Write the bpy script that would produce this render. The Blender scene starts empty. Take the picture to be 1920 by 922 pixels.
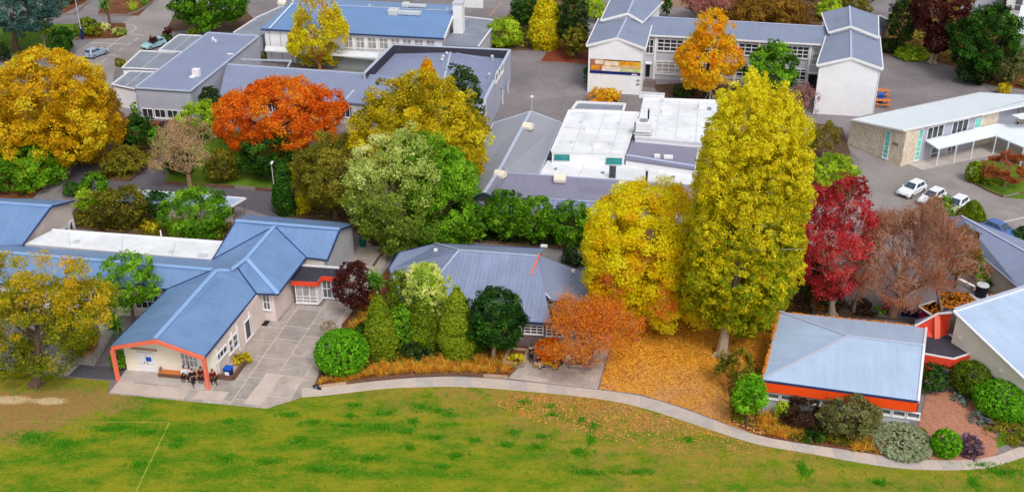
import bpy, bmesh, math, random
import numpy as np
from mathutils import Vector, Matrix

random.seed(7)
RNG = np.random.default_rng(11)
SC = bpy.context.scene
COL = SC.collection
R = math.radians

# ---------------------------------------------------------------- camera, light, exposure
CAM_H, PITCH, FOC = 58.0, R(28.0), 2092.0          # drone height (m), tilt below the horizon, focal length in photo pixels
IMG_W, IMG_H = 1920.0, 922.0
cam_d = bpy.data.cameras.new('camera')
cam = bpy.data.objects.new('camera', cam_d)
COL.objects.link(cam)
cam.location = (0, 0, CAM_H)
cam.rotation_euler = (math.pi / 2 - PITCH, 0, 0)
cam_d.sensor_fit = 'HORIZONTAL'
cam_d.sensor_width = 36.0
cam_d.lens = 36.0 * FOC / IMG_W
cam_d.clip_start = 0.5
cam_d.clip_end = 6000
SC.camera = cam

SUN_EL, SUN_AZ = R(52), R(158)                     # azimuth clockwise from +Y (the view direction)
world = bpy.data.worlds.new('World')
SC.world = world
world.use_nodes = True
wn, wl = world.node_tree.nodes, world.node_tree.links
wn.clear()
w_out = wn.new('ShaderNodeOutputWorld'); w_bg = wn.new('ShaderNodeBackground')
w_sky = wn.new('ShaderNodeTexSky'); w_hsv = wn.new('ShaderNodeHueSaturation')
w_sky.sky_type = 'NISHITA'; w_sky.sun_disc = False
w_sky.sun_elevation = SUN_EL; w_sky.sun_rotation = SUN_AZ
w_sky.air_density = 1.0; w_sky.dust_density = 3.0; w_sky.ozone_density = 1.0
w_hsv.inputs['Saturation'].default_value = 0.32     # overcast: the cloud greys the sky's blue
w_bg.inputs['Strength'].default_value = 0.15
wl.new(w_sky.outputs[0], w_hsv.inputs['Color']); wl.new(w_hsv.outputs[0], w_bg.inputs[0]); wl.new(w_bg.outputs[0], w_out.inputs[0])

sun_d = bpy.data.lights.new('sun', 'SUN')
sun_d.energy = 1.25; sun_d.angle = R(18); sun_d.color = (1.0, 0.965, 0.91)
sun = bpy.data.objects.new('sun', sun_d); COL.objects.link(sun)
_sd = Vector((math.sin(SUN_AZ) * math.cos(SUN_EL), math.cos(SUN_AZ) * math.cos(SUN_EL), math.sin(SUN_EL)))
sun.rotation_euler = _sd.to_track_quat('Z', 'Y').to_euler()
SC.view_settings.view_transform = 'Standard'
SC.view_settings.look = 'None'
SC.view_settings.exposure = 0.2
SC.view_settings.gamma = 1.0

# ---------------------------------------------------------------- survey: photo pixel <-> place
_f = np.array([0, math.cos(PITCH), -math.sin(PITCH)]); _u = np.array([0, math.sin(PITCH), math.cos(PITCH)])
def ray(px, py):
    return _f + np.array([1.0, 0, 0]) * (px - IMG_W / 2) / FOC - _u * (py - IMG_H / 2) / FOC
def P(px, py, z=0.0):
    d = ray(px, py); t = (z - CAM_H) / d[2]
    return Vector((d[0] * t, d[1] * t, z))
def proj(p):
    v = np.array([p[0], p[1], p[2] - CAM_H]); dep = v @ _f
    return (IMG_W / 2 + FOC * v[0] / dep, IMG_H / 2 - FOC * (v @ _u) / dep)
def px_per_m(p):
    return FOC / float(np.array([p[0], p[1], p[2] - CAM_H]) @ _f)
def on_wall(p0, p1, px, py):
    """where the sight line through a photo pixel meets the vertical wall p0-p1: metres along it, height"""
    d = ray(px, py); e = Vector((p1[0] - p0[0], p1[1] - p0[1])); L = e.length; e /= L
    n = (-e.y, e.x); t = (n[0] * p0[0] + n[1] * p0[1]) / (n[0] * d[0] + n[1] * d[1])
    return (d[0] * t - p0[0]) * e.x + (d[1] * t - p0[1]) * e.y, CAM_H + d[2] * t

# ---------------------------------------------------------------- objects
def tag(o, label=None, cat=None, group=None, kind=None):
    if label: o['label'] = label
    if cat: o['category'] = cat
    if group: o['group'] = group
    if kind: o['kind'] = kind
    return o
def empty(name, loc=(0, 0, 0), rz=0.0, label=None, cat=None, group=None):
    o = bpy.data.objects.new(name, None); COL.objects.link(o)
    o.location = loc; o.rotation_euler = (0, 0, rz); o.empty_display_size = 0.3
    return tag(o, label, cat, group)
def link(name, me, parent=None):
    o = bpy.data.objects.new(name, me); COL.objects.link(o)
    if parent is not None:
        o.parent = parent
        if parent.name in SITE: o.matrix_parent_inverse = Matrix.Translation(-parent.location)
    return o
SITE = set()
def place(name, loc, rz=0.0, label=None, cat=None, group=None):
    """an Empty whose parts are given in place coordinates"""
    o = empty(name, loc, 0.0, label, cat, group); SITE.add(o.name); return o
def copy_tree(o, parent=None):
    c = o.copy(); COL.objects.link(c)
    if parent is not None:
        c.parent = parent; c.matrix_parent_inverse = o.matrix_parent_inverse
    for ch in o.children: copy_tree(ch, c)
    return c

class MB:
    """collects faces; build() links them as one mesh object"""
    def __init__(s): s.v = []; s.f = []; s.mi = []; s.uv = {}
    def face(s, pts, m=0):
        b = len(s.v); s.v += [tuple(p) for p in pts]; s.f.append(list(range(b, b + len(pts)))); s.mi.append(m); return s
    def mesh(s, vs, fs, m=0):
        b = len(s.v); s.v += [tuple(p) for p in vs]
        for f in fs: s.f.append([b + i for i in f]); s.mi.append(m)
        return s
    def box(s, c, size, rz=0.0, m=0):
        hx, hy, hz = size[0] / 2, size[1] / 2, size[2] / 2; ca, sa = math.cos(rz), math.sin(rz)
        vs = []
        for z in (-hz, hz):
            for x, y in ((-hx, -hy), (hx, -hy), (hx, hy), (-hx, hy)):
                vs.append((c[0] + x * ca - y * sa, c[1] + x * sa + y * ca, c[2] + z))
        return s.mesh(vs, [(3, 2, 1, 0), (4, 5, 6, 7), (0, 1, 5, 4), (1, 2, 6, 5), (2, 3, 7, 6), (3, 0, 4, 7)], m)
    def bar(s, a, b, w, h, m=0, up=(0, 0, 1)):
        a, b = Vector(a), Vector(b); d = (b - a)
        if d.length < 1e-6: return s
        d.normalize(); upv = Vector(up)
        if abs(d.dot(upv)) > 0.98: upv = Vector((0, 1, 0))
        x = d.cross(upv).normalized(); y = x.cross(d).normalized()
        vs = []
        for p in (a, b):
            for sx, sy in ((-1, -1), (1, -1), (1, 1), (-1, 1)):
                vs.append(p + x * (sx * w / 2) + y * (sy * h / 2))
        return s.mesh(vs, [(0, 1, 2, 3), (7, 6, 5, 4), (0, 4, 5, 1), (1, 5, 6, 2), (2, 6, 7, 3), (3, 7, 4, 0)], m)
    def tube(s, a, b, r0, r1=None, n=8, m=0, caps=True):
        r1 = r0 if r1 is None else r1; a, b = Vector(a), Vector(b); d = (b - a).normalized()
        ref = Vector((0, 0, 1)) if abs(d.z) < 0.9 else Vector((1, 0, 0))
        x = d.cross(ref).normalized(); y = d.cross(x)
        vs = []
        for p, r in ((a, r0), (b, r1)):
            for i in range(n):
                t = 2 * math.pi * i / n; vs.append(p + x * (r * math.cos(t)) + y * (r * math.sin(t)))
        fs = [(i, (i + 1) % n, n + (i + 1) % n, n + i) for i in range(n)]
        if caps: fs += [tuple(range(n - 1, -1, -1)), tuple(range(n, 2 * n))]
        return s.mesh(vs, fs, m)
    def ball(s, c, r, n=8, k=5, m=0, sz=(1, 1, 1)):
        vs = [(c[0], c[1], c[2] - r * sz[2])]
        for j in range(1, k):
            t = -math.pi / 2 + math.pi * j / k
            for i in range(n):
                a = 2 * math.pi * i / n
                vs.append((c[0] + r * sz[0] * math.cos(t) * math.cos(a), c[1] + r * sz[1] * math.cos(t) * math.sin(a), c[2] + r * sz[2] * math.sin(t)))
        vs.append((c[0], c[1], c[2] + r * sz[2])); e = len(vs) - 1
        fs = [(0, 1 + (i + 1) % n, 1 + i) for i in range(n)]
        for j in range(k - 2):
            o = 1 + j * n
            fs += [(o + i, o + (i + 1) % n, o + n + (i + 1) % n, o + n + i) for i in range(n)]
        o = 1 + (k - 2) * n
        fs += [(o + i, o + (i + 1) % n, e) for i in range(n)]
        return s.mesh(vs, fs, m)
    def prism(s, pts, z0, z1, m=0, top=None):
        """upright prism on an xy polygon"""
        n = len(pts)
        area = sum(pts[i][0] * pts[(i + 1) % n][1] - pts[(i + 1) % n][0] * pts[i][1] for i in range(n))
        if area < 0: pts = list(reversed(pts))
        vs = [(p[0], p[1], z0) for p in pts] + [(p[0], p[1], z1) for p in pts]
        s.mesh(vs, [(i, (i + 1) % n, n + (i + 1) % n, n + i) for i in range(n)], m)
        s.mesh(vs, [tuple(range(n - 1, -1, -1))], m)
        return s.mesh(vs, [tuple(range(n, 2 * n))], m if top is None else top)
    def build(s, name, mats, parent=None, smooth=False, bevel=0.0, weld=False):
        me = bpy.data.meshes.new(name); me.from_pydata(s.v, [], s.f)
        if not isinstance(mats, (list, tuple)): mats = [mats]
        for m in mats: me.materials.append(m)
        me.polygons.foreach_set('material_index', s.mi)
        if smooth: me.polygons.foreach_set('use_smooth', [True] * len(s.f))
        if bevel or weld:
            bm = bmesh.new(); bm.from_mesh(me); bmesh.ops.remove_doubles(bm, verts=bm.verts, dist=1e-4)
            if bevel:
                es = [e for e in bm.edges if len(e.link_faces) == 2 and e.calc_face_angle(0) > 0.5]
                bmesh.ops.bevel(bm, geom=es, offset=bevel, segments=1, affect='EDGES', profile=0.5)
            bm.to_mesh(me); bm.free()
        me.update()
        return link(name, me, parent)

# ---------------------------------------------------------------- materials
MATS = {}
def lin(c):
    """sRGB 0-255 -> linear"""
    return tuple(((v / 255) / 12.92 if v / 255 <= 0.04045 else ((v / 255 + 0.055) / 1.055) ** 2.4) for v in c)
def mat(name, col, rough=0.8, metal=0.0, var=0.12, scale=1.5, bump=0.0, bscale=20.0, spec=0.3, var2=0.0, scale2=0.25, crack=None):
    """plain surface: base colour with fine and broad procedural variation, optional bump"""
    if name in MATS: return MATS[name]
    m = bpy.data.materials.new(name); m.use_nodes = True; nt = m.node_tree; n, l = nt.nodes, nt.links
    b = n['Principled BSDF']; b.inputs['Roughness'].default_value = rough; b.inputs['Metallic'].default_value = metal
    b.inputs['Specular IOR Level'].default_value = spec
    tc = n.new('ShaderNodeTexCoord')
    nz = n.new('ShaderNodeTexNoise'); nz.inputs['Scale'].default_value = scale; nz.inputs['Detail'].default_value = 5; nz.inputs['Roughness'].default_value = 0.62
    l.new(tc.outputs['Object'], nz.inputs['Vector'])
    mx = n.new('ShaderNodeMix'); mx.data_type = 'RGBA'
    mx.inputs['A'].default_value = (*[max(0, c * (1 - var)) for c in col], 1)
    mx.inputs['B'].default_value = (*[min(1, c * (1 + var)) for c in col], 1)
    mr = n.new('ShaderNodeMapRange'); mr.inputs['From Min'].default_value = 0.3; mr.inputs['From Max'].default_value = 0.7
    l.new(nz.outputs['Fac'], mr.inputs['Value']); l.new(mr.outputs[0], mx.inputs['Factor'])
    out = mx.outputs['Result']
    if var2:
        nz2 = n.new('ShaderNodeTexNoise'); nz2.inputs['Scale'].default_value = scale2; nz2.inputs['Detail'].default_value = 4
        l.new(tc.outputs['Object'], nz2.inputs['Vector'])
        mr2 = n.new('ShaderNodeMapRange'); mr2.inputs['From Min'].default_value = 0.35; mr2.inputs['From Max'].default_value = 0.65
        mr2.inputs['To Min'].default_value = 1 - var2; mr2.inputs['To Max'].default_value = 1 + var2
        l.new(nz2.outputs['Fac'], mr2.inputs['Value'])
        ml = n.new('ShaderNodeMix'); ml.data_type = 'RGBA'; ml.blend_type = 'MULTIPLY'; ml.inputs['Factor'].default_value = 1
        l.new(out, ml.inputs['A']); l.new(mr2.outputs[0], ml.inputs['B']); out = ml.outputs['Result']
    if crack:                                                        # thin wandering cracks and patch seams: (cells per metre, width, tone)
        nw = n.new('ShaderNodeTexNoise'); nw.inputs['Scale'].default_value = crack[0] * 2.2; nw.inputs['Detail'].default_value = 4; l.new(tc.outputs['Object'], nw.inputs['Vector'])
        sc_ = n.new('ShaderNodeVectorMath'); sc_.operation = 'MULTIPLY_ADD'; sc_.inputs[1].default_value = (1.1 / crack[0] * .5,) * 3; l.new(nw.outputs['Color'], sc_.inputs[0]); l.new(tc.outputs['Object'], sc_.inputs[2])
        vo = n.new('ShaderNodeTexVoronoi'); vo.feature = 'DISTANCE_TO_EDGE'; vo.inputs['Scale'].default_value = crack[0]; l.new(sc_.outputs[0], vo.inputs['Vector'])
        lt = n.new('ShaderNodeMapRange'); lt.inputs['From Min'].default_value = 0; lt.inputs['From Max'].default_value = crack[1]; lt.inputs['To Min'].default_value = crack[2]; lt.inputs['To Max'].default_value = 1; l.new(vo.outputs['Distance'], lt.inputs['Value'])
        v2 = n.new('ShaderNodeTexVoronoi'); v2.inputs['Scale'].default_value = crack[0] * .8; l.new(sc_.outputs[0], v2.inputs['Vector']); s2 = n.new('ShaderNodeSeparateColor'); l.new(v2.outputs['Color'], s2.inputs[0])
        r2 = n.new('ShaderNodeMapRange'); r2.inputs['To Min'].default_value = .93; r2.inputs['To Max'].default_value = 1.07; l.new(s2.outputs[0], r2.inputs['Value'])
        m2 = n.new('ShaderNodeMath'); m2.operation = 'MULTIPLY'; l.new(lt.outputs[0], m2.inputs[0]); l.new(r2.outputs[0], m2.inputs[1])
        ml2 = n.new('ShaderNodeMix'); ml2.data_type = 'RGBA'; ml2.blend_type = 'MULTIPLY'; ml2.inputs['Factor'].default_value = 1; l.new(out, ml2.inputs['A']); l.new(m2.outputs[0], ml2.inputs['B']); out = ml2.outputs['Result']
    l.new(out, b.inputs['Base Color'])
    if bump:
        nb = n.new('ShaderNodeTexNoise'); nb.inputs['Scale'].default_value = bscale; nb.inputs['Detail'].default_value = 3
        l.new(tc.outputs['Object'], nb.inputs['Vector'])
        bp = n.new('ShaderNodeBump'); bp.inputs['Strength'].default_value = bump; bp.inputs['Distance'].default_value = 0.05
        l.new(nb.outputs['Fac'], bp.inputs['Height']); l.new(bp.outputs[0], b.inputs['Normal'])
    MATS[name] = m; return m

def roof_mat(name, col, rib=0.4, depth=0.6, rough=0.5, spec=0.4, streak=0.10, gap=0.0):
    """sheet-metal roof: ribs run down the slope (UV x across, y down, in metres), faint weather streaks and lap lines"""
    m = bpy.data.materials.new(name); m.use_nodes = True; nt = m.node_tree; n, l = nt.nodes, nt.links
    b = n['Principled BSDF']; b.inputs['Roughness'].default_value = rough; b.inputs['Specular IOR Level'].default_value = spec
    uv = n.new('ShaderNodeUVMap'); sep = n.new('ShaderNodeSeparateXYZ'); l.new(uv.outputs[0], sep.inputs[0])
    mul = n.new('ShaderNodeMath'); mul.operation = 'MULTIPLY'; mul.inputs[1].default_value = 2 * math.pi / rib; l.new(sep.outputs[0], mul.inputs[0])
    sn = n.new('ShaderNodeMath'); sn.operation = 'SINE'; l.new(mul.outputs[0], sn.inputs[0])
    bp = n.new('ShaderNodeBump'); bp.inputs['Strength'].default_value = depth; bp.inputs['Distance'].default_value = 0.03
    l.new(sn.outputs[0], bp.inputs['Height']); l.new(bp.outputs[0], b.inputs['Normal'])
    # streaks: noise stretched down the slope
    mp = n.new('ShaderNodeMapping'); mp.inputs['Scale'].default_value = (1.6, 0.16, 1); l.new(uv.outputs[0], mp.inputs['Vector'])
    nz = n.new('ShaderNodeTexNoise'); nz.inputs['Scale'].default_value = 1.0; nz.inputs['Detail'].default_value = 6; nz.inputs['Roughness'].default_value = 0.65
    l.new(mp.outputs[0], nz.inputs['Vector'])
    tc = n.new('ShaderNodeTexCoord'); n2 = n.new('ShaderNodeTexNoise'); n2.inputs['Scale'].default_value = 0.35; n2.inputs['Detail'].default_value = 5
    l.new(tc.outputs['Object'], n2.inputs['Vector'])
    n3 = n.new('ShaderNodeTexNoise'); n3.inputs['Scale'].default_value = 9; n3.inputs['Detail'].default_value = 3
    l.new(tc.outputs['Object'], n3.inputs['Vector'])
    a1 = n.new('ShaderNodeMath'); a1.operation = 'ADD'; l.new(nz.outputs['Fac'], a1.inputs[0]); l.new(n2.outputs['Fac'], a1.inputs[1])
    a2 = n.new('ShaderNodeMath'); a2.operation = 'ADD'; l.new(a1.outputs[0], a2.inputs[0]); l.new(n3.outputs['Fac'], a2.inputs[1])
    mr = n.new('ShaderNodeMapRange'); mr.inputs['From Min'].default_value = 1.1; mr.inputs['From Max'].default_value = 1.9
    l.new(a2.outputs[0], mr.inputs['Value'])
    mx = n.new('ShaderNodeMix'); mx.data_type = 'RGBA'
    mx.inputs['A'].default_value = (*[c * (1 - streak * 1.5) for c in col], 1); mx.inputs['B'].default_value = (*[min(1, c * (1 + streak)) for c in col], 1)
    l.new(mr.outputs[0], mx.inputs['Factor'])
    # lap joint every 5.4 m down the slope
    md = n.new('ShaderNodeMath'); md.operation = 'PINGPONG'; md.inputs[1].default_value = 2.7; l.new(sep.outputs[1], md.inputs[0])
    lt = n.new('ShaderNodeMath'); lt.operation = 'LESS_THAN'; lt.inputs[1].default_value = 0.04; l.new(md.outputs[0], lt.inputs[0])
    sc = n.new('ShaderNodeMath'); sc.operation = 'MULTIPLY'; sc.inputs[1].default_value = 0.35; l.new(lt.outputs[0], sc.inputs[0])
    mx2 = n.new('ShaderNodeMix'); mx2.data_type = 'RGBA'; mx2.inputs['B'].default_value = (*[c * 0.7 for c in col], 1)
    l.new(mx.outputs['Result'], mx2.inputs['A']); l.new(sc.outputs[0], mx2.inputs['Factor'])
    l.new(mx2.outputs['Result'], b.inputs['Base Color'])
    MATS[name] = m; return m

def glass_mat(name, col, rough=0.12):
    m = bpy.data.materials.new(name); m.use_nodes = True; b = m.node_tree.nodes['Principled BSDF']
    b.inputs['Base Color'].default_value = (*col, 1); b.inputs['Roughness'].default_value = rough; b.inputs['Specular IOR Level'].default_value = 0.6
    n, l = m.node_tree.nodes, m.node_tree.links
    tc = n.new('ShaderNodeTexCoord'); nz = n.new('ShaderNodeTexNoise'); nz.inputs['Scale'].default_value = 1.1; nz.inputs['Detail'].default_value = 2
    l.new(tc.outputs['Object'], nz.inputs['Vector'])
    mx = n.new('ShaderNodeMix'); mx.data_type = 'RGBA'; mx.inputs['A'].default_value = (*[c * 0.4 for c in col], 1); mx.inputs['B'].default_value = (*[min(1, c * 1.6) for c in col], 1)
    l.new(nz.outputs['Fac'], mx.inputs['Factor']); l.new(mx.outputs['Result'], b.inputs['Base Color'])
    MATS[name] = m; return m

def leaf_mat(name, cols):
    """foliage: colour of each leaf comes from its own 'tint' value along a ramp of leaf colours"""
    key = 'leaf_' + name
    if key in MATS: return MATS[key]
    m = bpy.data.materials.new(key); m.use_nodes = True; nt = m.node_tree; n, l = nt.nodes, nt.links
    b = n['Principled BSDF']; b.inputs['Roughness'].default_value = 0.62; b.inputs['Specular IOR Level'].default_value = 0.25
    at = n.new('ShaderNodeAttribute'); at.attribute_name = 'tint'
    cr = n.new('ShaderNodeValToRGB'); e = cr.color_ramp.elements
    while len(e) < len(cols): e.new(0.5)
    for i, c in enumerate(cols):
        e[i].position = i / (len(cols) - 1); e[i].color = (*[min(.88, v * 1.42) for v in lin(c)], 1)
    l.new(at.outputs['Fac'], cr.inputs[0]); l.new(cr.outputs[0], b.inputs['Base Color'])
    tr = n.new('ShaderNodeBsdfTranslucent'); l.new(cr.outputs[0], tr.inputs['Color'])
    ms = n.new('ShaderNodeMixShader'); ms.inputs[0].default_value = 0.52
    l.new(b.outputs[0], ms.inputs[1]); l.new(tr.outputs[0], ms.inputs[2])
    l.new(ms.outputs[0], n['Material Output'].inputs['Surface'])
    MATS[key] = m; return m
# ---------------------------------------------------------------- building helpers
def slab(name, faces, m, parent=None, t=0.14, uvdir=None):
    """roof or sheet: polygons in space thickened downwards, UVs in metres across / down each slope"""
    bm = bmesh.new(); vm = {}
    def gv(p, dz=0.0):
        k = (round(p[0], 2), round(p[1], 2), round(p[2] + dz, 2), dz != 0)
        if k not in vm: vm[k] = bm.verts.new((p[0], p[1], p[2] + dz))
        return vm[k]
    uvl = bm.loops.layers.uv.new('UVMap')
    edges = {}
    for pts in faces:
        pts = [Vector(p) for p in pts]
        nrm = Vector((0, 0, 0))
        for i in range(len(pts)): nrm += (pts[i] - pts[0]).cross(pts[(i + 1) % len(pts)] - pts[0])
        if nrm.z < 0: pts.reverse(); nrm = -nrm
        nrm.normalize()
        dn = Vector((nrm.x, nrm.y, 0))
        if uvdir is not None: dn = Vector((uvdir[0], uvdir[1], 0))
        elif dn.length < 0.05:
            e = max(((pts[(i + 1) % len(pts)] - pts[i]) for i in range(len(pts))), key=lambda q: q.length); dn = Vector((-e.y, e.x, 0))
        dn.normalize(); ac = Vector((-dn.y, dn.x, 0))
        vs = [gv(p) for p in pts]
        try: f = bm.faces.new(vs); f.normal_update()
        except ValueError: continue
        for lp in f.loops: lp[uvl].uv = (lp.vert.co.dot(ac), lp.vert.co.dot(dn))
        try: bm.faces.new([gv(p, -t) for p in reversed(pts)])
        except ValueError: pass
        for i in range(len(pts)):
            a, b = pts[i], pts[(i + 1) % len(pts)]
            ka, kb = gv(a), gv(b); key = frozenset((ka, kb)); edges.setdefault(key, []).append((a, b))
    for key, es in edges.items():
        if len(es) == 1:
            a, b = es[0]
            try: bm.faces.new([gv(b), gv(a), gv(a, -t), gv(b, -t)])
            except ValueError: pass
    bmesh.ops.recalc_face_normals(bm, faces=bm.faces)
    me = bpy.data.meshes.new(name); bm.to_mesh(me); bm.free(); me.materials.append(m)
    return link(name, me, parent)
def caps(name, lines, m, parent=None, w=0.28, h=0.07, dz=0.05):
    """ridge caps, gutters and barge boards along roof lines"""
    for a, b in lines:
        mb = MB(); mb.bar(Vector(a) + Vector((0, 0, dz)), Vector(b) + Vector((0, 0, dz)), w, h); mb.build(name, m, parent)
def inset(pts, d):
    """shrink an xy polygon"""
    n = len(pts); ar = sum(pts[i][0] * pts[(i + 1) % n][1] - pts[(i + 1) % n][0] * pts[i][1] for i in range(n)); s = 1 if ar > 0 else -1
    out = []
    for i in range(n):
        a, b, c = Vector(pts[i - 1][:2]), Vector(pts[i][:2]), Vector(pts[(i + 1) % n][:2])
        e1, e2 = (b - a).normalized(), (c - b).normalized()
        n1, n2 = Vector((-e1.y, e1.x)) * s, Vector((-e2.y, e2.x)) * s
        k = n1 + n2; den = max(0.35, k.length_squared / 2)
        out.append(b + k * (d / den))
    return out
def walls(name, pts, z0, z1, m, parent=None):
    z1s = z1 if isinstance(z1, (list, tuple)) else [z1] * len(pts)
    mb = MB(); n = len(pts)
    ar = sum(pts[i][0] * pts[(i + 1) % n][1] - pts[(i + 1) % n][0] * pts[i][1] for i in range(n))
    q = list(zip(pts, z1s))
    if ar < 0: q.reverse()
    vs = [(p[0], p[1], z0) for p, z in q] + [(p[0], p[1], z) for p, z in q]
    mb.mesh(vs, [(i, (i + 1) % n, n + (i + 1) % n, n + i) for i in range(n)] + [tuple(range(n, 2 * n)), tuple(range(n - 1, -1, -1))])
    return mb.build(name, m, parent)
def plate(name, pts3, thick, m, parent=None):
    """upright panel given by its outline in space, thickened away from the camera (+normal away)"""
    pts3 = [Vector(p) for p in pts3]; nrm = Vector((0, 0, 0))
    for i in range(len(pts3)): nrm += (pts3[i] - pts3[0]).cross(pts3[(i + 1) % len(pts3)] - pts3[0])
    nrm.normalize()
    if nrm.y > 0: pts3.reverse(); nrm = -nrm
    n = len(pts3); vs = pts3 + [p - nrm * thick for p in pts3]
    mb = MB(); mb.mesh(vs, [tuple(range(n)), tuple(range(2 * n - 1, n - 1, -1))] + [(i, n + i, n + (i + 1) % n, (i + 1) % n) for i in range(n)])
    return mb.build(name, m, parent)
def win(parent, p0, p1, u0, u1, z0, z1, cols=2, rows=2, fm=None, gm=None, fw=0.09, name='window', proud=0.06, rowz=None):
    """window on the wall p0-p1 (seen from outside p0 is left): frame with mullions, dark pane set back in it"""
    fm = fm or MATS['white_paint']; gm = gm or MATS['dark_glass']
    e = Vector((p1[0] - p0[0], p1[1] - p0[1], 0)).normalized(); o = Vector((e.y, -e.x, 0)); b = Vector((p0[0], p0[1], 0))
    if u1 < u0: u0, u1 = u1, u0
    if z1 < z0: z0, z1 = z1, z0
    def pt(u, z, d): return b + e * u + o * d + Vector((0, 0, z))
    fr = MB()
    dp = proud + 0.05
    for z in (z0, z1): fr.bar(pt(u0 - fw / 2, z, proud / 2), pt(u1 + fw / 2, z, proud / 2), dp, fw)
    for u in (u0, u1): fr.bar(pt(u, z0 + fw / 2, proud / 2), pt(u, z1 - fw / 2, proud / 2), fw, dp, up=o)
    for i in range(1, cols):
        u = u0 + (u1 - u0) * i / cols; fr.bar(pt(u, z0 + fw / 2, proud / 2 - .005), pt(u, z1 - fw / 2, proud / 2 - .005), fw * .8, dp * .8, up=o)
    rz_ = rowz if rowz else [i / rows for i in range(1, rows)]
    for r_ in rz_:
        z = z0 + (z1 - z0) * r_; fr.bar(pt(u0 + fw / 2, z, proud / 2 - .01), pt(u1 - fw / 2, z, proud / 2 - .01), dp * .6, fw * .8)
    f = fr.build(name, fm, parent)
    g = MB(); q = [pt(u0, z0, 0.012), pt(u1, z0, 0.012), pt(u1, z1, 0.012), pt(u0, z1, 0.012)]
    g.mesh(q + [p - o * 0.03 for p in q], [(0, 1, 2, 3), (7, 6, 5, 4), (0, 4, 5, 1), (2, 6, 7, 3), (1, 5, 6, 2), (3, 7, 4, 0)])
    g.build('pane', gm, f)
    sb = MB(); sb.bar(pt(u0 - .12, z0 - fw * .9, proud * .8), pt(u1 + .12, z0 - fw * .9, proud * .8), .16, .06); sb.build('sill', fm, f)
    return f
def win_px(parent, p0, p1, a, b, cols=2, rows=2, **k):
    u0, z1 = on_wall(p0, p1, *a); u1, z0 = on_wall(p0, p1, *b)
    return win(parent, p0, p1, u0, u1, z0, z1, cols, rows, **k)
def wall_bar(parent, name, p0, p1, u0, u1, z0, z1, m, proud=0.05):
    """flat board on a wall (door, pier, fascia, board)"""
    e = Vector((p1[0] - p0[0], p1[1] - p0[1], 0)).normalized(); o = Vector((e.y, -e.x, 0)); b = Vector((p0[0], p0[1], 0))
    q = [b + e * u + o * proud + Vector((0, 0, z)) for u, z in ((u0, z0), (u1, z0), (u1, z1), (u0, z1))]
    mb = MB(); mb.mesh(q + [p - o * (proud + .03) for p in q], [(0, 1, 2, 3), (7, 6, 5, 4), (0, 4, 5, 1), (2, 6, 7, 3), (1, 5, 6, 2), (3, 7, 4, 0)])
    return mb.build(name, m, parent)
def sheet(name, pts, z, m, kind='structure', t=0.0, parent=None):
    """flat ground sheet (or low slab if t > 0) on an xy polygon"""
    pts = [Vector((p[0], p[1])) for p in pts]; n = len(pts)
    ar = sum(pts[i].x * pts[(i + 1) % n].y - pts[(i + 1) % n].x * pts[i].y for i in range(n))
    if ar < 0: pts.reverse()
    bm = bmesh.new(); vs = [bm.verts.new((p.x, p.y, z)) for p in pts]; f = bm.faces.new(vs); f.normal_update()
    if t:
        lo = [bm.verts.new((p.x, p.y, z - t)) for p in pts]
        for i in range(n): bm.faces.new((lo[i], lo[(i + 1) % n], vs[(i + 1) % n], vs[i]))
    bmesh.ops.triangulate(bm, faces=[f])
    me = bpy.data.meshes.new(name); bm.to_mesh(me); bm.free(); me.materials.append(m)
    o = link(name, me, parent)
    if kind and parent is None: o['kind'] = kind
    return o
def pxs(lst, z=0.0): return [P(x, y, z) for x, y in lst]
def xy(p): return Vector((p[0], p[1]))
def lerp(a, b, t): return a + (b - a) * t

# ---------------------------------------------------------------- materials of the place
mat('asphalt', lin((132, 125, 127)), .92, var=.10, scale=2.5, bump=.35, bscale=60, spec=.15, var2=.17, scale2=.10, crack=(.14, .03, .87))
mat('asphalt_dark', lin((98, 95, 102)), .92, var=.10, scale=2.5, bump=.35, bscale=60, spec=.15, var2=.10, scale2=.12)
mat('asphalt_pale', lin((148, 141, 139)), .92, var=.08, scale=2.5, bump=.3, bscale=60, spec=.15, var2=.13, scale2=.15, crack=(.16, .025, .88))
mat('concrete', lin((184, 174, 168)), .9, var=.08, scale=1.6, bump=.2, bscale=35, spec=.2, var2=.07, scale2=.4)
mat('concrete_warm', lin((196, 180, 170)), .9, var=.07, scale=1.6, bump=.2, bscale=35, spec=.2, var2=.07, scale2=.5)
for i, c in enumerate(((164, 152, 144), (172, 159, 150), (154, 144, 138), (180, 167, 157), (164, 154, 149))):
    mat('paving_%d' % i, lin(c), .9, var=.13, scale=1.1, bump=.25, bscale=30, spec=.2, var2=.13, scale2=.35, crack=(.42, .03, 1.22))
mat('joint', lin((196, 184, 174)), .95, var=.10)
mat('mulch', lin((112, 70, 48)), .95, var=.35, scale=5, bump=.8, bscale=14, spec=.1, var2=.2, scale2=.5)
mat('bark_red', lin((130, 66, 48)), .95, var=.3, scale=5, bump=.8, bscale=14, spec=.1)
mat('soil', lin((98, 78, 62)), .95, var=.3, scale=3, bump=.8, bscale=10, spec=.1)
mat('grass_far', lin((92, 122, 34)), .95, var=.25, scale=2.5, bump=.6, bscale=25, spec=.1, var2=.15, scale2=.4)
mat('timber', lin((112, 82, 66)), .85, var=.25, scale=4, bump=.3, spec=.2)
mat('timber_pale', lin((178, 150, 128)), .85, var=.2, scale=4, bump=.3, spec=.2)
mat('timber_grey', lin((138, 128, 124)), .85, var=.2, scale=4, bump=.3, spec=.2)
mat('timber_orange', lin((205, 120, 60)), .7, var=.15, scale=4, bump=.2)
mat('timber_yellow', lin((225, 165, 30)), .7, var=.15, scale=4, bump=.2)
mat('white_paint', lin((232, 230, 232)), .55, var=.03)
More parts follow.
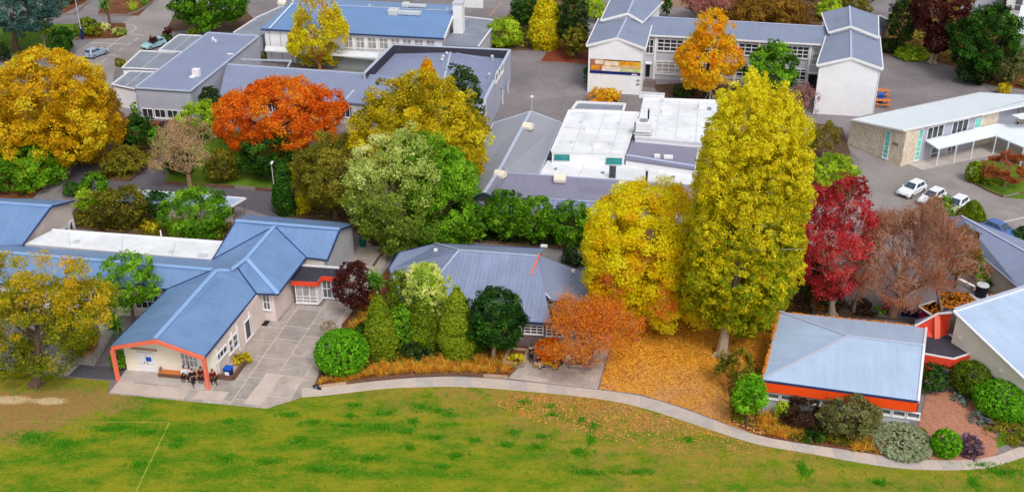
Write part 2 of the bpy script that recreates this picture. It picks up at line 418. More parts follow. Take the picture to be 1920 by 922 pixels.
mat('white_wall', lin((234, 234, 237)), .7, var=.04, scale=1.2, bump=.05, var2=.025, scale2=.4)
mat('cream_wall', lin((236, 226, 210)), .7, var=.04, scale=.8, var2=.03)
mat('pink_wall', lin((222, 205, 199)), .75, var=.06, scale=.9, var2=.05)
mat('beige_wall', lin((214, 202, 190)), .75, var=.05, scale=.9, var2=.03)
mat('grey_wall', lin((188, 188, 196)), .75, var=.05, scale=.9, var2=.04)
mat('lavender_wall', lin((176, 178, 194)), .75, var=.05, scale=.9, var2=.04)
mat('brown_wall', lin((120, 104, 102)), .8, var=.10, scale=1.5, bump=.2, bscale=25)
mat('blue_grey_wall', lin((172, 174, 190)), .7, var=.04, scale=.9)
mat('green_grey_wall', lin((150, 160, 158)), .8, var=.05, scale=.9)
mat('coral_paint', lin((240, 118, 92)), .55, var=.05, scale=1)
mat('orange_paint', lin((238, 78, 22)), .5, var=.05, scale=1)
mat('red_paint', lin((226, 72, 48)), .55, var=.06, scale=1)
mat('magenta_paint', lin((150, 30, 66)), .6)
mat('dark_blue_paint', lin((22, 40, 110)), .5)
mat('blue_paint', lin((20, 84, 190)), .45)
mat('teal_paint', lin((10, 96, 84)), .5)
mat('black_paint', lin((30, 30, 38)), .6)
mat('dark_gutter', lin((44, 62, 104)), .5)
mat('blue_cap', lin((138, 172, 216)), .45, var=.05)
mat('pale_cap', lin((180, 189, 208)), .5, var=.05)
mat('lavender_cap', lin((176, 184, 210)), .5, var=.05)
mat('membrane_dark', lin((62, 60, 72)), .85, var=.14, scale=1.0, bump=.2, var2=.14, scale2=.4)
mat('membrane_white', lin((224, 226, 230)), .6, var=.06, scale=1.2, var2=.08, scale2=.3)
mat('membrane_grey', lin((134, 140, 152)), .8, var=.08, scale=1.2, var2=.09, scale2=.3)
mat('steel', lin((176, 180, 184)), .4, metal=.6)
mat('galv', lin((196, 200, 204)), .5, var=.06)
mat('lichen', lin((214, 128, 24)), .95, var=.3, scale=6, bump=.6)
glass_mat('dark_glass', (.03, .035, .05)); glass_mat('blind_glass', (.36, .34, .33), .3); glass_mat('teal_glass', (.02, .26, .26)); glass_mat('aqua_glass', (.14, .62, .52))
glass_mat('grey_glass', (.12, .13, .15)); glass_mat('car_glass', (.05, .08, .12))
roof_mat('roof_blue', lin((112, 142, 184)), rib=.3, depth=.18, streak=.13, rough=.42)
roof_mat('roof_hall', lin((108, 142, 188)), rib=.3, depth=.3, streak=.06, rough=.42)
roof_mat('roof_corrugated', lin((136, 148, 178)), rib=.42, depth=.4, streak=.15)
roof_mat('roof_pale_blue', lin((172, 192, 218)), rib=.35, depth=.06, streak=.11, rough=.42)
roof_mat('roof_slate', lin((134, 144, 172)), rib=.3, depth=.35, streak=.08)
roof_mat('roof_lavender', lin((132, 131, 152)), rib=.3, depth=.3, streak=.08)
roof_mat('roof_grey', lin((152, 154, 164)), rib=.3, depth=.3, streak=.07)
roof_mat('roof_block', lin((132, 142, 166)), rib=.3, depth=.4, streak=.09)
roof_mat('roof_white', lin((226, 234, 240)), rib=.4, depth=.15, streak=.035)
roof_mat('roof_canopy', lin((140, 148, 186)), rib=.62, depth=1.0, streak=.10)

def stone_mat(name, c1, c2, sc):
    m = bpy.data.materials.new(name); m.use_nodes = True; nt = m.node_tree; n, l = nt.nodes, nt.links
    b = n['Principled BSDF']; b.inputs['Roughness'].default_value = .9; b.inputs['Specular IOR Level'].default_value = .15
    tc = n.new('ShaderNodeTexCoord'); vo = n.new('ShaderNodeTexVoronoi'); vo.inputs['Scale'].default_value = sc
    l.new(tc.outputs['Object'], vo.inputs['Vector'])
    nz = n.new('ShaderNodeTexNoise'); nz.inputs['Scale'].default_value = .5; nz.inputs['Detail'].default_value = 5; l.new(tc.outputs['Object'], nz.inputs['Vector'])
    ad = n.new('ShaderNodeMath'); ad.operation = 'ADD'; sp = n.new('ShaderNodeSeparateColor'); l.new(vo.outputs['Color'], sp.inputs[0])
    l.new(sp.outputs[0], ad.inputs[0]); l.new(nz.outputs['Fac'], ad.inputs[1])
    mr = n.new('ShaderNodeMapRange'); mr.inputs['From Min'].default_value = .3; mr.inputs['From Max'].default_value = 1.5; l.new(ad.outputs[0], mr.inputs['Value'])
    mx = n.new('ShaderNodeMix'); mx.data_type = 'RGBA'; mx.inputs['A'].default_value = (*lin(c1), 1); mx.inputs['B'].default_value = (*lin(c2), 1)
    l.new(mr.outputs[0], mx.inputs['Factor']); l.new(mx.outputs['Result'], b.inputs['Base Color'])
    MATS[name] = m; return m
stone_mat('limestone', (192, 176, 154), (226, 212, 192), 3.2)
M = MATS

def field_mat():
    """mown grass: green to straw by noise, worn bare earth near the goal mouth, longer green patches come as real tufts"""
    m = bpy.data.materials.new('field_grass'); m.use_nodes = True; nt = m.node_tree; n, l = nt.nodes, nt.links
    b = n['Principled BSDF']; b.inputs['Roughness'].default_value = .95; b.inputs['Specular IOR Level'].default_value = .1
    geo = n.new('ShaderNodeNewGeometry')
    def noise(s, d=5, r=.6, v=None):
        q = n.new('ShaderNodeTexNoise'); q.inputs['Scale'].default_value = s; q.inputs['Detail'].default_value = d; q.inputs['Roughness'].default_value = r
        l.new(v or geo.outputs['Position'], q.inputs['Vector']); return q.outputs['Fac']
    def rng(x, a, c, lo=0, hi=1):
        q = n.new('ShaderNodeMapRange'); q.inputs['From Min'].default_value = a; q.inputs['From Max'].default_value = c; q.inputs['To Min'].default_value = lo; q.inputs['To Max'].default_value = hi
        l.new(x, q.inputs['Value']); return q.outputs[0]
    def mix(f, a, c):
        q = n.new('ShaderNodeMix'); q.data_type = 'RGBA'; l.new(f, q.inputs['Factor'])
        for s, v in (('A', a), ('B', c)):
            if isinstance(v, tuple): q.inputs[s].default_value = (*v, 1)
            else: l.new(v, q.inputs[s])
        return q.outputs['Result']
    def add(a, c, op='ADD'):
        q = n.new('ShaderNodeMath'); q.operation = op
        for i, v in enumerate((a, c)):
            if isinstance(v, (int, float)): q.inputs[i].default_value = v
            else: l.new(v, q.inputs[i])
        return q.outputs[0]
    mp = n.new('ShaderNodeMapping'); mp.inputs['Scale'].default_value = (.55, 1.3, 1); l.new(geo.outputs['Position'], mp.inputs['Vector'])
    base = mix(rng(noise(.42, 6, .62, mp.outputs[0]), .40, .60), lin((76, 122, 14)), lin((140, 140, 32)))
    # straw: towards the path and the right
    sep = n.new('ShaderNodeSeparateXYZ'); l.new(geo.outputs['Position'], sep.inputs[0])
    dry = add(add(rng(sep.outputs[0], -16, 12), rng(sep.outputs[1], 70, 83), 'ADD'), .0)
    dryf = add(rng(dry, .55, 2.1), rng(noise(.5, 6, .65), .36, .66), 'MULTIPLY')
    dryf = rng(dryf, .03, .42)
    c = mix(dryf, base, lin((168, 132, 68)))
    c = mix(rng(noise(2.2, 4, .7), .52, .72, 0, .55), c, lin((154, 142, 44)))
    c = mix(rng(noise(1.3, 5, .7), .56, .70, 0, .8), c, lin((66, 116, 12)))
    # bare earth by the big tree
    for (px, py, rx, ry) in ((30, 768, 9.0, 3.2), (110, 752, 8.0, 2.4), (-10, 790, 7.0, 3.8)):
        cpt = P(px, py); vs = n.new('ShaderNodeVectorMath'); vs.operation = 'SUBTRACT'; vs.inputs[1].default_value = (cpt.x, cpt.y, 0); l.new(geo.outputs['Position'], vs.inputs[0])
        vm = n.new('ShaderNodeVectorMath'); vm.operation = 'MULTIPLY'; vm.inputs[1].default_value = (1 / rx, 1 / ry, 0); l.new(vs.outputs[0], vm.inputs[0])
        ln = n.new('ShaderNodeVectorMath'); ln.operation = 'LENGTH'; l.new(vm.outputs[0], ln.inputs[0])
        e = add(ln.outputs['Value'], rng(noise(.9, 6, .7), .2, .8, -.55, .55), 'ADD')
        c = mix(rng(e, 1.05, .55, 0, .85), c, lin((158, 122, 74)))
    for (px, py, rx, ry) in ((22, 750, 1.9, .62), (92, 752, 1.55, .55)):
        cpt = P(px, py); vs = n.new('ShaderNodeVectorMath'); vs.operation = 'SUBTRACT'; vs.inputs[1].default_value = (cpt.x, cpt.y, 0); l.new(geo.outputs['Position'], vs.inputs[0])
        vm = n.new('ShaderNodeVectorMath'); vm.operation = 'MULTIPLY'; vm.inputs[1].default_value = (1 / rx, 1 / ry, 0); l.new(vs.outputs[0], vm.inputs[0])
        ln = n.new('ShaderNodeVectorMath'); ln.operation = 'LENGTH'; l.new(vm.outputs[0], ln.inputs[0])
        e = add(ln.outputs['Value'], rng(noise(1.6, 5, .7), .2, .8, -.4, .4), 'ADD')
        c = mix(rng(e, 1.15, .7, 0, .9), c, lin((212, 182, 146)))
    fine = rng(noise(9, 3, .8), .3, .7, .72, 1.28)
    ml = n.new('ShaderNodeMix'); ml.data_type = 'RGBA'; ml.blend_type = 'MULTIPLY'; ml.inputs['Factor'].default_value = 1; l.new(c, ml.inputs['A']); l.new(fine, ml.inputs['B'])
    l.new(ml.outputs['Result'], b.inputs['Base Color'])
    bp = n.new('ShaderNodeBump'); bp.inputs['Strength'].default_value = .7; bp.inputs['Distance'].default_value = .08
    l.new(noise(14, 3, .8), bp.inputs['Height']); l.new(bp.outputs[0], b.inputs['Normal'])
    MATS['field_grass'] = m
field_mat()
def litter_mat():
    m = bpy.data.materials.new('leaf_litter'); m.use_nodes = True; nt = m.node_tree; n, l = nt.nodes, nt.links
    b = n['Principled BSDF']; b.inputs['Roughness'].default_value = .9; b.inputs['Specular IOR Level'].default_value = .15
    geo = n.new('ShaderNodeNewGeometry')
    vo = n.new('ShaderNodeTexVoronoi'); vo.inputs['Scale'].default_value = 7.5; l.new(geo.outputs['Position'], vo.inputs['Vector'])
    cr = n.new('ShaderNodeValToRGB'); e = cr.color_ramp.elements
    for p, c in ((0.35, (224, 156, 40)), (.6, (238, 178, 60)), (.85, (176, 112, 40))):
        e.new(p).color = (*lin(c), 1)
    e[0].color = (*lin((200, 124, 30)), 1); e[-1].color = (*lin((224, 170, 70)), 1)
    sp = n.new('ShaderNodeSeparateColor'); l.new(vo.outputs['Color'], sp.inputs[0]); l.new(sp.outputs[0], cr.inputs[0])
    nz = n.new('ShaderNodeTexNoise'); nz.inputs['Scale'].default_value = .35; nz.inputs['Detail'].default_value = 6; l.new(geo.outputs['Position'], nz.inputs['Vector'])
    sep = n.new('ShaderNodeSeparateXYZ'); l.new(geo.outputs['Position'], sep.inputs[0])
    r0 = n.new('ShaderNodeMapRange'); r0.inputs['From Min'].default_value = 92; r0.inputs['From Max'].default_value = 81; l.new(sep.outputs[1], r0.inputs['Value'])
    ad = n.new('ShaderNodeMath'); ad.operation = 'MULTIPLY'; l.new(r0.outputs[0], ad.inputs[0]); l.new(nz.outputs['Fac'], ad.inputs[1])
    r1 = n.new('ShaderNodeMapRange'); r1.inputs['From Min'].default_value = .25; r1.inputs['From Max'].default_value = .6; r1.inputs['To Max'].default_value = .75; l.new(ad.outputs[0], r1.inputs['Value'])
    mx = n.new('ShaderNodeMix'); mx.data_type = 'RGBA'; mx.inputs['B'].default_value = (*lin((198, 146, 96)), 1); l.new(cr.outputs[0], mx.inputs['A']); l.new(r1.outputs[0], mx.inputs['Factor'])
    l.new(mx.outputs['Result'], b.inputs['Base Color'])
    bp = n.new('ShaderNodeBump'); bp.inputs['Strength'].default_value = .7; bp.inputs['Distance'].default_value = .06; l.new(vo.outputs['Distance'], bp.inputs['Height']); l.new(bp.outputs[0], b.inputs['Normal'])
    MATS['leaf_litter'] = m
litter_mat()
# ---------------------------------------------------------------- the setting: ground, field, paths, paving, beds
def clip_convex(subj, cell):
    out = [Vector(p) for p in subj]; n = len(cell)
    for i in range(n):
        a, b = cell[i], cell[(i + 1) % n]; inp, out = out, []
        def side(p): return (b.x - a.x) * (p.y - a.y) - (b.y - a.y) * (p.x - a.x)
        for j in range(len(inp)):
            p, q = inp[j], inp[(j + 1) % len(inp)]; sp_, sq = side(p), side(q)
            if sp_ >= 0: out.append(p)
            if (sp_ >= 0) != (sq >= 0): out.append(p + (q - p) * (sp_ / (sp_ - sq)))
        if not out: return []
    return out
def inside(pt, poly):
    x, y = pt[0], pt[1]; c = False; n = len(poly)
    for i in range(n):
        a, b = poly[i], poly[i - 1]
        if (a[1] > y) != (b[1] > y) and x < (b[0] - a[0]) * (y - a[1]) / (b[1] - a[1]) + a[0]: c = not c
    return c
def resample(pl, n):
    pl = [Vector(p) for p in pl]; L = [0]
    for i in range(1, len(pl)): L.append(L[-1] + (pl[i] - pl[i - 1]).length)
    out = []; k = 0
    for i in range(n + 1):
        t = L[-1] * i / n
        while k < len(pl) - 2 and L[k + 1] < t: k += 1
        out.append(lerp(pl[k], pl[k + 1], (t - L[k]) / max(1e-6, L[k + 1] - L[k])))
    return out
def smooth_line(pts, it=2):
    for _ in range(it):
        q = [pts[0]]
        for a, b in zip(pts, pts[1:]): q += [lerp(a, b, .25), lerp(a, b, .75)]
        pts = q + [pts[-1]]
    return pts

def flat_grid_sheet(name, half, z, m):
    mb = MB(); mb.face([(-half, -half, z), (half, -half, z), (half, half, z), (-half, half, z)]); o = mb.build(name, m); o['kind'] = 'structure'; return o
flat_grid_sheet('ground', 3000, 0.0, M['asphalt'])

path_top = smooth_line(pxs([(566, 728), (605, 727), (690, 716), (780, 708), (860, 706), (960, 713), (1040, 722), (1120, 731), (1200, 741), (1280, 765), (1350, 792), (1420, 818), (1500, 832), (1580, 843), (1660, 856), (1740, 864), (1850, 862), (1890, 846), (1980, 812)]))
path_bot = smooth_line(pxs([(566, 745), (610, 742), (720, 728), (800, 725), (880, 725), (960, 731), (1060, 740), (1140, 750), (1200, 762), (1270, 785), (1330, 805), (1400, 828), (1440, 838), (1520, 850), (1600, 866), (1680, 878), (1760, 882), (1840, 880), (1890, 868), (1990, 830)]))
lawn_pts = pxs([(-420, 1150), (-420, 690), (0, 694), (66, 705), (150, 709), (206, 714), (203, 738), (500, 766), (566, 745)]) + path_bot[1:] + pxs([(2600, 690), (2600, 1150)])
sheet('playing_field', lawn_pts, .03, M['field_grass'])
# pitch lines
def strip_line(name, a, b, w, z, m, parent=None, wob=0.0):
    mb = MB(); a, b = Vector(a), Vector(b); d = (b - a).normalized(); s_ = Vector((-d.y, d.x, 0)) * w / 2; n = max(1, int((b - a).length / .8))
    for i in range(n):
        p, q = lerp(a, b, i / n), lerp(a, b, (i + .995) / n); k = 1 + random.uniform(-wob, wob)
        p.z = q.z = z; mb.face([p - s_ * k, q - s_ * k, q + s_ * k, p + s_ * k])
    o = mb.build(name, m, parent); o['kind'] = 'structure'; return o
mat('pitch_line', lin((160, 158, 66)), .95, var=.25, scale=4)
mat('pitch_line_worn', lin((150, 152, 60)), .95, var=.3, scale=4)
mat('road_paint', lin((206, 204, 204)), .8, var=.12, scale=4)
mat('road_paint_orange', lin((196, 138, 90)), .8, var=.12, scale=4)
strip_line('pitch_line', P(30, 790), P(318, 792), .10, .036, M['pitch_line_worn'], wob=.4)
strip_line('pitch_line', P(318, 792), P(236, 960), .12, .036, M['pitch_line'], wob=.35)

# kerbed footpath made of cast bays
NP = 40
pt_, pb_ = resample(path_top, NP), resample(path_bot, NP)
path_root = sheet('path', pt_ + pb_[::-1], .05, M['joint'], t=.04)
for i in range(NP):
    a, b, c, d = pt_[i], pt_[i + 1], pb_[i + 1], pb_[i]
    g = .012
    q = [lerp(a, b, g), lerp(a, b, 1 - g), lerp(d, c, 1 - g), lerp(d, c, g)]
    cen = sum(q, Vector((0, 0, 0))) / 4
    s_ = sheet('path_slab', [lerp(p, cen, .05 if j in (2, 3) else .02) for j, p in enumerate(q)], .075 + random.uniform(-.006, .006), M['concrete_warm' if random.random() < .6 else 'concrete'], kind=None, t=.05, parent=path_root)

# school yard: concrete bays, cracked and patched, laid along the wing
yard = [xy(p) for p in pxs([(203, 738), (222, 714), (392, 731), (418, 700), (494, 600), (524, 602), (548, 568), (604, 575), (622, 534), (668, 470), (690, 440), (740, 440), (720, 500), (690, 548), (664, 590), (640, 616), (604, 700), (590, 722), (605, 727), (566, 745), (500, 766)])]
yard_o = sheet('school_yard', yard, .028, M['joint'], t=.02)
ya = R(-11.0); e2 = Vector((math.cos(ya), math.sin(ya))); e1 = Vector((-e2.y, e2.x)); yo = xy(P(392, 731))
cells = []
v = -12.0
rows_ = []
while v < 34:
    h = random.choice((2.3, 2.6, 3.0, 3.3)); rows_.append((v, v + h)); v += h
for ci, u0 in enumerate(np.arange(-12, 20, 2.45)):
    off = random.uniform(-1, 1)
    for (va, vb) in rows_:
        va2, vb2 = va + off, vb + off
        cell = [yo + e2 * (u0 + .05) + e1 * (va2 + .05), yo + e2 * (u0 + 2.40) + e1 * (va2 + .05), yo + e2 * (u0 + 2.40) + e1 * (vb2 - .05), yo + e2 * (u0 + .05) + e1 * (vb2 - .05)]
        pc = clip_convex(yard, cell)
        if len(pc) < 3: continue
        ar = abs(sum(pc[i].x * pc[(i + 1) % len(pc)].y - pc[(i + 1) % len(pc)].x * pc[i].y for i in range(len(pc)))) / 2
        if ar < .4: continue
        sheet('paving_slab', pc, .038 + random.uniform(-.004, .006), M['paving_%d' % random.choice((0, 1, 2, 3, 4, 1, 0))], kind=None, t=.02, parent=yard_o)
for q in ([(456, 757), (500, 700), (530, 703), (490, 760)], [(360, 748), (375, 732), (430, 735), (418, 750)], [(206, 736), (222, 716), (356, 729), (344, 749)]):
    sheet('paving_slab', [xy(p) for p in pxs(q)], .056, M['concrete_warm'], kind=None, t=.03, parent=yard_o)
# porch slab
porch_pts = [xy(p) for p in pxs([(222, 714), (240, 690), (410, 707), (393, 731)])]
sheet('porch_floor', porch_pts, .12, M['concrete'], t=.1)
# pavement left of the wing and the paved strip along the field
sheet('pavement', [xy(p) for p in pxs([(70, 698), (122, 650), (172, 612), (196, 606), (214, 622), (176, 686), (150, 682), (128, 704)])], .05, M['concrete'], t=.04)
sheet('pavement', [xy(p) for p in pxs([(-60, 682), (58, 691), (58, 698), (-60, 690)])], .06, M['concrete_warm'], t=.05)
sheet('pavement', [xy(p) for p in pxs([(150, 684), (240, 690), (222, 712), (206, 712), (128, 705)])], .012, M['asphalt_dark'])
# front bed, terrace, leaf-covered lawn
bed_front = [xy(p) for p in pxs([(592, 722), (600, 690), (640, 614), (690, 550), (728, 500), (745, 470), (770, 470), (800, 600), (990, 610), (990, 655), (968, 690), (952, 708), (860, 703), (780, 705), (690, 713), (605, 724)])]
sheet('garden_bed', bed_front, .06, M['mulch'], t=.05)
terrace = [xy(p) for p in pxs([(952, 709), (975, 688), (990, 655), (1000, 640), (1150, 630), (1120, 729), (1040, 720)])]
sheet('terrace', terrace, .04, M['paving_3'], t=.03)
for q in ([(958, 709), (978, 690), (1036, 694), (1024, 716)], [(1027, 717), (1039, 694), (1128, 700), (1118, 727)], [(990, 668), (1000, 645), (1144, 634), (1130, 697), (980, 688)]):
    sheet('paving_slab', [xy(p) for p in pxs(q)], .052 + random.uniform(-.004, .004), M['paving_%d' % random.choice((1, 3))], kind=None, t=.02)['kind'] = 'structure'
litter_poly = [xy(p) for p in pxs([(1124, 729), (1150, 630), (1120, 560), (1150, 470), (1300, 430), (1500, 480), (1560, 580), (1462, 590), (1424, 780), (1436, 818), (1420, 816), (1350, 790), (1280, 763), (1200, 739)])]
sheet('leaf_covered_ground', litter_poly, .045, M['leaf_litter'], t=.03)
bed_right = [xy(p) for p in pxs([(1372, 796), (1362, 700), (1425, 690), (1424, 780), (1640, 808), (1730, 800), (1740, 858), (1660, 853), (1580, 841), (1500, 830), (1420, 816)])]
sheet('garden_bed', bed_right, .06, M['mulch'], t=.05)
sheet('garden_bed', [xy(p) for p in pxs([(1790, 735), (1830, 760), (1875, 812), (1862, 842), (1990, 800), (1990, 690), (1860, 690)])], .06, M['grass_far'], t=.05)

# brick terrace on the right: every paver is real but far too small to pick out alone
bt = [xy(p) for p in pxs([(1722, 800), (1738, 738), (1785, 734), (1822, 752), (1862, 800), (1872, 848), (1850, 862), (1745, 864)])]
sheet('brick_terrace', bt, .05, MATS.get('brick_joint') or mat('brick_joint', lin((168, 118, 98)), .95), t=.04)
BK = [mat('brick_%d' % i, lin(c), .9, var=.1, scale=6) for i, c in enumerate(((188, 132, 106), (182, 124, 100), (192, 138, 112), (176, 120, 98)))]
mb = MB(); bo = xy(P(1722, 864)); a_ = R(-10); f2 = Vector((math.cos(a_), math.sin(a_))); f1 = Vector((-f2.y, f2.x))
for i in range(-4, 62):
    for j in range(-8, 90):
        c = bo + f2 * (i * .24 + (.12 if j % 2 else 0)) + f1 * (j * .125)
        if inside(c, bt):
            z = .066 + random.uniform(-.004, .004); q = [c + f2 * sx * .11 + f1 * sy * .055 for sx, sy in ((-1, -1), (1, -1), (1, 1), (-1, 1))]
            vs = [(p.x, p.y, z - .02) for p in q] + [(p.x, p.y, z) for p in q]
            mb.mesh(vs, [(4, 5, 6, 7), (0, 1, 5, 4), (1, 2, 6, 5), (2, 3, 7, 6), (3, 0, 4, 7)], random.randrange(4))
o = mb.build('brick_paver', BK); o['kind'] = 'stuff'; tag(o, 'salmon red brick pavers laid between the rounded hedges at right', None)

# beds and lawns of the middle and back
def bed(px, m='mulch', z=.05, name='garden_bed'):
    return sheet(name, [xy(p) for p in pxs(px)], z, M[m], t=.04)
bed([(-80, 300), (-80, 200), (200, 190), (235, 215), (200, 258), (150, 295), (105, 330), (60, 372), (-80, 372)], 'mulch')           # under the gold tree
bed([(176, 330), (230, 290), (290, 282), (300, 296), (240, 340), (206, 337)])
bed([(310, 345), (320, 300), (300, 235), (420, 200), (420, 245), (560, 250), (600, 300), (520, 352), (440, 350)], 'grass_far')
bed([(200, 230), (250, 215), (310, 225), (318, 260), (290, 290), (240, 285)])
bed([(520, 408), (560, 330), (640, 250), (905, 240), (900, 330), (880, 400), (860, 455), (700, 462), (640, 415)], 'soil')
bed([(870, 452), (880, 400), (990, 400), (1110, 400), (1150, 420), (1110, 470), (1000, 465)], 'soil')
bed([(120, 425), (150, 375), (250, 380), (440, 385), (430, 455), (330, 455)], 'soil')
bed([(1012, 118), (1030, 92), (1100, 60), (1106, 115), (1104, 124)], 'bark_red')
bed([(1250, 190), (1222, 160), (1300, 155), (1440, 165), (1520, 175), (1500, 205), (1420, 215)], 'soil')
bed([(-200, 115), (-200, 60), (60, 45), (140, 46), (150, 66), (135, 76), (128, 105), (60, 100)], 'grass_far', name='lawn')
bed([(140, 76), (185, 45), (235, 44), (238, 66), (220, 72), (150, 74)], 'mulch')
bed([(115, 28), (160, 5), (178, -12), (100, -12), (90, 25)], 'mulch')
bed([(183, 28), (200, -10), (300, -14), (282, 8), (260, 30)], 'mulch')
bed([(310, 62), (360, 55), (440, 60), (480, 40), (460, 20), (330, 20)], 'soil')
bed([(1655, 100), (1640, 60), (1720, -30), (1990, -30), (1990, 180), (1900, 165), (1850, 158), (1800, 128), (1740, 112)], 'mulch')
bed([(905, 95), (930, 50), (985, 0), (1125, -12), (1100, 40), (1010, 95)], 'soil')
bed([(1815, 338), (1840, 300), (1920, 310), (1990, 330), (1990, 380), (1880, 370)], 'grass_far')
bed([(1490, 340), (1520, 230), (1580, 240), (1612, 350), (1590, 380), (1520, 372)], 'soil')
bed([(1470, 590), (1500, 460), (1560, 460), (1570, 540), (1600, 585), (1690, 600)], 'soil')
bed([(1240, -2), (1370, 50), (1540, 50), (1560, -40), (1240, -40)], 'soil')
sheet('forecourt', [xy(p) for p in pxs([(1570, 430), (1600, 370), (1612, 300), (1575, 262), (1590, 268), (1687, 312), (1860, 290), (2100, 250), (2100, 460), (1920, 450), (1760, 410), (1700, 400)])], .01, M['asphalt_pale'])
sheet('road', [xy(p) for p in pxs([(120, 110), (300, 0), (330, -40), (460, -60), (420, 20), (330, 60), (300, 82), (215, 130), (210, 165), (120, 200)])], .008, M['asphalt_pale'])
sheet('walkway', [xy(p) for p in pxs([(100, 372), (150, 300), (215, 250), (300, 225), (318, 262), (310, 330), (450, 355), (530, 358), (520, 410), (440, 385), (240, 358), (120, 350)])], .008, M['asphalt_dark'])
# painted lines
for a, b in (((222, 75), (256, 54)), ((256, 54), (250, 47)), ((250, 47), (220, 47))):
    strip_line('kerb_line', P(*a), P(*b), .28, .016, M['concrete'])
strip_line('kerb_line', P(196, 95), P(222, 75), .25, .016, M['concrete'])
for a, b in (((245, 64), (270, 67)), ((168, 80), (244, 84)), ((238, 84), (248, 80)), ((251, 77), (260, 72)), ((223, 95), (231, 91)), ((202, 103), (216, 104)), ((156, 120), (188, 121)), ((190, 116), (200, 110)), ((152, 122), (160, 116))):
    strip_line('road_marking', P(*a), P(*b), .16, .014, M['road_paint'])
strip_line('road_marking', P(917, 32), P(940, 5), .2, .014, M['road_paint_orange'])
strip_line('road_marking', P(1874, 418), P(1990, 392), .22, .018, M['road_paint'])
strip_line('kerb_line', P(1589, 372), P(1625, 408), .35, .018, M['concrete'])
strip_line('road_marking', P(924, 207), P(934, 208), .25, .014, M['road_paint'])
strip_line('kerb_line', P(1660, 103), P(1760, 122), .3, .08, M['timber_grey'])
strip_line('kerb_line', P(1760, 122), P(1840, 152), .3, .08, M['timber_grey'])
strip_line('kerb_line', P(1840, 152), P(1862, 172), .3, .08, M['timber_grey'])

# timber edgings round the beds: separate sleepers laid end to end
def edging(label, pts, m, w=.16, h=.22, group='timber bed edgings', seg=2.4, z0=0.0):
    root = empty('timber_edging', P(*pts[0]), 0, label, 'edging', group)
    inv = Matrix.Translation(root.location).inverted()
    for a, b in zip(pts, pts[1:]):
        a3, b3 = P(*a), P(*b); n = max(1, round((b3 - a3).length / seg))
        for i in range(n):
            p, q = lerp(a3, b3, (i + .01) / n), lerp(a3, b3, (i + .99) / n); off = Vector((random.uniform(-.03, .03), random.uniform(-.03, .03), z0 + h / 2 + random.uniform(-.02, .02)))
            mb = MB(); mb.bar(p + off - root.location, q + off - root.location, w, h); mb.build('sleeper', M[m] if not isinstance(m, tuple) else M[random.choice(m)], root)
    return root
edging('brown timber edging curving along the path below the orange tussock grass', [(598, 727), (650, 720), (720, 711), (780, 706), (860, 703), (952, 709)], ('timber', 'timber', 'timber', 'timber_pale'), h=.3)
edging('short timber edging between the concrete yard and the clipped round shrub', [(592, 722), (606, 690), (628, 640)], ('timber',), h=.25)
edging('timber edging on the yard side of the maroon maple and conifers', [(642, 612), (664, 585), (690, 548)], ('timber',), h=.25)
edging('long timber edging under the big gold tree along the dark walkway', [(110, 327), (140, 305), (165, 288), (186, 268), (200, 252)], ('timber_grey', 'timber_pale'), h=.4)
edging('timber edging round the low olive mound beside the walkway', [(208, 338), (242, 341), (270, 318), (296, 296)], ('timber_grey', 'timber'), h=.4)
edging('timber edging in front of the pale twiggy shrub bed', [(308, 345), (370, 350), (440, 353), (520, 360)], ('timber', 'timber_grey'), h=.4)
edging('timber edging of the flower bed corner near the top left entrance', [(183, 30), (236, 31), (262, 22), (284, 8)], ('timber_grey',), h=.35)
edging('timber edging below the mulch bed in the top left corner', [(112, 29), (140, 28), (158, 12), (170, 4)], ('timber_grey',), h=.35)
edging('pale edging round the red bark bed beside the two storey block', [(1006, 118), (1062, 121), (1104, 125)], ('timber_grey',), h=.3)
edging('edging of the small garden with clipped hedge before the limestone building', [(1815, 338), (1850, 358), (1880, 370), (1940, 358)], ('timber_grey', 'timber'), h=.2)
edging('dark timber edging round the left porch planter under the blue bin', [(409, 710), (438, 713), (462, 680)], ('timber',), h=.55, w=.2)
edging('timber edging zigzagging beside the walk behind the maroon maple', [(700, 500), (712, 482), (735, 470), (762, 462)], ('timber',), h=.3)
# ---------------------------------------------------------------- front-left school block with the blue roof
def q3(lst): return [P(x, y, z) for x, y, z in lst]
ZE, ZR = 3.6, 5.25
b1 = place('classroom_block', P(300, 690), 0, 'long blue roofed classroom block with coral posted porch beside the field', 'building')
R1 = P(291.5, 634.5, ZR - .15); A_ = P(208, 647, ZE); B_ = P(385, 667, ZE); J1 = P(406, 507, ZR); J2 = P(433, 507, ZR); V1 = P(480, 550, ZE); K1 = P(443, 499, ZR - .1)
V0 = P(315, 541, ZE); L0 = P(-90, 465, ZR); L1 = P(398, 506, ZR); LE = P(-90, 528, ZE); LB0 = P(-90, 462, ZE + .7); H1 = P(462, 485, ZR); H2 = P(515, 424, ZR + .35)
C1 = P(521, 551, ZE); C2 = P(574, 482, ZE); N1 = P(398, 487, ZE + .25); T1 = P(442, 414, ZR + .55); T2 = P(637, 430, ZR + .55); E2_ = P(614, 487, ZE + .1); E3 = P(666, 419, ZE + .3); E4 = P(463, 402, ZE + .3)
NW1 = P(96, 387, ZR + .5); NW2 = P(139, 376, ZE + .4); NW3 = P(43, 458, ZE + .3); NW0 = P(-90, 368, ZE + .4); NWr = P(-90, 374, ZR + .5); NWf = P(-90, 462, ZE + .3)
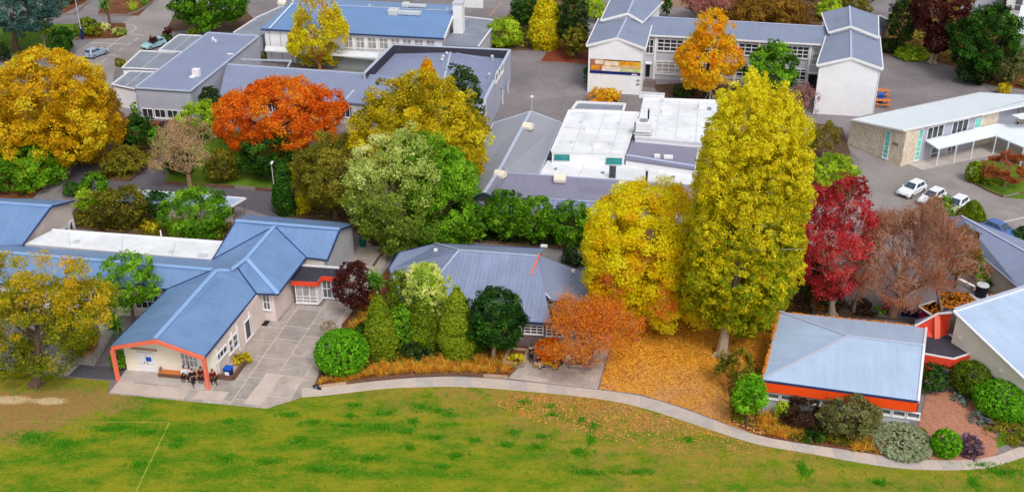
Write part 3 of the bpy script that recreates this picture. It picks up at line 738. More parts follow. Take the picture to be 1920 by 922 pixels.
slab('roof', [[R1, B_, V1, K1, J2, J1], [R1, J1, L1, V0, A_], [L0, L1, V0, LE], [L0, L1, N1, P(-90, 452, ZE + .3)],
              [H2, N1, L1, J2, H1], [H1, K1, V1, C1], [J2, K1, H1], [H2, H1, C1, C2], [T1, N1, H2], [T1, H2, T2], [H2, C2, E2_, T2], [T1, T2, E3, E4],
              ], M['roof_blue'], b1)
slab('roof', [[NWr, NW1, NW3, NWf], [NWr, NW1, NW2, NW0]], M['roof_blue'], b1)
caps('ridge_cap', [(R1, J1), (J1, J2), (J2, H1), (H1, H2), (H1, C1), (L0, L1), (T1, T2), (NWr, NW1)], M['blue_cap'], b1, w=.42, h=.10)
caps('valley', [(L1, V0), (H2, N1), (H2, C2), (K1, V1)], M['dark_gutter'], b1, w=.16, h=.06, dz=.02)
caps('gutter', [(A_, V0), (B_, V1), (C1, V1), (C1, C2), (C2, E2_), (V0, LE), (NW1, NW3), (NW1, NW2), (T2, E2_), (T2, E3), (T1, N1)], M['dark_gutter'], b1, w=.14, h=.16, dz=-.06)
caps('barge_board', [(A_ + Vector((.1, -.1, -.22)), R1 + Vector((0, -.1, -.22))), (R1 + Vector((0, -.1, -.22)), B_ + Vector((-.1, -.1, -.22)))], M['coral_paint'], b1, w=.16, h=.34, dz=0)
for (bx, by) in ((222, 713), (391, 729)):
    p = P(bx, by); mb = MB(); mb.box((p.x, p.y, 1.66), (.3, .3, 3.32), R(-11)); mb.build('post', M['coral_paint'], b1)
# walls
pw0, pw1 = P(239.5, 692), P(409, 708)                               # porch back wall
rs1 = P(497, 602); rs2 = P(519, 603); rs3 = P(548, 567); lw0 = xy(V0) + Vector((.3, .5))
fl = xy(pw0); fr_ = xy(pw1)
walls('wall', [fl, fr_, xy(rs1), lerp(xy(J2), xy(H1), .3), xy(J1) , xy(V0) + Vector((.55, .1))], 0, ZE - .1, M['pink_wall'], b1)
plate('wall', [P(239.5, 692, .12), P(409, 708, .12), (fr_.x, fr_.y, 3.5), (lerp(fl, fr_, .48).x, lerp(fl, fr_, .48).y, 4.8), (fl.x, fl.y, 3.5)], .12, M['cream_wall'], b1).location = (0, -.08, 0)
le_pts = [xy(V0) + Vector((.1, .6)), xy(LE) + Vector((0, .6)), xy(P(-90, 455, ZE)) , xy(N1) + Vector((-.4, 0)), xy(L1)]
walls('wall', le_pts, 0, ZE - .1, M['pink_wall'], b1)
walls('wall', [xy(rs2), xy(rs3), xy(C2) + Vector((-.35, 0)), xy(H2), xy(N1) + Vector((.3, .2)), xy(K1), xy(V1) + Vector((.1, 1.3))], 0, ZE - .1, M['pink_wall'], b1)
bw = [xy(T1) + Vector((.4, 0)), xy(N1) + Vector((.4, .3)), xy(C2) + Vector((-.3, .3)), xy(E2_) + Vector((-.45, .25)), xy(E3) + Vector((-.35, -.35)), xy(E4) + Vector((.4, -.4))]
walls('wall', bw, 0, ZE - .05, M['beige_wall'], b1)
g0, g1, g2 = bw[3], lerp(bw[3], bw[4], .63), bw[4]
plate('wall', [(g0.x, g0.y, 0), (g2.x, g2.y, 0), (g2.x, g2.y, ZE + .1), (T2.x - .35, T2.y, ZR + .35), (g0.x, g0.y, ZE)], .1, M['grey_wall'], b1).location = (.06, -.02, 0)
nw = [xy(NW1) + Vector((-.4, 0)), xy(NW2) + Vector((-.4, -.4)), xy(NW0) + Vector((0, -.4)), xy(NWf), xy(NW3) + Vector((-.2, .5))]
walls('wall', [nw[4], nw[1], nw[2], nw[3]], 0, ZE - .05, M['pink_wall'], b1)
plate('wall', [(nw[4].x, nw[4].y, 0), (nw[1].x, nw[1].y, 0), (nw[1].x, nw[1].y, ZE + .2), (NW1.x - .3, NW1.y, ZR + .3), (nw[4].x, nw[4].y, ZE)], .1, M['pink_wall'], b1).location = (.06, 0, 0)
# white flat roof between the wings
fr4 = [P(98, 431, 3.72), P(419, 454, 3.72), P(396, 487, 3.72), P(44, 458, 3.72)]
slab('flat_roof', [fr4], M['membrane_white'], b1, t=.2)
walls('wall', inset([xy(p) for p in fr4], .25), 0, 3.5, M['brown_wall'], b1)
caps('parapet', [(fr4[0], fr4[1]), (fr4[2], fr4[3])], M['white_paint'], b1, w=.14, h=.12, dz=.06)
for (a, b) in (((128, 436), (131, 460)), ((230, 445), (228, 472)), ((330, 453), (322, 480))):
    caps('membrane_seam', [(P(a[0], a[1], 3.72), P(b[0], b[1], 3.72))], M['galv'], b1, w=.08, h=.03, dz=.012)
def box_on(root, name, px, py, z, size, m, rz=R(-10)):
    p = P(px, py, z); mb = MB(); mb.box((p.x, p.y, z + size[2] / 2), size, rz); return mb.build(name, M[m], root, bevel=min(size) * .06)
for (px, py, sx) in ((144, 458, .5), (380, 484, .9), (322, 477, .4)): box_on(b1, 'roof_hatch', px, py - 4, 3.72, (sx, .6, .14), 'galv')
p = P(303, 447, 3.72); mb = MB(); mb.tube((p.x, p.y, 3.72), (p.x, p.y, 4.7), .07); mb.build('vent_pipe', M['white_paint'], b1)
# openings of the front wing
pwl, pwr = fl + Vector((0, -.2)), fr_ + Vector((0, -.2))
d0, _z = on_wall(pwl, pwr, 262, 690); d1, _z = on_wall(pwl, pwr, 292, 690)
for i, (ua, ub) in enumerate(((d0, (d0 + d1) / 2 - .02), ((d0 + d1) / 2 + .02, d1))):
    dd = wall_bar(b1, 'door', pwl, pwr, ua, ub, .15, 2.25, M['white_paint'], .05)
    mb = MB(); e = (pwr - pwl).normalized(); hp = pwl + e * (ub - .12 if i == 0 else ua + .12) + Vector((e.y, -e.x)) * .1; mb.box((hp.x, hp.y, 1.15), (.05, .06, .25), R(-8)); mb.build('handle', M['steel'], dd)
    fr2 = MB(); o_ = Vector((e.y, -e.x, 0)) * .07
    for z in (.2, 1.0, 2.2):
        fr2 = MB(); fr2.bar(Vector((pwl + e * (ua + .06)).to_3d()) + o_ + Vector((0, 0, z)), Vector((pwl + e * (ub - .06)).to_3d()) + o_ + Vector((0, 0, z)), .04, .03); fr2.build('door_rail', M['grey_wall'], dd)
wall_bar(b1, 'notice', pwl, pwr, d1 - .75, d1 - .25, 1.3, 1.75, M['blue_paint'], .075)
wall_bar(b1, 'sign_board', pwl, pwr, d0 - .5, d1 + .4, 2.42, 2.62, M['timber_pale'], .06)
win_px(b1, pwl, pwr, (338, 660), (372, 688), cols=4, rows=2, gm=M['blind_glass'])
# right side of the front wing
sl, sr = xy(pw1) + Vector((.03, -.02)), xy(rs1)
for px, hw in ((438, .85),):
    u, _z = on_wall(sl, sr, px, 650); win(b1, sl, sr, u - hw, u + hw, .95, 2.3, 2, 2, gm=M['grey_glass'])
for px in (404, 436.5, 448.5, 474): 
    u, _z = on_wall(sl, sr, px, 650); wall_bar(b1, 'downpipe', sl, sr, u - .05, u + .05, .1, 2.9, M['white_paint'], .1)
for px, hw, z0 in ((412, 1.0, 1.6), (469, .7, .3)):
    u, _z = on_wall(sl, sr, px, 640); win(b1, sl, sr, u - hw, u + hw, z0, 2.3, 3 if z0 > 1 else 1, 1, gm=M['dark_glass'])
f0, f1 = xy(rs1) + Vector((-.02, -.03)), xy(rs2) + Vector((.02, -.03))
win_px(b1, xy(P(478, 600)), f1, (492, 551), (508, 580), 2, 2, gm=M['grey_glass'])
u, _z = on_wall(xy(P(478, 600)), f1, 483, 590); wall_bar(b1, 'door', xy(P(478, 600)), f1, u - .45, u + .5, .1, 2.2, M['black_paint'], .06)
walls('wall', [xy(P(478, 598.5)), xy(rs2), xy(V1) + Vector((.6, 1.8)), xy(V1) + Vector((-.8, 1.8))], 0, ZE - .12, M['pink_wall'], b1)
# left long wing windows facing the field
lw0, lw1 = xy(LE) + Vector((0, .55)), xy(V0) + Vector((.1, .55))
for k in range(9):
    L = (lw1 - lw0).length; u = L - 2.6 - k * 2.9
    win(b1, lw0, lw1, u - 1.2, u + 1.2, 1.0, 2.5, 4, 2, gm=M['dark_glass'])
wall_bar(b1, 'sill_board', lw0, lw1, 0, (lw1 - lw0).length, .72, .84, M['white_paint'], .12)
# mural (abstract stand-in): colour bands painted on a board on the gable wall of the north-west wing
mural_o = place('mural_board', P(120, 440), 0, 'bright blue orange and white abstract mural on pink gable wall behind white flat roof', 'mural')
m0, m1 = nw[4] + Vector((.2, -.02)), nw[1] + Vector((.2, -.02)); mL = (m1 - m0).length
bg = wall_bar(mural_o, 'panel', m0, m1, mL * .42, mL * .98, .3, 2.1, M['white_paint'], .03)
mc = ['blue_paint', 'timber_orange', 'white_paint', 'teal_paint', 'red_paint', 'dark_blue_paint', 'timber_yellow']
ee = (m1 - m0).normalized(); oo = Vector((ee.y, -ee.x))
for k in range(34):
    u = mL * random.uniform(.45, .92); z = random.uniform(.45, 1.95); w, h = random.uniform(.15, .5), random.uniform(.3, .8); tl = random.uniform(-.35, .35)
    pts = [(u - w / 2, z - h / 2), (u + w / 2, z - h / 2 + .1), (u + w / 2 + tl, z + h / 2), (u - w / 4 + tl, z + h / 2 - .1)]
    pts = [(min(max(a, mL * .43), mL * .97), min(max(b, .34), 2.06)) for a, b in pts]
    q = [m0 + ee * a + oo * (.05 + k * .001) for a, b in pts]; mb = MB(); mb.face([(p.x, p.y, b) for p, (a, b) in zip(q, pts)]); mb.build('paint_patch', M[random.choice(mc)], mural_o)
# flat roofed glazed entrance beside it
annex = place('entrance_lobby', P(590, 570), 0, 'small glazed entrance lobby with dark flat roof and orange fascia beside blue wing', 'building')
ar_ = q3([(546, 527, 2.85), (595, 529, 2.85), (604, 518, 2.85), (650, 521, 2.85), (652, 504, 2.85), (566, 498, 2.85), (552, 512, 2.85)])
slab('roof', [ar_], M['membrane_dark'], annex, t=.1)
caps('roof_trim', [(ar_[5], ar_[4])], M['white_paint'], annex, w=.2, h=.2, dz=.05)
for a, b in ((ar_[0], ar_[1]), (ar_[1], ar_[2]), (ar_[2], ar_[3])):
    mb = MB(); mb.bar(a + Vector((0, -.05, -.2)), b + Vector((0, -.05, -.2)), .12, .46); mb.build('fascia', M['red_paint'], annex)
an = inset([xy(p) for p in ar_], .25)
walls('wall', an, 0, 2.7, M['blind_glass'], annex)
win(annex, an[0], an[1], .05, (an[1] - an[0]).length - .05, .3, 2.35, 3, 3, gm=M['blind_glass'], rowz=[.18, .36])
win(annex, an[1], an[2], .1, (an[2] - an[1]).length - .1, .3, 2.35, 4, 3, gm=M['blind_glass'], rowz=[.18, .36])
win(annex, an[2], an[3], .1, (an[3] - an[2]).length - .1, .3, 2.35, 5, 2, gm=M['grey_glass'])
p = P(634, 565); mb = MB(); mb.tube((p.x, p.y, 0), (p.x, p.y, 2.7), .07); mb.build('post', M['white_paint'], annex)
# clerestory of the back wing above the lobby
win(b1, xy(C2) + Vector((-.25, .1)), xy(E2_) + Vector((-.45, .1)), .2, 2.4, 2.35, 2.75, 3, 1, gm=M['grey_glass'])

# ---------------------------------------------------------------- centre block, grey corrugated roof
b3 = place('classroom_block', P(950, 640), 0, 'low classroom block with grey corrugated hip roof behind the conifers', 'building')
ra, rb = P(861, 469, 5.2), P(1008, 480, 5.2)
bl, br = P(816, 456, 3.0), P(1022, 466, 3.0); fl3, fr3 = P(762, 590, 3.0), P(1034, 606, 3.0)
lw3 = P(748, 473, 3.0); lw4 = P(728, 503, 3.0)
r1 = P(1015, 477, 4.3); r2 = P(1103, 514, 2.9); r3 = P(1106, 566, 2.9); r4 = P(994, 519, 4.3)
slab('roof', [[ra, rb, fr3, fl3], [ra, rb, br, bl], [ra, bl, lw3, lw4, fl3]], M['roof_corrugated'], b3)
slab('roof', [[P(1012, 479, 4.5), r2, r3, P(1033, 562, 3.3), P(996, 519, 4.1)]], M['roof_slate'], b3)
caps('ridge_cap', [(ra, rb), (ra, fl3), (ra, bl)], M['pale_cap'], b3, w=.2, h=.05)
caps('ridge_cap', [(P(994, 519, 4.35), P(1032, 561, 3.35))], M['pale_cap'], b3, w=.2)
caps('gutter', [(fl3, fr3), (bl, br), (lw3, lw4), (lw4, fl3), (lw3, bl)], M['dark_gutter'], b3, w=.16, h=.16, dz=-.06)
caps('barge_board', [(P(1012, 477, 5.25), P(996, 517, 4.45))], M['coral_paint'], b3, w=.14, h=.2)
w3 = inset([xy(p) for p in (fl3, fr3, br, bl, lw3)], .45)
walls('wall', w3, 0, 2.9, M['brown_wall'], b3)
w3r = inset([xy(p) for p in (P(996, 530, 3), P(1036, 590, 3), P(1100, 562, 3), P(1100, 516, 3), P(1020, 478, 3))], .3)
walls('wall', w3r, 0, 2.75, M['brown_wall'], b3)
for (a, b, c) in (((984, 608), (1018, 626), 3), ((1025, 612), (1054, 630), 3)): win_px(b3, w3[0], w3[1] + (w3[1] - w3[0]) * .05, a, b, c, 3, gm=M['dark_glass'])
win_px(b3, w3[0], w3[1], (955, 610), (978, 632), 2, 2, gm=M['grey_glass'])
win_px(b3, w3[0], w3[1], (870, 600), (930, 625), 4, 2, gm=M['dark_glass'])
for px, py in ((817, 471), (1075, 510)): box_on(b3, 'roof_vent', px, py, 3.6, (.35, .3, .3), 'white_paint')
box_on(b3, 'roof_vent', 1020, 463, 3.0, (.7, .3, .25), 'white_paint')

# ---------------------------------------------------------------- front right: pale blue hip roof, orange fascia
b4 = place('classroom_block', P(1570, 800), 0, 'square classroom with pale blue hip roof and orange fascia at front right', 'building')
F1, F2, F3, F4 = P(1428, 712, 3.3), P(1722, 752, 3.3), P(1737, 612, 3.3), P(1462, 584, 3.3); G1, G2 = P(1591, 630, 4.5), P(1733, 647, 4.5)
slab('roof', [[F1, F2, G2, G1], [F1, G1, F4], [F4, G1, G2, F3]], M['roof_pale_blue'], b4)
caps('ridge_cap', [(G1, G2), (G1, F1), (G1, F4)], M['pale_cap'], b4, w=.26)
caps('gutter', [(F1, F2)], M['dark_gutter'], b4, w=.14, h=.14, dz=-.05)
caps('barge_board', [(F2, G2), (G2, F3)], M['white_paint'], b4, w=.2, h=.3, dz=-.05)
w4 = inset([xy(p) for p in (F1, F2, F3, F4)], .35)
walls('wall', w4, 0, 3.1, M['grey_wall'], b4)
plate('wall', [(w4[1].x, w4[1].y, 0), (w4[2].x, w4[2].y, 0), (w4[2].x, w4[2].y, 3.1), (G2.x - .3, G2.y, 4.3), (w4[1].x, w4[1].y, 3.1)], .1, M['grey_wall'], b4)
mb = MB(); mb.bar(F1 + Vector((.02, -.02, -.62)), F2 + Vector((-.02, -.02, -.62)), .18, .84); mb.build('fascia', M['orange_paint'], b4)
u = 0; LL = (w4[1] - w4[0]).length
for k in range(11):
    win(b4, w4[0], w4[1], .25 + k * 1.15, 1.25 + k * 1.15, 1.38, 1.92, 1, 1, gm=M['grey_glass'], fw=.1, proud=.1)
for a, b in ((F4, F3), (F4, F1)):
    mb = MB(); n = 60
    for i in range(n * 3):
        t = random.random(); p = lerp(a, b, t) + Vector((random.uniform(-.12, .12), random.uniform(-.14, .08), .03)); mb.box(p, (random.uniform(.08, .22), random.uniform(.06, .14), random.uniform(.02, .05)), random.uniform(0, 3))
    o = mb.build('gutter_leaves', M['lichen'], b4); o['kind'] = 'stuff'
mb = MB(); p = P(1728, 790); mb.box((p.x - .4, p.y + 1.0, 1.1), (.2, 1.4, 2.2), R(-10)); mb.build('screen', M['black_paint'], b4)

# ---------------------------------------------------------------- far right hall and the coral link
b5 = place('hall', P(1900, 640), 0, 'large pale blue roofed hall with cream wall at the right edge', 'building')
h1 = P(1788, 584, 5.9); h2 = P(1960, 528, 5.9); h3 = P(1990, 776, 2.9); h4 = P(2260, 690, 2.9); 
slab('roof', [[h1, h2, h4, h3]], M['roof_pale_blue'], b5, t=.2)
caps('barge_board', [(h1, h3), (h1, h2)], M['white_paint'], b5, w=.2, h=.16, dz=.02)
caps('gutter', [(h1 + Vector((.25, .3, 0)), h2 + Vector((.25, .3, 0)))], M['pale_cap'], b5, w=.4, h=.1, dz=.06)
hb = inset([xy(h1), xy(h3), xy(h4), xy(h2)], .25)
walls('wall', hb, 0, [5.7, 2.75, 2.75, 5.7], M['cream_wall'], b5)
win_px(b5, hb[0], hb[1], (1858, 703), (1873, 725), 1, 1, gm=M['dark_glass'], fm=M['dark_blue_paint'])
for px, py in ((1800, 632), (1877, 694)):
    u, z = on_wall(hb[0], hb[1], px, py); wall_bar(b5, 'wall_light', hb[0], hb[1], u - .15, u + .15, z - .1, z + .1, M['white_paint'], .15)
b5l = place('link_building', P(1785, 720), 0, 'coral painted link building with dark flat roof between the two pale roofs', 'building')
lr = q3([(1732, 663, 2.7), (1788, 673, 2.7), (1830, 659, 2.7), (1779, 627, 2.7), (1757, 634, 2.7), (1738, 631, 2.7)])
slab('flat_roof', [lr], M['membrane_dark'], b5l, t=.1)
caps('roof_trim', [(lr[0], lr[1]), (lr[1], lr[2]), (lr[2], lr[3])], M['white_paint'], b5l, w=.12, h=.12, dz=.04)
for a, b in ((lr[0], lr[1]), (lr[1], lr[2])):
    mb = MB(); mb.bar(a + Vector((0, -.03, -.42)), b + Vector((0, -.03, -.42)), .14, .75); mb.build('fascia', M['red_paint'], b5l)
lwp = inset([xy(p) for p in lr], .25); walls('wall', lwp, 0, 2.55, M['red_paint'], b5l)
win_px(b5l, lwp[0], lwp[1], (1752, 688), (1777, 716), 2, 2, gm=M['grey_glass']); win(b5l, lwp[1], lwp[2], .3, 1.7, .5, 1.75, 2, 2, gm=M['grey_glass'])
c0, c1, c2 = P(1714, 612, 3.35), P(1757, 634, 2.72), P(1777, 627, 2.72)
zt = 5.55
tA, tB = P(1757, 589, 5.0), P(1784, 587, 5.6)
plate('wall', [c1 + Vector((0, .1, 0)), P(1738, 631, 2.72), P(1737, 617, 3.3), c0, tA], .3, M['red_paint'], b5l)
plate('wall', [c1 + Vector((0, .1, 0)), c2, tB, P(1771, 590, 5.1), tA], .3, M['red_paint'], b5l)
mb = MB(); mb.bar(c1 + Vector((0, -.02, 0)), tA + Vector((0, -.02, 0)), .5, .16, up=(0, -1, 0)); mb.build('pilaster', M['coral_paint'], b5l)
slab('roof', [[c0 + Vector((0, 0, .1)), tA + Vector((0, 0, .1)), tB + Vector((0, 0, .1)), P(1784, 580, 5.4), P(1716, 600, 3.2)]], M['roof_slate'], b5l, t=.12)
caps('roof_trim', [(c0 + Vector((0, -.1, .1)), tA + Vector((0, -.1, .1))), (tA + Vector((0, -.1, .1)), tB + Vector((0, -.1, .1)))], M['white_paint'], b5l, w=.15, h=.15)
# lower flat roofs behind the link
b5b = place('flat_roofed_annex', P(1800, 590), 0, 'dark flat roofed annex strewn with orange leaves behind the hall', 'building')
fb = q3([(1756, 545, 3.0), (1842, 551, 3.0), (1880, 556, 3.0), (1765, 583, 3.0)])
slab('flat_roof', [fb], M['membrane_dark'], b5b, t=.15); walls('wall', inset([xy(p) for p in fb], .2), 0, 2.8, M['brown_wall'], b5b)
caps('parapet', [(fb[0], fb[1]), (fb[3], fb[0])], M['timber_grey'], b5b, w=.15, h=.35, dz=.15)
fb2 = q3([(1722, 575, 2.8), (1753, 565, 2.8), (1764, 571, 2.8), (1762, 584, 2.8), (1746, 591, 2.8)])
slab('flat_roof', [fb2], M['membrane_dark'], b5b, t=.15); walls('wall', inset([xy(p) for p in fb2], .12), 0, 2.6, M['magenta_paint'], b5b)
caps('roof_trim', [(fb2[0], fb2[1]), (fb2[1], fb2[2]), (fb2[4], fb2[0])], M['white_paint'], b5b, w=.14, h=.14)
mb = MB()
for poly in (fb, fb2):
    pl = [xy(p) for p in poly]; x0, x1 = min(p.x for p in pl), max(p.x for p in pl); y0, y1 = min(p.y for p in pl), max(p.y for p in pl)
    cl = [(random.uniform(x0, x1), random.uniform(y0, y1)) for _ in range(5)]
    for i in range(700):
        c = random.choice(cl); q = Vector((random.gauss(c[0], 1.3), random.gauss(c[1], .7)))
        if inside(q, pl): mb.box((q.x, q.y, poly[0].z + .04), (random.uniform(.12, .35), random.uniform(.1, .2), .05), random.uniform(0, 3))
o = mb.build('roof_leaves', M['lichen'], b5b); o['kind'] = 'stuff'
p = P(1838, 556, 3.0); tk = empty('roof_vent_tank', p, 0, 'round black vent tank with white flue pipe on the leafy flat roof', 'roof vent')
mb = MB(); mb.tube((0, 0, 0), (0, 0, 1.3), .52, .58, 16); mb.build('tank', M['black_paint'], tk, smooth=False)
mb = MB(); mb.tube((0, 0, 1.3), (0, 0, 1.36), .6, .56, 16); mb.build('lid', M['galv'], tk)
mb = MB(); mb.tube((-.4, .2, .9), (-2.1, .9, 1.5), .12, .12, 8); mb.build('flue', M['white_paint'], tk)
mb = MB(); mb.box((0, 0, .04), (1.7, 1.4, .08), .2); mb.build('base', M['galv'], tk)
sail = place('blue_screen', P(1690, 590), 0, 'dark blue screen panel leaning beside the bare tree behind the square classroom', 'screen')
plate('panel', [P(1689, 592, .1), P(1737, 598, .2), P(1737, 590, .5), P(1690, 565, 2.4)], .08, M['dark_blue_paint'], sail)
caps('rail', [(P(1690, 565, 2.5), P(1740, 590, .7))], M['timber_grey'], sail, w=.12, h=.12)
shed = place('low_shed', P(1685, 568), 0, 'low flat shed with dark wall behind the bare tree', 'shed')
sp4 = q3([(1655, 560, 1.6), (1692, 563, 1.6), (1697, 548, 1.6), (1662, 546, 1.6)]); slab('roof', [sp4], M['membrane_grey'], shed); walls('wall', inset([xy(p) for p in sp4], .1), 0, 1.45, M['magenta_paint'], shed)

# ---------------------------------------------------------------- grey roof behind, right edge
b6 = place('classroom_block', P(1870, 540), 0, 'grey gabled roof building at right edge behind the bare tree', 'building')
s1, s2, s3, s4, s5 = P(1802, 405, 4.6), P(2080, 560, 4.6), P(1757, 409, 3.0), P(1912, 540, 3.0), P(2000, 612, 3.0)
s6, s7 = P(1841, 424, 3.6), P(2080, 512, 3.0)
slab('roof', [[s1, s2, s5, s4, s3]], M['roof_slate'], b6); slab('roof', [[s1, s2, s7, s6]], M['roof_slate'], b6)
caps('ridge_cap', [(s1, s2)], M['lavender_cap'], b6, w=.25)
caps('gutter', [(s3, s4), (s1, s3), (s4, s5)], M['lavender_cap'], b6, w=.14, h=.14, dz=-.05)
walls('wall', inset([xy(p) for p in (s3, s4, s5, s7, s6)], .4), 0, 2.8, M['beige_wall'], b6)
# ---------------------------------------------------------------- limestone building on the right
b7 = place('limestone_building', P(1690, 312), 0, 'modern limestone and grey building with white roof and verandah at right', 'building')
k1, k2, k3, k4, k5 = P(1695, 244.5, 5.1), P(1990, 183, 5.1), P(2010, 168, 4.3), P(1837, 173, 3.5), P(1594, 224, 3.5)
slab('roof', [[k1, k2, P(2010, 196, 3.9), k4, k5]], M['roof_white'], b7, t=.18)
caps('barge_board', [(k5, k1), (k1, k2)], M['white_paint'], b7, w=.12, h=.22, dz=-.06)
caps('ridge_cap', [(k5, k4)], M['timber_grey'], b7, w=.15, h=.12)
w7 = inset([xy(k5), xy(k1), xy(k2), xy(k4) + Vector((6, 0))], .22)
wa, wb, wc = xy(P(1590, 268)), xy(P(1688, 312)), xy(P(1990, 232))
walls('wall', [wa, wb, wc, xy(k4) + Vector((8, -1)), xy(k4) + Vector((0, -.3))], 0, [3.35, 4.95, 4.95, 3.6, 3.35], M['blue_grey_wall'], b7)
L7 = (wb - wa).length; 
e7 = (wb - wa).normalized(); o7 = Vector((e7.y, -e7.x))
q = [(wa + o7 * .06), (wb + o7 * .06)]
plate('stone_wall', [(q[0].x, q[0].y, 0), (q[1].x, q[1].y, 0), (q[1].x, q[1].y, 4.93), (q[0].x, q[0].y, 3.33)], .16, M['limestone'], b7)
u1, _ = on_wall(wb, wc, 1713, 300); wall_bar(b7, 'stone_wall', wb, wc, -.05, u1, 0, 4.9, M['limestone'], .07)
ua, _ = on_wall(wb, wc, 1838, 230); ub, _ = on_wall(wb, wc, 1870, 225); wall_bar(b7, 'stone_wall', wb, wc, ua, ub, 0, 4.88, M['limestone'], .07)
wb7, wa7 = wb + o7 * .08, wa + o7 * .08
uw, _z = on_wall(wa7, wb7, 1663, 270); win(b7, wa7, wb7, uw - .4, uw + .4, .25, 4.0, 1, 5, gm=M['aqua_glass'], rowz=[.16, .32, .42, .62])
win(b7, wb, wc, u1 + .05, u1 + .8, .3, 4.6, 1, 5, gm=M['aqua_glass'], rowz=[.14, .28, .44, .66], fm=M['white_paint'])
wall_bar(b7, 'plaque', wa7, wb7, on_wall(wa7, wb7, 1673, 272)[0], on_wall(wa7, wb7, 1684, 272)[0], 2.45, 2.85, M['timber_grey'], .05)
win_px(b7, wb, wc, (1740, 240), (1766, 255), 3, 1, gm=M['dark_glass'], fw=.14); win_px(b7, wb, wc, (1787, 229), (1812, 245), 3, 1, gm=M['dark_glass'], fw=.14)
win_px(b7, wb, wc, (1829, 223), (1837, 238), 1, 1, gm=M['aqua_glass'], fw=.12)
cv = q3([(1737, 264, 2.9), (1759, 279, 2.55), (1867, 254, 2.55), (1867, 232, 2.9)])
slab('canopy', [cv], M['roof_white'], b7, t=.14)
cv2 = q3([(1867, 232, 2.9), (1867, 254, 2.55), (1990, 306, 2.55), (1990, 236, 3.0)]); slab('canopy', [cv2], M['roof_white'], b7, t=.14)
for x, y in ((1755, 312), (1787, 307), (1819, 299), (1861, 289), (1884, 300), (1912, 312)):
    p = P(x, y); mb = MB(); mb.box((p.x, p.y, 1.25), (.13, .13, 2.5), R(25)); mb.build('post', M['white_paint'], b7)
sheet('verandah_floor', [xy(p) for p in pxs([(1704, 310), (1728, 320), (1862, 291), (1990, 330), (1990, 290), (1870, 250)])], .12, M['concrete'], kind=None, t=.1, parent=b7)
for x0, x1, y0, y1 in ((1747, 1757, 277, 297),): win_px(b7, wb, wc, (x0, y0), (x1, y1), 1, 2, gm=M['grey_glass'], name='door')
win_px(b7, wb, wc, (1776, 276), (1790, 290), 2, 2, gm=M['grey_glass']); 
gb = place('gable_wing', P(1905, 230), 0, 'small limestone wing with white mono roof at the right frame edge', 'building')
gw = [xy(p) for p in pxs([(1893, 252), (1912, 262), (2000, 250), (2000, 215), (1930, 215)])]
walls('wall', gw, 0, 4.6, M['limestone'], gb); slab('roof', [[P(1897, 215, 4.7), P(1912, 222, 4.7), P(2000, 222, 4.7), P(2000, 200, 4.7)]], M['roof_white'], gb)
win(gb, gw[0], gw[1], .4, 1.0, 3.0, 4.2, 1, 1, gm=M['aqua_glass']); win(gb, gw[0], gw[1], .3, 1.3, .4, 2.3, 2, 2, gm=M['dark_glass'])

# ---------------------------------------------------------------- two-storey block
b8 = place('two_storey_block', P(1390, 165), 0, 'white two storey school block with twin gables and banner at top right', 'building')
ZG = 7.3
def gable(xl, xa, xr, yl, ya, yr, rid, bl_, br_, base, zb):
    """front gable: left eave, apex, right eave pixels; rid = ridge back, bl_/br_ back eaves"""
    l, a, r = P(xl, yl, zb), P(xa, ya, zb + 1.25), P(xr, yr, zb)
    rb = P(rid[0], rid[1], zb + 1.25); lb, rb2 = P(*bl_, zb), P(*br_, zb)
    slab('roof', [[l, a, rb, lb], [a, r, rb2, rb]], M['roof_block'], b8)
    caps('ridge_cap', [(a, rb)], M['lavender_cap'], b8, w=.3)
    caps('barge_board', [(l + Vector((0, -.06, 0)), a + Vector((0, -.06, 0))), (a + Vector((0, -.06, 0)), r + Vector((0, -.06, 0)))], M['white_paint'], b8, w=.14, h=.34, dz=-.1)
    caps('gutter', [(l, lb), (r, rb2)], M['white_paint'], b8, w=.16, h=.16, dz=-.05)
    w = inset([xy(l), xy(r), xy(rb2), xy(lb)], .38); walls('wall', w, 0, zb - .1, M['white_wall'], b8)
    m_ = lerp(w[0], w[1], .5); plate('wall', [(w[0].x, w[0].y, 0), (w[1].x, w[1].y, 0), (w[1].x, w[1].y, zb - .05), (m_.x, m_.y, zb + 1.05), (w[0].x, w[0].y, zb - .05)], .1, M['white_wall'], b8).location = (0, -.05, 0)
    for i in (0, 1):
        p = w[i]; mb = MB(); mb.tube((p.x, p.y - .12, 0), (p.x, p.y - .12, zb - .1), .06, n=6); mb.build('downpipe', M['white_paint'], b8)
    return w
gR = gable(1531, 1596, 1656, 122, 108, 129, (1595, 54), (1552, 56), (1650, 68), None, ZG)
gL = gable(1099, 1157, 1211, 85, 71, 91, (1176, 33), (1122, 35), (1224, 42), None, ZG)
gR2 = gable(1553, 1595, 1648, 60.5, 49, 70, (1593, 12), (1540, 24), (1647, 30), None, ZG + .75)
gL2 = gable(1126, 1177, 1206, 38, 25, 42, (1195, -14), (1146, -4), (1243, 4), None, ZG + .75)
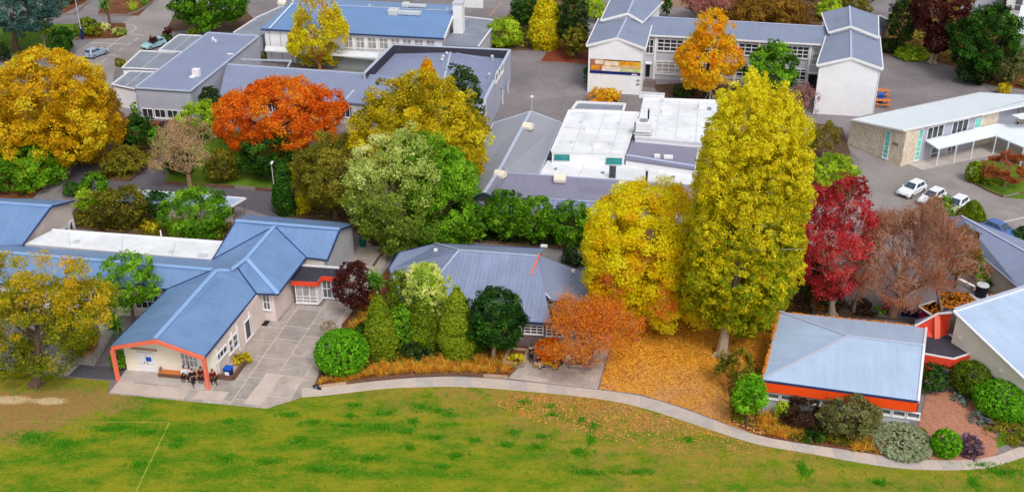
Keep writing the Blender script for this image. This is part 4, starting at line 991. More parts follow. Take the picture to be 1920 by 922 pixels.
# long wing
n1, n2, n3, n4 = P(1218, 66, 7.0), P(1540, 83.5, 7.0), P(1556, 51, 7.6), P(1207, 31, 7.6)
slab('roof', [[n1, n2, n3, n4]], M['roof_block'], b8); caps('gutter', [(n1, n2)], M['white_paint'], b8, w=.18, h=.22, dz=-.08); caps('ridge_cap', [(n4, n3)], M['lavender_cap'], b8, w=.3)
wl_ = inset([xy(n1), xy(n2), xy(n3), xy(n4)], .5); wl_[0] = xy(n1) + Vector((-.6, .55)); wl_[1] = xy(n2) + Vector((.6, .45))
walls('wall', wl_, 0, 6.9, M['grey_wall'], b8)
W0, W1 = wl_[0], wl_[1]
UL = (W1 - W0).length
def upx(x): return on_wall(W0, W1, x, 100)[0]
for (xa, xb, c) in ((1232, 1280, 4), (1284, 1330, 4), (1334, 1378, 4), (1384, 1420, 3), (1424, 1468, 4), (1473, 1516, 4)):
    ua, ub = upx(xa), upx(xb); win(b8, W0, W1, ua, ub, 4.55, 6.35, c, 3, gm=M['dark_glass'], fw=.13, proud=.1)
    win(b8, W0, W1, ua, ub, .95, 2.85, c, 4, gm=M['blind_glass'] if xa < 1300 else M['dark_glass'], fw=.13, proud=.1, rowz=[.14, .46, .8])
for x in (1228.5, 1282, 1332, 1381, 1422, 1470.5, 1519): wall_bar(b8, 'pier', W0, W1, upx(x) - .16, upx(x) + .16, 0, 6.7, M['white_wall'], .22)
win(b8, W0, W1, upx(1210), upx(1224.5), 4.0, 6.2, 2, 2, gm=M['dark_glass'], fw=.12)
for ua, ub in ((upx(1207), upx(1213.5)), (upx(1214), upx(1220.5))): wall_bar(b8, 'door', W0, W1, ua, ub, .3, 2.3, M['black_paint'], .08)
wall_bar(b8, 'door_hood', W0, W1, upx(1203), upx(1224), 2.5, 2.66, M['white_paint'], .8)
win(b8, W0, W1, upx(1524), upx(1534), 3.7, 6.3, 3, 3, gm=M['grey_glass'], fw=.1)
wall_bar(b8, 'doorway', W0, W1, upx(1522), upx(1538), 0, 2.3, M['black_paint'], .08); wall_bar(b8, 'door_hood', W0, W1, upx(1520), upx(1540), 2.4, 2.55, M['white_paint'], .7)
st = MB(); 
for i in range(3): p = P(1213, 157 + i * 2); st.box((p.x, p.y, .25 - i * .08), (2.6, 1.2, .5 - i * .16), R(-10))
st.build('steps', M['brown_wall'], b8)
# banner on the left gable end, flat print with its lettering
banner = place('banner', P(1153, 180), 0, 'wide photo banner with white lettering and navy stripe on the white gable end', 'banner')
g0, g1 = gL[0] + Vector((0, -.06)), gL[1] + Vector((0, -.06))
def bz(px, py): return on_wall(g0, g1, px, py)
(ubl, zbt), (ubr, zbb) = bz(1111, 110.5), bz(1200, 138.5); zst = bz(1111, 131.5)[1]; zb2 = bz(1111, 136)[1]
GL_ = (g1 - g0).length; ubl, ubr = .25, GL_ - .25
mat('print_brown', lin((170, 110, 92)), .6, var=.5, scale=1.4); mat('print_gold', lin((226, 166, 40)), .6, var=.5, scale=1.6); mat('print_pale', lin((232, 214, 200)), .6, var=.25, scale=1.6); mat('print_orange', lin((236, 150, 30)), .6, var=.4, scale=1.6); mat('print_green', lin((190, 200, 130)), .6, var=.3, scale=1.6); mat('print_red', lin((190, 30, 60)), .6)
H = zbt - zst
def bp(name, a, b, c, d, m, pr=.05): return wall_bar(banner, name, g0, g1, ubl + (ubr - ubl) * a, ubl + (ubr - ubl) * b, zst + H * c, zst + H * d, M[m], pr)
bp('photo_panel', 0, 1, 0, 1, 'print_gold', .05)
bp('photo_patch', 0, .24, 0, 1, 'print_brown', .056); bp('photo_patch', .03, .19, .1, .45, 'print_orange', .062); bp('photo_patch', .1, .25, .6, .95, 'print_pale', .062)
bp('photo_patch', .24, .6, 0, .42, 'print_pale', .058); bp('photo_patch', .28, .56, .5, .86, 'print_pale', .06); bp('photo_patch', .62, .86, .5, .95, 'print_orange', .06); bp('photo_patch', .6, 1, 0, .3, 'print_green', .059); bp('photo_patch', .25, 1, .93, 1, 'black_paint', .057)
wall_bar(banner, 'stripe', g0, g1, ubl, ubr, zb2 - .1, zst - .05, M['dark_blue_paint'], .055)
wall_bar(banner, 'logo', g0, g1, ubl + (ubr - ubl) * .86, ubl + (ubr - ubl) * .91, zb2 + .12, zst - .08, M['print_red'], .065)
wall_bar(banner, 'logo_band', g0, g1, ubl + (ubr - ubl) * .83, ubl + (ubr - ubl) * .94, zb2 - .06, zb2 + .1, M['white_paint'], .066)
def lettering(root, name, txt, p0, p1, u0, u1, z0, h, m, pr):
    cu = bpy.data.curves.new(name, 'FONT'); cu.body = txt; cu.size = 1; cu.extrude = .01
    to = bpy.data.objects.new(name, cu); COL.objects.link(to); bpy.context.view_layer.update()
    me = bpy.data.meshes.new_from_object(to.evaluated_get(bpy.context.evaluated_depsgraph_get())); bpy.data.objects.remove(to); bpy.data.curves.remove(cu)
    xs = [v.co.x for v in me.vertices]; ys = [v.co.y for v in me.vertices]; wd, ht = max(xs) - min(xs), max(ys) - min(ys)
    e = Vector((p1[0] - p0[0], p1[1] - p0[1])).normalized(); o = Vector((e.y, -e.x))
    for v in me.vertices:
        u = u0 + (v.co.x - min(xs)) / wd * (u1 - u0); z = z0 + (v.co.y - min(ys)) / ht * h; d = pr + v.co.z
        q = Vector((p0[0], p0[1])) + e * u + o * d; v.co = (q.x, q.y, z)
    me.materials.append(m); return link(name, me, root)
BW = ubr - ubl
lettering(banner, 'lettering', 'WE ARE ONE', g0, g1, ubl + BW * .60, ubl + BW * .93, zst + H * .36, H * .2, M['white_paint'], .085)
lettering(banner, 'lettering', 'Pastoral Centre', g0, g1, ubl + BW * .33, ubl + BW * .85, zst + H * .1, H * .2, M['white_paint'], .085)
for z in (zb2 - 1.0, zb2 - 1.6): wall_bar(b8, 'notice', g0, g1, GL_ - .75, GL_ - .3, z, z + .3, M['membrane_grey'], .05)
wall_bar(b8, 'corner_board', g0, g1, 0, .14, 0, 7.1, M['white_paint'], .04); wall_bar(b8, 'corner_board', g0, g1, GL_ - .14, GL_, 0, 7.1, M['white_paint'], .04)
annx = place('lean_to', P(1660, 55), 0, 'dark lean-to with white edge behind the right gable of the two storey block', 'building')
slab('roof', [q3([(1648, 30, 4.0), (1668, 39, 4.0), (1664, 45, 3.8), (1650, 62, 3.8)])], M['membrane_dark'], annx); walls('wall', inset([xy(p) for p in q3([(1648, 30, 4.0), (1668, 39, 4.0), (1664, 45, 3.8), (1650, 62, 3.8)])], .1), 0, 3.7, M['brown_wall'], annx)
caps('barge_board', [(P(1648, 30, 4.0), P(1668, 39, 4.0))], M['white_paint'], annx, w=.15, h=.2)

# ---------------------------------------------------------------- white flat roofed complex in the middle
b9 = place('flat_roofed_block', P(1150, 330), 0, 'white flat roofed block with roof plant and teal clerestory windows in the middle', 'building')
o1 = q3([(1067, 208, 4.7), (1198, 212.5, 4.7), (1172, 287, 4.7), (1034, 284, 4.7)])
slab('flat_roof', [o1], M['membrane_white'], b9, t=.2); ow = inset([xy(p) for p in o1], .06); walls('wall', ow, 0, 4.5, M['white_wall'], b9)
caps('parapet', [(o1[0], o1[1]), (o1[3], o1[0]), (o1[1], o1[2])], M['white_paint'], b9, w=.2, h=.2, dz=.08)
wf0, wf1 = ow[3] + Vector((0, -.02)), ow[2] + Vector((0, -.02))
win_px(b9, wf0, wf1, (1040, 290), (1067, 299), 1, 1, gm=M['teal_glass'], fm=M['teal_glass']); win_px(b9, wf0, wf1, (1137, 296.5), (1165, 306), 1, 1, gm=M['teal_glass'], fm=M['teal_glass'])
o2 = q3([(1026, 301, 3.1), (1172, 304, 3.1), (1301, 316, 3.1), (1296, 346, 3.1), (1150, 337, 3.1), (1012, 327, 3.1)])
slab('flat_roof', [o2], M['membrane_white'], b9, t=.2); walls('wall', inset([xy(p) for p in o2], .1), 0, 2.9, M['white_wall'], b9)
o3 = q3([(1187, 257, 4.2), (1310, 268, 4.2), (1302, 317, 4.0), (1172, 298, 4.0)])
slab('flat_roof', [o3], M['roof_lavender'], b9, t=.2); walls('wall', inset([xy(p) for p in o3], .08), 0, 3.8, M['white_wall'], b9)
caps('flashing', [(lerp(o3[0], o3[3], .84), lerp(o3[1], o3[2], .9))], M['lavender_cap'], b9, w=.5, h=.08)
o4 = q3([(1206, 186, 4.9), (1356, 191, 4.9), (1345, 270, 4.9), (1190, 256, 4.9)])
slab('flat_roof', [o4], M['membrane_white'], b9, t=.25); walls('wall', inset([xy(p) for p in o4], .08), 0, 4.7, M['white_wall'], b9)
caps('parapet', [(o4[0], o4[1])], M['white_paint'], b9, w=.2, h=.25, dz=.1)
for (a, b, z) in (((1100, 210), (1072, 285), 4.7), ((1135, 210), (1110, 286), 4.7), ((1168, 212), (1145, 287), 4.7), ((1240, 188), (1228, 258), 4.9), ((1275, 189), (1266, 262), 4.9), ((1310, 190), (1304, 266), 4.9), ((1100, 302), (1085, 331), 3.1), ((1215, 308), (1206, 340), 3.1), ((1205, 216), (1350, 222), 4.9), ((1054, 240), (1188, 243), 4.7)):
    caps('membrane_seam', [(P(*a, z), P(*b, z))], M['galv'], b9, w=.07, h=.03, dz=.015)
for (x, y, z, s, m) in ((1104, 244, 4.7, (1.0, .8, .3), 'white_paint'), (1119, 274, 4.7, (1.0, .8, .3), 'white_paint'), (1250, 212, 4.9, (1.3, 1.3, .3), 'white_paint'), (1145, 271, 4.7, (.5, .5, .2), 'galv'), (1072, 268, 4.7, (.3, .3, .2), 'galv'), (1089, 231, 4.7, (.35, .35, .25), 'galv'), (1160, 233, 4.7, (.35, .35, .25), 'galv'), (1242, 190, 4.9, (.4, .4, .25), 'galv'), (1317, 200, 4.9, (.9, .8, .3), 'white_paint'), (1330, 206, 4.9, (.5, .5, .3), 'membrane_grey'), (1305, 205, 4.9, (.4, .4, .2), 'galv'), (1232, 295, 4.1, (.7, .6, .35), 'white_paint'), (1253, 297, 4.1, (1.1, .7, .35), 'white_paint'), (1042, 318, 3.1, (.3, .3, .2), 'membrane_grey'), (1130, 325, 3.1, (.4, .3, .2), 'membrane_grey'), (1262, 333, 3.1, (.4, .3, .2), 'membrane_grey'), (1108, 306, 3.1, (1.0, .5, .15), 'timber_pale'), (1085, 303, 3.1, (2.6, .3, .1), 'timber_pale')):
    box_on(b9, 'roof_fitting', x, y, z, s, m)
# rooftop plant
ac = empty('air_conditioning_unit', P(1206, 250, 4.9), R(-10), 'large white air conditioning unit on the white flat roof beside tall flue', 'roof plant')
for s in ((0, 0, 1.0, 1.9, 1.5, 1.3), ): mb = MB(); mb.box(s[:3], s[3:], 0); mb.build('cabinet', M['white_paint'], ac, bevel=.06)
mb = MB(); mb.box((0, 0, .18), (2.3, 1.9, .12), 0); mb.build('frame', M['galv'], ac); mb = MB(); mb.tube((0, 0, 1.65), (0, 0, 1.78), .55, .55, 14); mb.build('fan_guard', M['steel'], ac)
mb = MB(); mb.box((-1.05, -.2, .9), (.2, .9, .9), 0); mb.build('grille', M['membrane_grey'], ac)
def flue(label, px, py, z, h, r, m='black_paint', cowl=True):
    r_ = empty('flue_pipe', P(px, py, z), 0, label, 'flue', 'flue pipes on the flat roofs')
    mb = MB(); mb.tube((0, 0, 0), (0, 0, h), r, n=8); mb.build('pipe', M[m], r_)
    if cowl: mb = MB(); mb.tube((0, 0, h), (0, 0, h + .12), r * 1.9, r * 1.2, 8); mb.build('cowl', M['galv'], r_)
flue('tall thin dark flue standing beside the white air conditioning unit', 1215, 233, 4.9, 2.1, .11)
flue('short dark flue standing on the lower white roof', 1212, 339, 3.1, 1.35, .13)
slot = q3([(1143, 333, 3.1), (1154, 334, 3.1), (1154, 331, 3.1), (1143, 330, 3.1)])
lv = empty('louvre_panel', P(1148, 334, 3.1), R(-10), 'narrow dark louvred panel standing on the lower white roof', 'louvre')
mb = MB(); mb.box((0, 0, .8), (.8, .12, 1.6), 0); mb.build('panel', M['membrane_grey'], lv); mb = MB()
for i in range(9): mb.box((0, -.08, .15 + i * .17), (.7, .06, .05), 0)
mb.build('louvres', M['black_paint'], lv)
small = place('flat_roofed_annex', P(1120, 205), 0, 'small grey flat roof with white frame behind the white block', 'building')
sm = q3([(1083, 193, 3.6), (1172, 197, 3.6), (1168, 211, 3.6), (1072, 208, 3.6)]); slab('flat_roof', [sm], M['membrane_grey'], small); walls('wall', inset([xy(p) for p in sm], .06), 0, 3.4, M['white_wall'], small)
caps('parapet', [(sm[0], sm[1]), (sm[3], sm[0]), (sm[1], sm[2]), (sm[2], sm[3])], M['white_paint'], small, w=.3, h=.3, dz=.1)
pb = empty('roof_parapet_box', P(1221, 188, 4.9), R(-10), 'low white box parapet at the back of the white roof', 'roof box'); mb = MB(); mb.box((0, .9, .3), (3.4, .5, .7), 0); mb.build('box', M['white_paint'], pb, bevel=.03); mb = MB(); mb.box((0, .9, .68), (3.5, .6, .06), 0); mb.build('capping', M['galv'], pb)
# grey gabled roof left of it, and the lavender roof in front
b9g = place('grey_gabled_block', P(920, 380), 0, 'long grey gabled roof beside the white flat roofed block', 'building')
y1, y2, y3 = P(995.5, 209, 4.6), P(941, 311, 4.6), P(908, 362, 4.6); y4 = P(925, 231, 3.2); y5 = P(862, 362, 3.2); y6 = P(884, 373, 3.2); y7 = P(1052, 230, 3.2); y8 = P(1011, 327, 3.2)
y10 = P(1042, 229, 3.4)
slab('roof', [[y1, y2, y3, y6, y5, y4], [y1, y7, y8, P(950, 324, 3.9), y2]], M['roof_grey'], b9g)
caps('ridge_cap', [(y1, y2), (y2, y3)], M['pale_cap'], b9g, w=.4); caps('gutter', [(y1, y4), (y1, y7), (y4, y5), (y7, y8)], M['pale_cap'], b9g, w=.2, h=.16, dz=0)
walls('wall', inset([xy(p) for p in (y1, y4, y5, y3, y2, y8, y7)], .3), 0, 3.0, M['lavender_wall'], b9g)
b9l = place('lavender_roofed_block', P(1050, 400), 0, 'lavender grey metal roof with ventilators in front of the white block', 'building')
z1_, z2_ = P(943, 313, 4.5), P(952, 324, 4.2); z3_ = P(1294, 347, 3.9); z4_ = P(1330, 392, 3.0); z5_ = P(985, 370, 3.0); z6_ = P(934, 374, 3.1)
slab('roof', [[z1_, z2_, z3_, z4_, z5_, z6_, y3 + Vector((.1, 0, .02))]], M['roof_lavender'], b9l)
caps('gutter', [(z2_, z3_), (z5_, z4_)], M['lavender_cap'], b9l, w=.16, h=.14, dz=0); caps('barge_board', [(y3, z6_), (y3, y6)], M['dark_gutter'], b9l, w=.16, h=.2, dz=0)
wq = inset([xy(z2_), xy(z3_), xy(z4_), xy(z5_), xy(z6_)], .3); walls('wall', wq, 0, 2.8, M['lavender_wall'], b9l)
plate('wall', [P(886, 402, 0), P(934, 405, 0), P(932, 375, 3.0), P(908, 364, 4.3), P(886, 374, 3.0)], .2, M['lavender_wall'], b9l)
cn = q3([(1018, 373, 2.9), (1330, 398, 2.9), (1320, 425, 2.4), (1010, 397, 2.4)])
slab('canopy', [cn], M['roof_canopy'], b9l, t=.08); walls('wall', inset([xy(p) for p in cn], .6), 0, 2.3, M['brown_wall'], b9l)
def ventilator(label, px, py, z, rz, s=1.0):
    v_ = empty('roof_ventilator', P(px, py, z), rz, label, 'ventilator', 'cream ridge ventilators')
    mb = MB(); n = 8; L = 1.25 * s
    pr = [(-.5 * s, 0), (-.55 * s, .35 * s), (-.35 * s, .68 * s), (0, .78 * s), (.35 * s, .68 * s), (.55 * s, .35 * s), (.5 * s, 0)]
    vs = [(-L / 2, y, z_) for y, z_ in pr] + [(L / 2, y, z_) for y, z_ in pr]; k = len(pr)
    mb.mesh(vs, [(i, i + 1, k + i + 1, k + i) for i in range(k - 1)] + [tuple(range(k)), tuple(range(2 * k - 1, k - 1, -1))]); mb.build('cowl', M['cream_wall'], v_)
    mb = MB(); mb.box((0, 0, -.1 * s), (L * .8, .8 * s, .35 * s), 0); mb.build('base', M['membrane_grey'], v_)
ventilator('cream ventilator high on the right slope of the grey gabled roof', 990, 241, 4.35, R(-25)); ventilator('cream ventilator at the valley where grey and lavender roofs meet', 938, 331, 4.2, R(-25)); ventilator('biggest cream ventilator on the lavender roof near the white block', 1050, 339, 3.95, R(-8), 1.1); ventilator('small cream ventilator on the lavender roof above the dark red shrub', 1168, 348, 3.9, R(-8), .75)

# ---------------------------------------------------------------- left-middle grey roofed administration block
b10 = place('administration_block', P(300, 220), 0, 'slate grey roofed block with band of windows behind the gold tree', 'building')
Z10 = 4.7
u1_, u2_, u3_, u4_ = P(253, 165.5, Z10), P(357, 172, Z10), P(486, 68, Z10), P(391, 62, Z10)
slab('roof', [[u1_, u2_, u3_, u4_]], M['roof_slate'], b10, t=.2); caps('parapet', [(u1_, u2_), (u2_, u3_), (u4_, u1_), (u3_, u4_)], M['pale_cap'], b10, w=.26, h=.16, dz=.06)
w10 = inset([xy(p) for p in (u1_, u2_, u3_, u4_)], .1); walls('wall', w10, 0, Z10 - .2, M['lavender_wall'], b10)
for i in range(4):
    L = (w10[1] - w10[0]).length; win(b10, w10[0], w10[1], .4 + i * (L - .5) / 4, .1 + (i + 1) * (L - .5) / 4, .55, 1.75, 2, 1, gm=M['dark_glass'], fw=.08)
wall_bar(b10, 'sill_board', w10[0], w10[1], 0, L, .3, .45, M['white_paint'], .1)
mw = q3([(424, 121, 4.3), (482, 125, 4.3), (688, 139, 4.3), (790, 146, 4.3), (760, 200, 3.3), (650, 192, 3.3), (412, 177, 3.3)])
slab('roof', [[mw[0], mw[1], mw[2], mw[3], mw[4], mw[5], mw[6]]], M['roof_slate'], b10, t=.2)
caps('parapet', [(mw[0], mw[1]), (mw[1], mw[2])], M['pale_cap'], b10, w=.24, h=.14); caps('gutter', [(mw[6], mw[5])], M['pale_cap'], b10, w=.18, h=.18, dz=-.05)
wmw = inset([xy(p) for p in mw], .3); walls('wall', wmw, 0, 3.1, M['grey_wall'], b10)
for i in range(8): win(b10, wmw[6], wmw[5], .4 + i * 2.4, 2.4 + i * 2.4, 1.0, 2.6, 3, 1, gm=M['dark_glass'])
plate('wall', [P(649, 186, 3.0), P(664, 170, 3.6), P(664, 215, 0), P(652, 226, 0)], .25, M['lavender_wall'], b10)
caps('parapet', [(P(649, 187, 3.3), P(664, 170, 3.6))], M['pale_cap'], b10, w=.3, h=.2)
cb_ = q3([(452, 112, 4.4), (538, 117, 4.4), (546, 115, 4.4), (540, 126, 4.4), (446, 121, 4.4)])
caps('parapet', [(cb_[0], cb_[2]), (cb_[2], cb_[3])], M['pale_cap'], b10, w=.2, h=.2)
# parapet wing on the right
p1, p2, p3, p4 = P(683, 138, 5.0), P(737, 84, 5.0), P(956, 94.5, 5.0), P(895, 215, 5.0)
b10r = place('parapet_wing', P(930, 200), 0, 'grey wing with raised parapet and low gabled roof inside behind yellow tree', 'building')
fpp = [xy(p) for p in (p1, p2, p3, p4)]; fp0 = xy(P(740, 195, 5.0))
walls('wall', inset([fpp[0], fpp[1], fpp[2], fpp[3], fp0], .3), 0, 3.55, M['grey_wall'], b10r)
for a, b in ((p1, p2), (p2, p3), (p3, p4)):
    mb = MB(); mb.bar(Vector((a.x, a.y, 2.5)), Vector((b.x, b.y, 2.5)), .3, 5.0, m=0); mb.build('parapet', [M['lavender_wall']], b10r)
mb = MB(); d_ = .17
i1, i2, i3 = inset(fpp, .17)[:3]
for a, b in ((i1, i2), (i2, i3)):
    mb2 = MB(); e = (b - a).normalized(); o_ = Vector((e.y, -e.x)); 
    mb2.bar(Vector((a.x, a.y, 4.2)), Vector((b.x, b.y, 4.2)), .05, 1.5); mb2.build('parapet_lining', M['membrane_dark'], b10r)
caps('coping', [(p1, p2), (p2, p3), (p3, p4)], M['pale_cap'], b10r, w=.42, h=.1, dz=.05)
ip = inset(fpp, .35)
rg1, rg2 = P(844, 93, 4.3), P(810, 150, 4.3)
f3 = lambda v, z: Vector((v.x, v.y, z))
slab('roof', [[f3(ip[0], 3.7), f3(ip[1], 3.7), f3(lerp(ip[1], ip[2], .5), 4.3), f3(lerp(fp0, fpp[3], .5), 4.3), f3(fp0, 3.7)], [f3(lerp(ip[1], ip[2], .5), 4.3), f3(ip[2], 3.7), f3(ip[3], 3.7), f3(lerp(fp0, fpp[3], .5), 4.3)]], M['roof_slate'], b10r, t=.1)
caps('ridge_cap', [(f3(lerp(ip[1], ip[2], .5), 4.32), f3(lerp(fp0, fpp[3], .5), 4.32))], M['pale_cap'], b10r, w=.3)
caps('flashing', [(P(843, 97, 4.25), P(905, 112, 3.9))], M['pale_cap'], b10r, w=.15)
for x, y in ((800, 96), (865, 98), (838, 106), (829, 118), (831, 112), (923, 112), (829, 97), (917, 146)):
    p = P(x, y, 4.0); mb = MB(); mb.tube((p.x, p.y, 3.8), (p.x, p.y, 4.4), .13, n=8); mb.ball((p.x, p.y, 4.5), .26, 8, 5); mb.build('turbine_vent', M['galv'], b10r)
rw0, rw1 = xy(P(898, 235, 0)) , xy(P(955, 150, 0))
rw0 = fpp[3] + (fpp[2] - fpp[3]) * 0 ; rw1 = fpp[2]; ex = Vector((.18, -.05)); rw0, rw1 = rw0 + ex, rw1 + ex
for k in range(3): win_px(b10r, rw0, rw1, (929 + k * 5, 140 - k * 8), (933 + k * 5, 148 - k * 8), 1, 1, gm=M['grey_glass'])
win_px(b10r, rw0, rw1, (903, 205), (911, 212), 1, 1, gm=M['dark_glass'])
hd = q3([(930, 163, 2.4), (944, 166, 2.4), (954, 147, 2.4), (941, 143, 2.4)]); slab('door_hood', [hd], M['membrane_grey'], b10r); 
for q in (hd[1], hd[2]): mb = MB(); mb.box((q.x - .1, q.y, 1.15), (.1, .1, 2.3)); mb.build('post', M['white_paint'], b10r)
box_on(b10, 'roof_unit', 369, 143, 4.7, (1.0, .8, 1.1), 'white_paint'); box_on(b10, 'roof_unit', 362, 144, 4.7, (.7, 1.2, .15), 'white_paint'); box_on(b10, 'roof_fitting', 400, 76, 4.7, (.35, .35, .5), 'white_paint'); box_on(b10, 'roof_fitting', 405, 79, 4.7, (.25, .25, .4), 'white_paint'); box_on(b10, 'roof_fitting', 432, 102, 4.7, (.9, .3, .1), 'white_paint')
for (lab, q, z, wm) in (('small flat roofed porch with white cladding nearest the silver car', [(264, 96), (337, 100), (296, 131), (229, 128)], 3.2, 'white_wall'), ('small flat roof beside the entrance with clipped potted trees', [(336, 66), (378, 68), (345, 99), (298, 95)], 3.4, 'grey_wall'), ('small flat roof behind the gold tree with white front wall', [(243, 134), (292, 136), (253, 168), (210, 159)], 3.2, 'white_wall')):
    r_ = place('flat_roofed_porch', P(q[3][0], q[3][1] + 20), 0, lab, 'building', 'small flat roofs of the administration block')
    rp = q3([(x, y, z) for x, y in q]); slab('flat_roof', [rp], M['membrane_grey'], r_, t=.25); caps('coping', [(rp[0], rp[1]), (rp[3], rp[0]), (rp[2], rp[3])], M['white_paint'], r_, w=.22, h=.14, dz=.06); walls('wall', inset([xy(p) for p in rp], .08), 0, z - .2, M[wm], r_)
    caps('flashing', [(lerp(rp[0], rp[1], .55), lerp(rp[3], rp[2], .55))], M['galv'], r_, w=.12, h=.05)
ro = place('side_roof', P(455, 62), 0, 'grey side roof with white edge left of the blue hall', 'building')
so = q3([(438, 62, 3.8), (483, 33, 3.8), (530, 12, 3.8), (548, 12, 3.8), (492, 66, 3.8)]); slab('roof', [so], M['membrane_grey'], ro); caps('barge_board', [(so[0], so[1]), (so[1], so[2])], M['white_paint'], ro, w=.2, h=.18); walls('wall', inset([xy(p) for p in so], .2), 0, 3.6, M['grey_wall'], ro)

# ---------------------------------------------------------------- blue hall at the back
b11 = place('assembly_hall', P(660, 110), 0, 'assembly hall with broad blue roof and white walls at top', 'building')
v1, v2, v3, v4 = P(489, 55, 5.4), P(833, 72.5, 5.4), P(853, 21, 6.6), P(543, 7, 6.6); v5, v6 = P(548, -4, 5.9), P(858, 10, 5.9); v7 = P(520, 26, 6.0)
slab('roof', [[v1, v2, v3, v4], [v4, v3, v6, v5]], M['roof_hall'], b11, t=.2); caps('ridge_cap', [(v4, v3)], M['pale_cap'], b11, w=.25); caps('ridge_cap', [(P(505, 54, 5.5), P(549, 7, 6.7))], M['white_paint'], b11, w=.22)
caps('gutter', [(v1, v2)], M['dark_gutter'], b11, w=.2, h=.2, dz=-.05); caps('barge_board', [(v2, v3)], M['white_paint'], b11, w=.2, h=.3, dz=-.05)
w11 = inset([xy(p) for p in (v1, v2, v6, v5)], .4); walls('wall', w11, 0, 5.2, M['white_wall'], b11)
plate('wall', [f3(w11[1], 0), f3(w11[2], 0), f3(w11[2], 5.6), f3(lerp(w11[1], w11[2], .8), 6.4), f3(w11[1], 5.2)], .1, M['white_wall'], b11)
for i in range(8):
    xa = 645 + i * 22; 
    if xa > 820: break
    win_px(b11, w11[0], w11[1], (xa, 69 + i * .9), (xa + 17, 90 + i * .9), 2, 2, gm=M['blind_glass'], fw=.12, rowz=[.62])
for x in (506, 526, 545): u, _ = on_wall(w11[0], w11[1], x, 70); wall_bar(b11, 'pier', w11[0], w11[1], u - .08, u + .08, 0, 5.1, M['grey_wall'], .08)
lt = q3([(498, 86, 2.8), (710, 99, 2.8), (708, 109, 2.6), (496, 95, 2.6)]); slab('canopy', [lt], M['membrane_white'], b11)
sr_ = q3([(828, 84, 3.6), (871, 32, 3.6), (933, 39, 3.6), (897, 88, 3.6)]); slab('flat_roof', [sr_], M['membrane_grey'], b11, t=.2); caps('coping', [(sr_[1], sr_[2]), (sr_[2], sr_[3])], M['white_paint'], b11, w=.22, h=.16, dz=.05); walls('wall', inset([xy(p) for p in sr_], .15), 0, 3.4, M['grey_wall'], b11)
ch = P(861, 60, 3.6); mb = MB(); mb.box((ch.x, ch.y, 4.2), (1.5, 1.9, 8.4), R(-10)); mb.build('chimney', M['white_wall'], b11); mb = MB(); mb.box((ch.x, ch.y, 8.5), (1.7, 2.1, .2), R(-10)); mb.build('chimney_cap', M['galv'], b11)
box_on(b11, 'roof_fitting', 888, 15, 4, (3.4, .2, 1.4), 'white_paint')
def duct(label, px, py, z, s):
    d_ = empty('roof_duct_unit', P(px, py, z), R(-10), label, 'roof plant', 'duct units on the hall roof')
    mb = MB(); mb.box((-1.7 * s, 0, .6 * s), (1.6 * s, 1.7 * s, 1.0 * s)); mb.build('fan_box', M['galv'], d_, bevel=.12); mb = MB(); mb.box((1.0 * s, 0, .55 * s), (3.8 * s, 1.0 * s, .55 * s)); mb.build('duct', M['galv'], d_, bevel=.04); mb = MB()
    for x in (-2.2, -1.2, 1, 2.5): mb.box((x * s, 0, .08), (.12, 1.5 * s, .5))
    mb.build('bracket', M['steel'], d_)
duct('large pale duct unit lying on the blue hall roof', 757, 30, 6.1, 1.0); duct('smaller duct unit behind the large one on the hall ridge', 775, 15, 6.5, .75)
for x, y in ((693, 14), (839, 21), (550, 6)): box_on(b11, 'roof_fitting', x, y, 6.6, (.3, .3, .5), 'galv')
rf = empty('roof_ventilator', P(529, 11, 6.0), R(-10), 'cream ventilator on the left hip of the blue hall roof', 'ventilator'); mb = MB(); mb.box((0, 0, .5), (1.4, 1.0, .7)); mb.build('cowl', M['cream_wall'], rf, bevel=.15); mb = MB(); mb.box((0, 0, .05), (1.0, .8, .4)); mb.build('base', M['galv'], rf)

# ---------------------------------------------------------------- light flat shelter behind the left shrubs
b12 = place('flat_roofed_shelter', P(430, 400), 0, 'pale flat roofed shelter partly hidden behind the left hedges', 'shelter')
t4 = q3([(238, 355, 2.7), (461, 372, 2.7), (430, 390, 2.7), (225, 375, 2.7)]); slab('roof', [t4], M['roof_pale_blue'], b12); caps('gutter', [(t4[0], t4[1]), (t4[1], t4[2])], M['white_paint'], b12, w=.16, h=.16, dz=0)
for x, y in ((460, 405), (433, 420)): p = P(x, y); mb = MB(); mb.tube((p.x, p.y, 0), (p.x, p.y, 2.6), .07, n=8); mb.build('post', M['timber_grey'], b12)
walls('wall', [xy(p) for p in q3([(250, 362, 2.7), (432, 375, 2.7), (425, 384, 2.7), (245, 370, 2.7)])], 0, 2.5, M['pink_wall'], b12)

# ---------------------------------------------------------------- houses and fences at the top edge
hs = place('house', P(1905, 60), 0, 'pale grey house with corner window at the top right corner', 'house')
hq = [xy(p) for p in pxs([(1880, 40), (2010, 52), (2030, -10), (1900, -20)])]; walls('wall', hq, 0, 5.5, M['white_wall'], hs); slab('roof', [[f3(hq[0], 5.7), f3(hq[1], 5.7), f3(hq[2], 5.7), f3(hq[3], 5.7)]], M['roof_slate'], hs)
win(hs, hq[0], hq[1], 1.4, 2.6, 2.0, 4.2, 1, 2, gm=M['grey_glass'])
hs2 = place('house', P(1915, 90), 0, 'white low roof of a neighbouring house beyond the evergreen bank', 'house')
hq = [xy(p) for p in pxs([(1896, 95), (2020, 120), (2030, 60), (1905, 55)])]; walls('wall', hq, 0, 2.8, M['white_wall'], hs2); slab('roof', [[f3(hq[0], 3.0), f3(hq[1], 3.0), f3(hq[2], 4.2), f3(hq[3], 4.2)]], M['roof_white'], hs2); caps('gutter', [(f3(hq[0], 3.0), f3(hq[1], 3.0))], M['galv'], hs2)
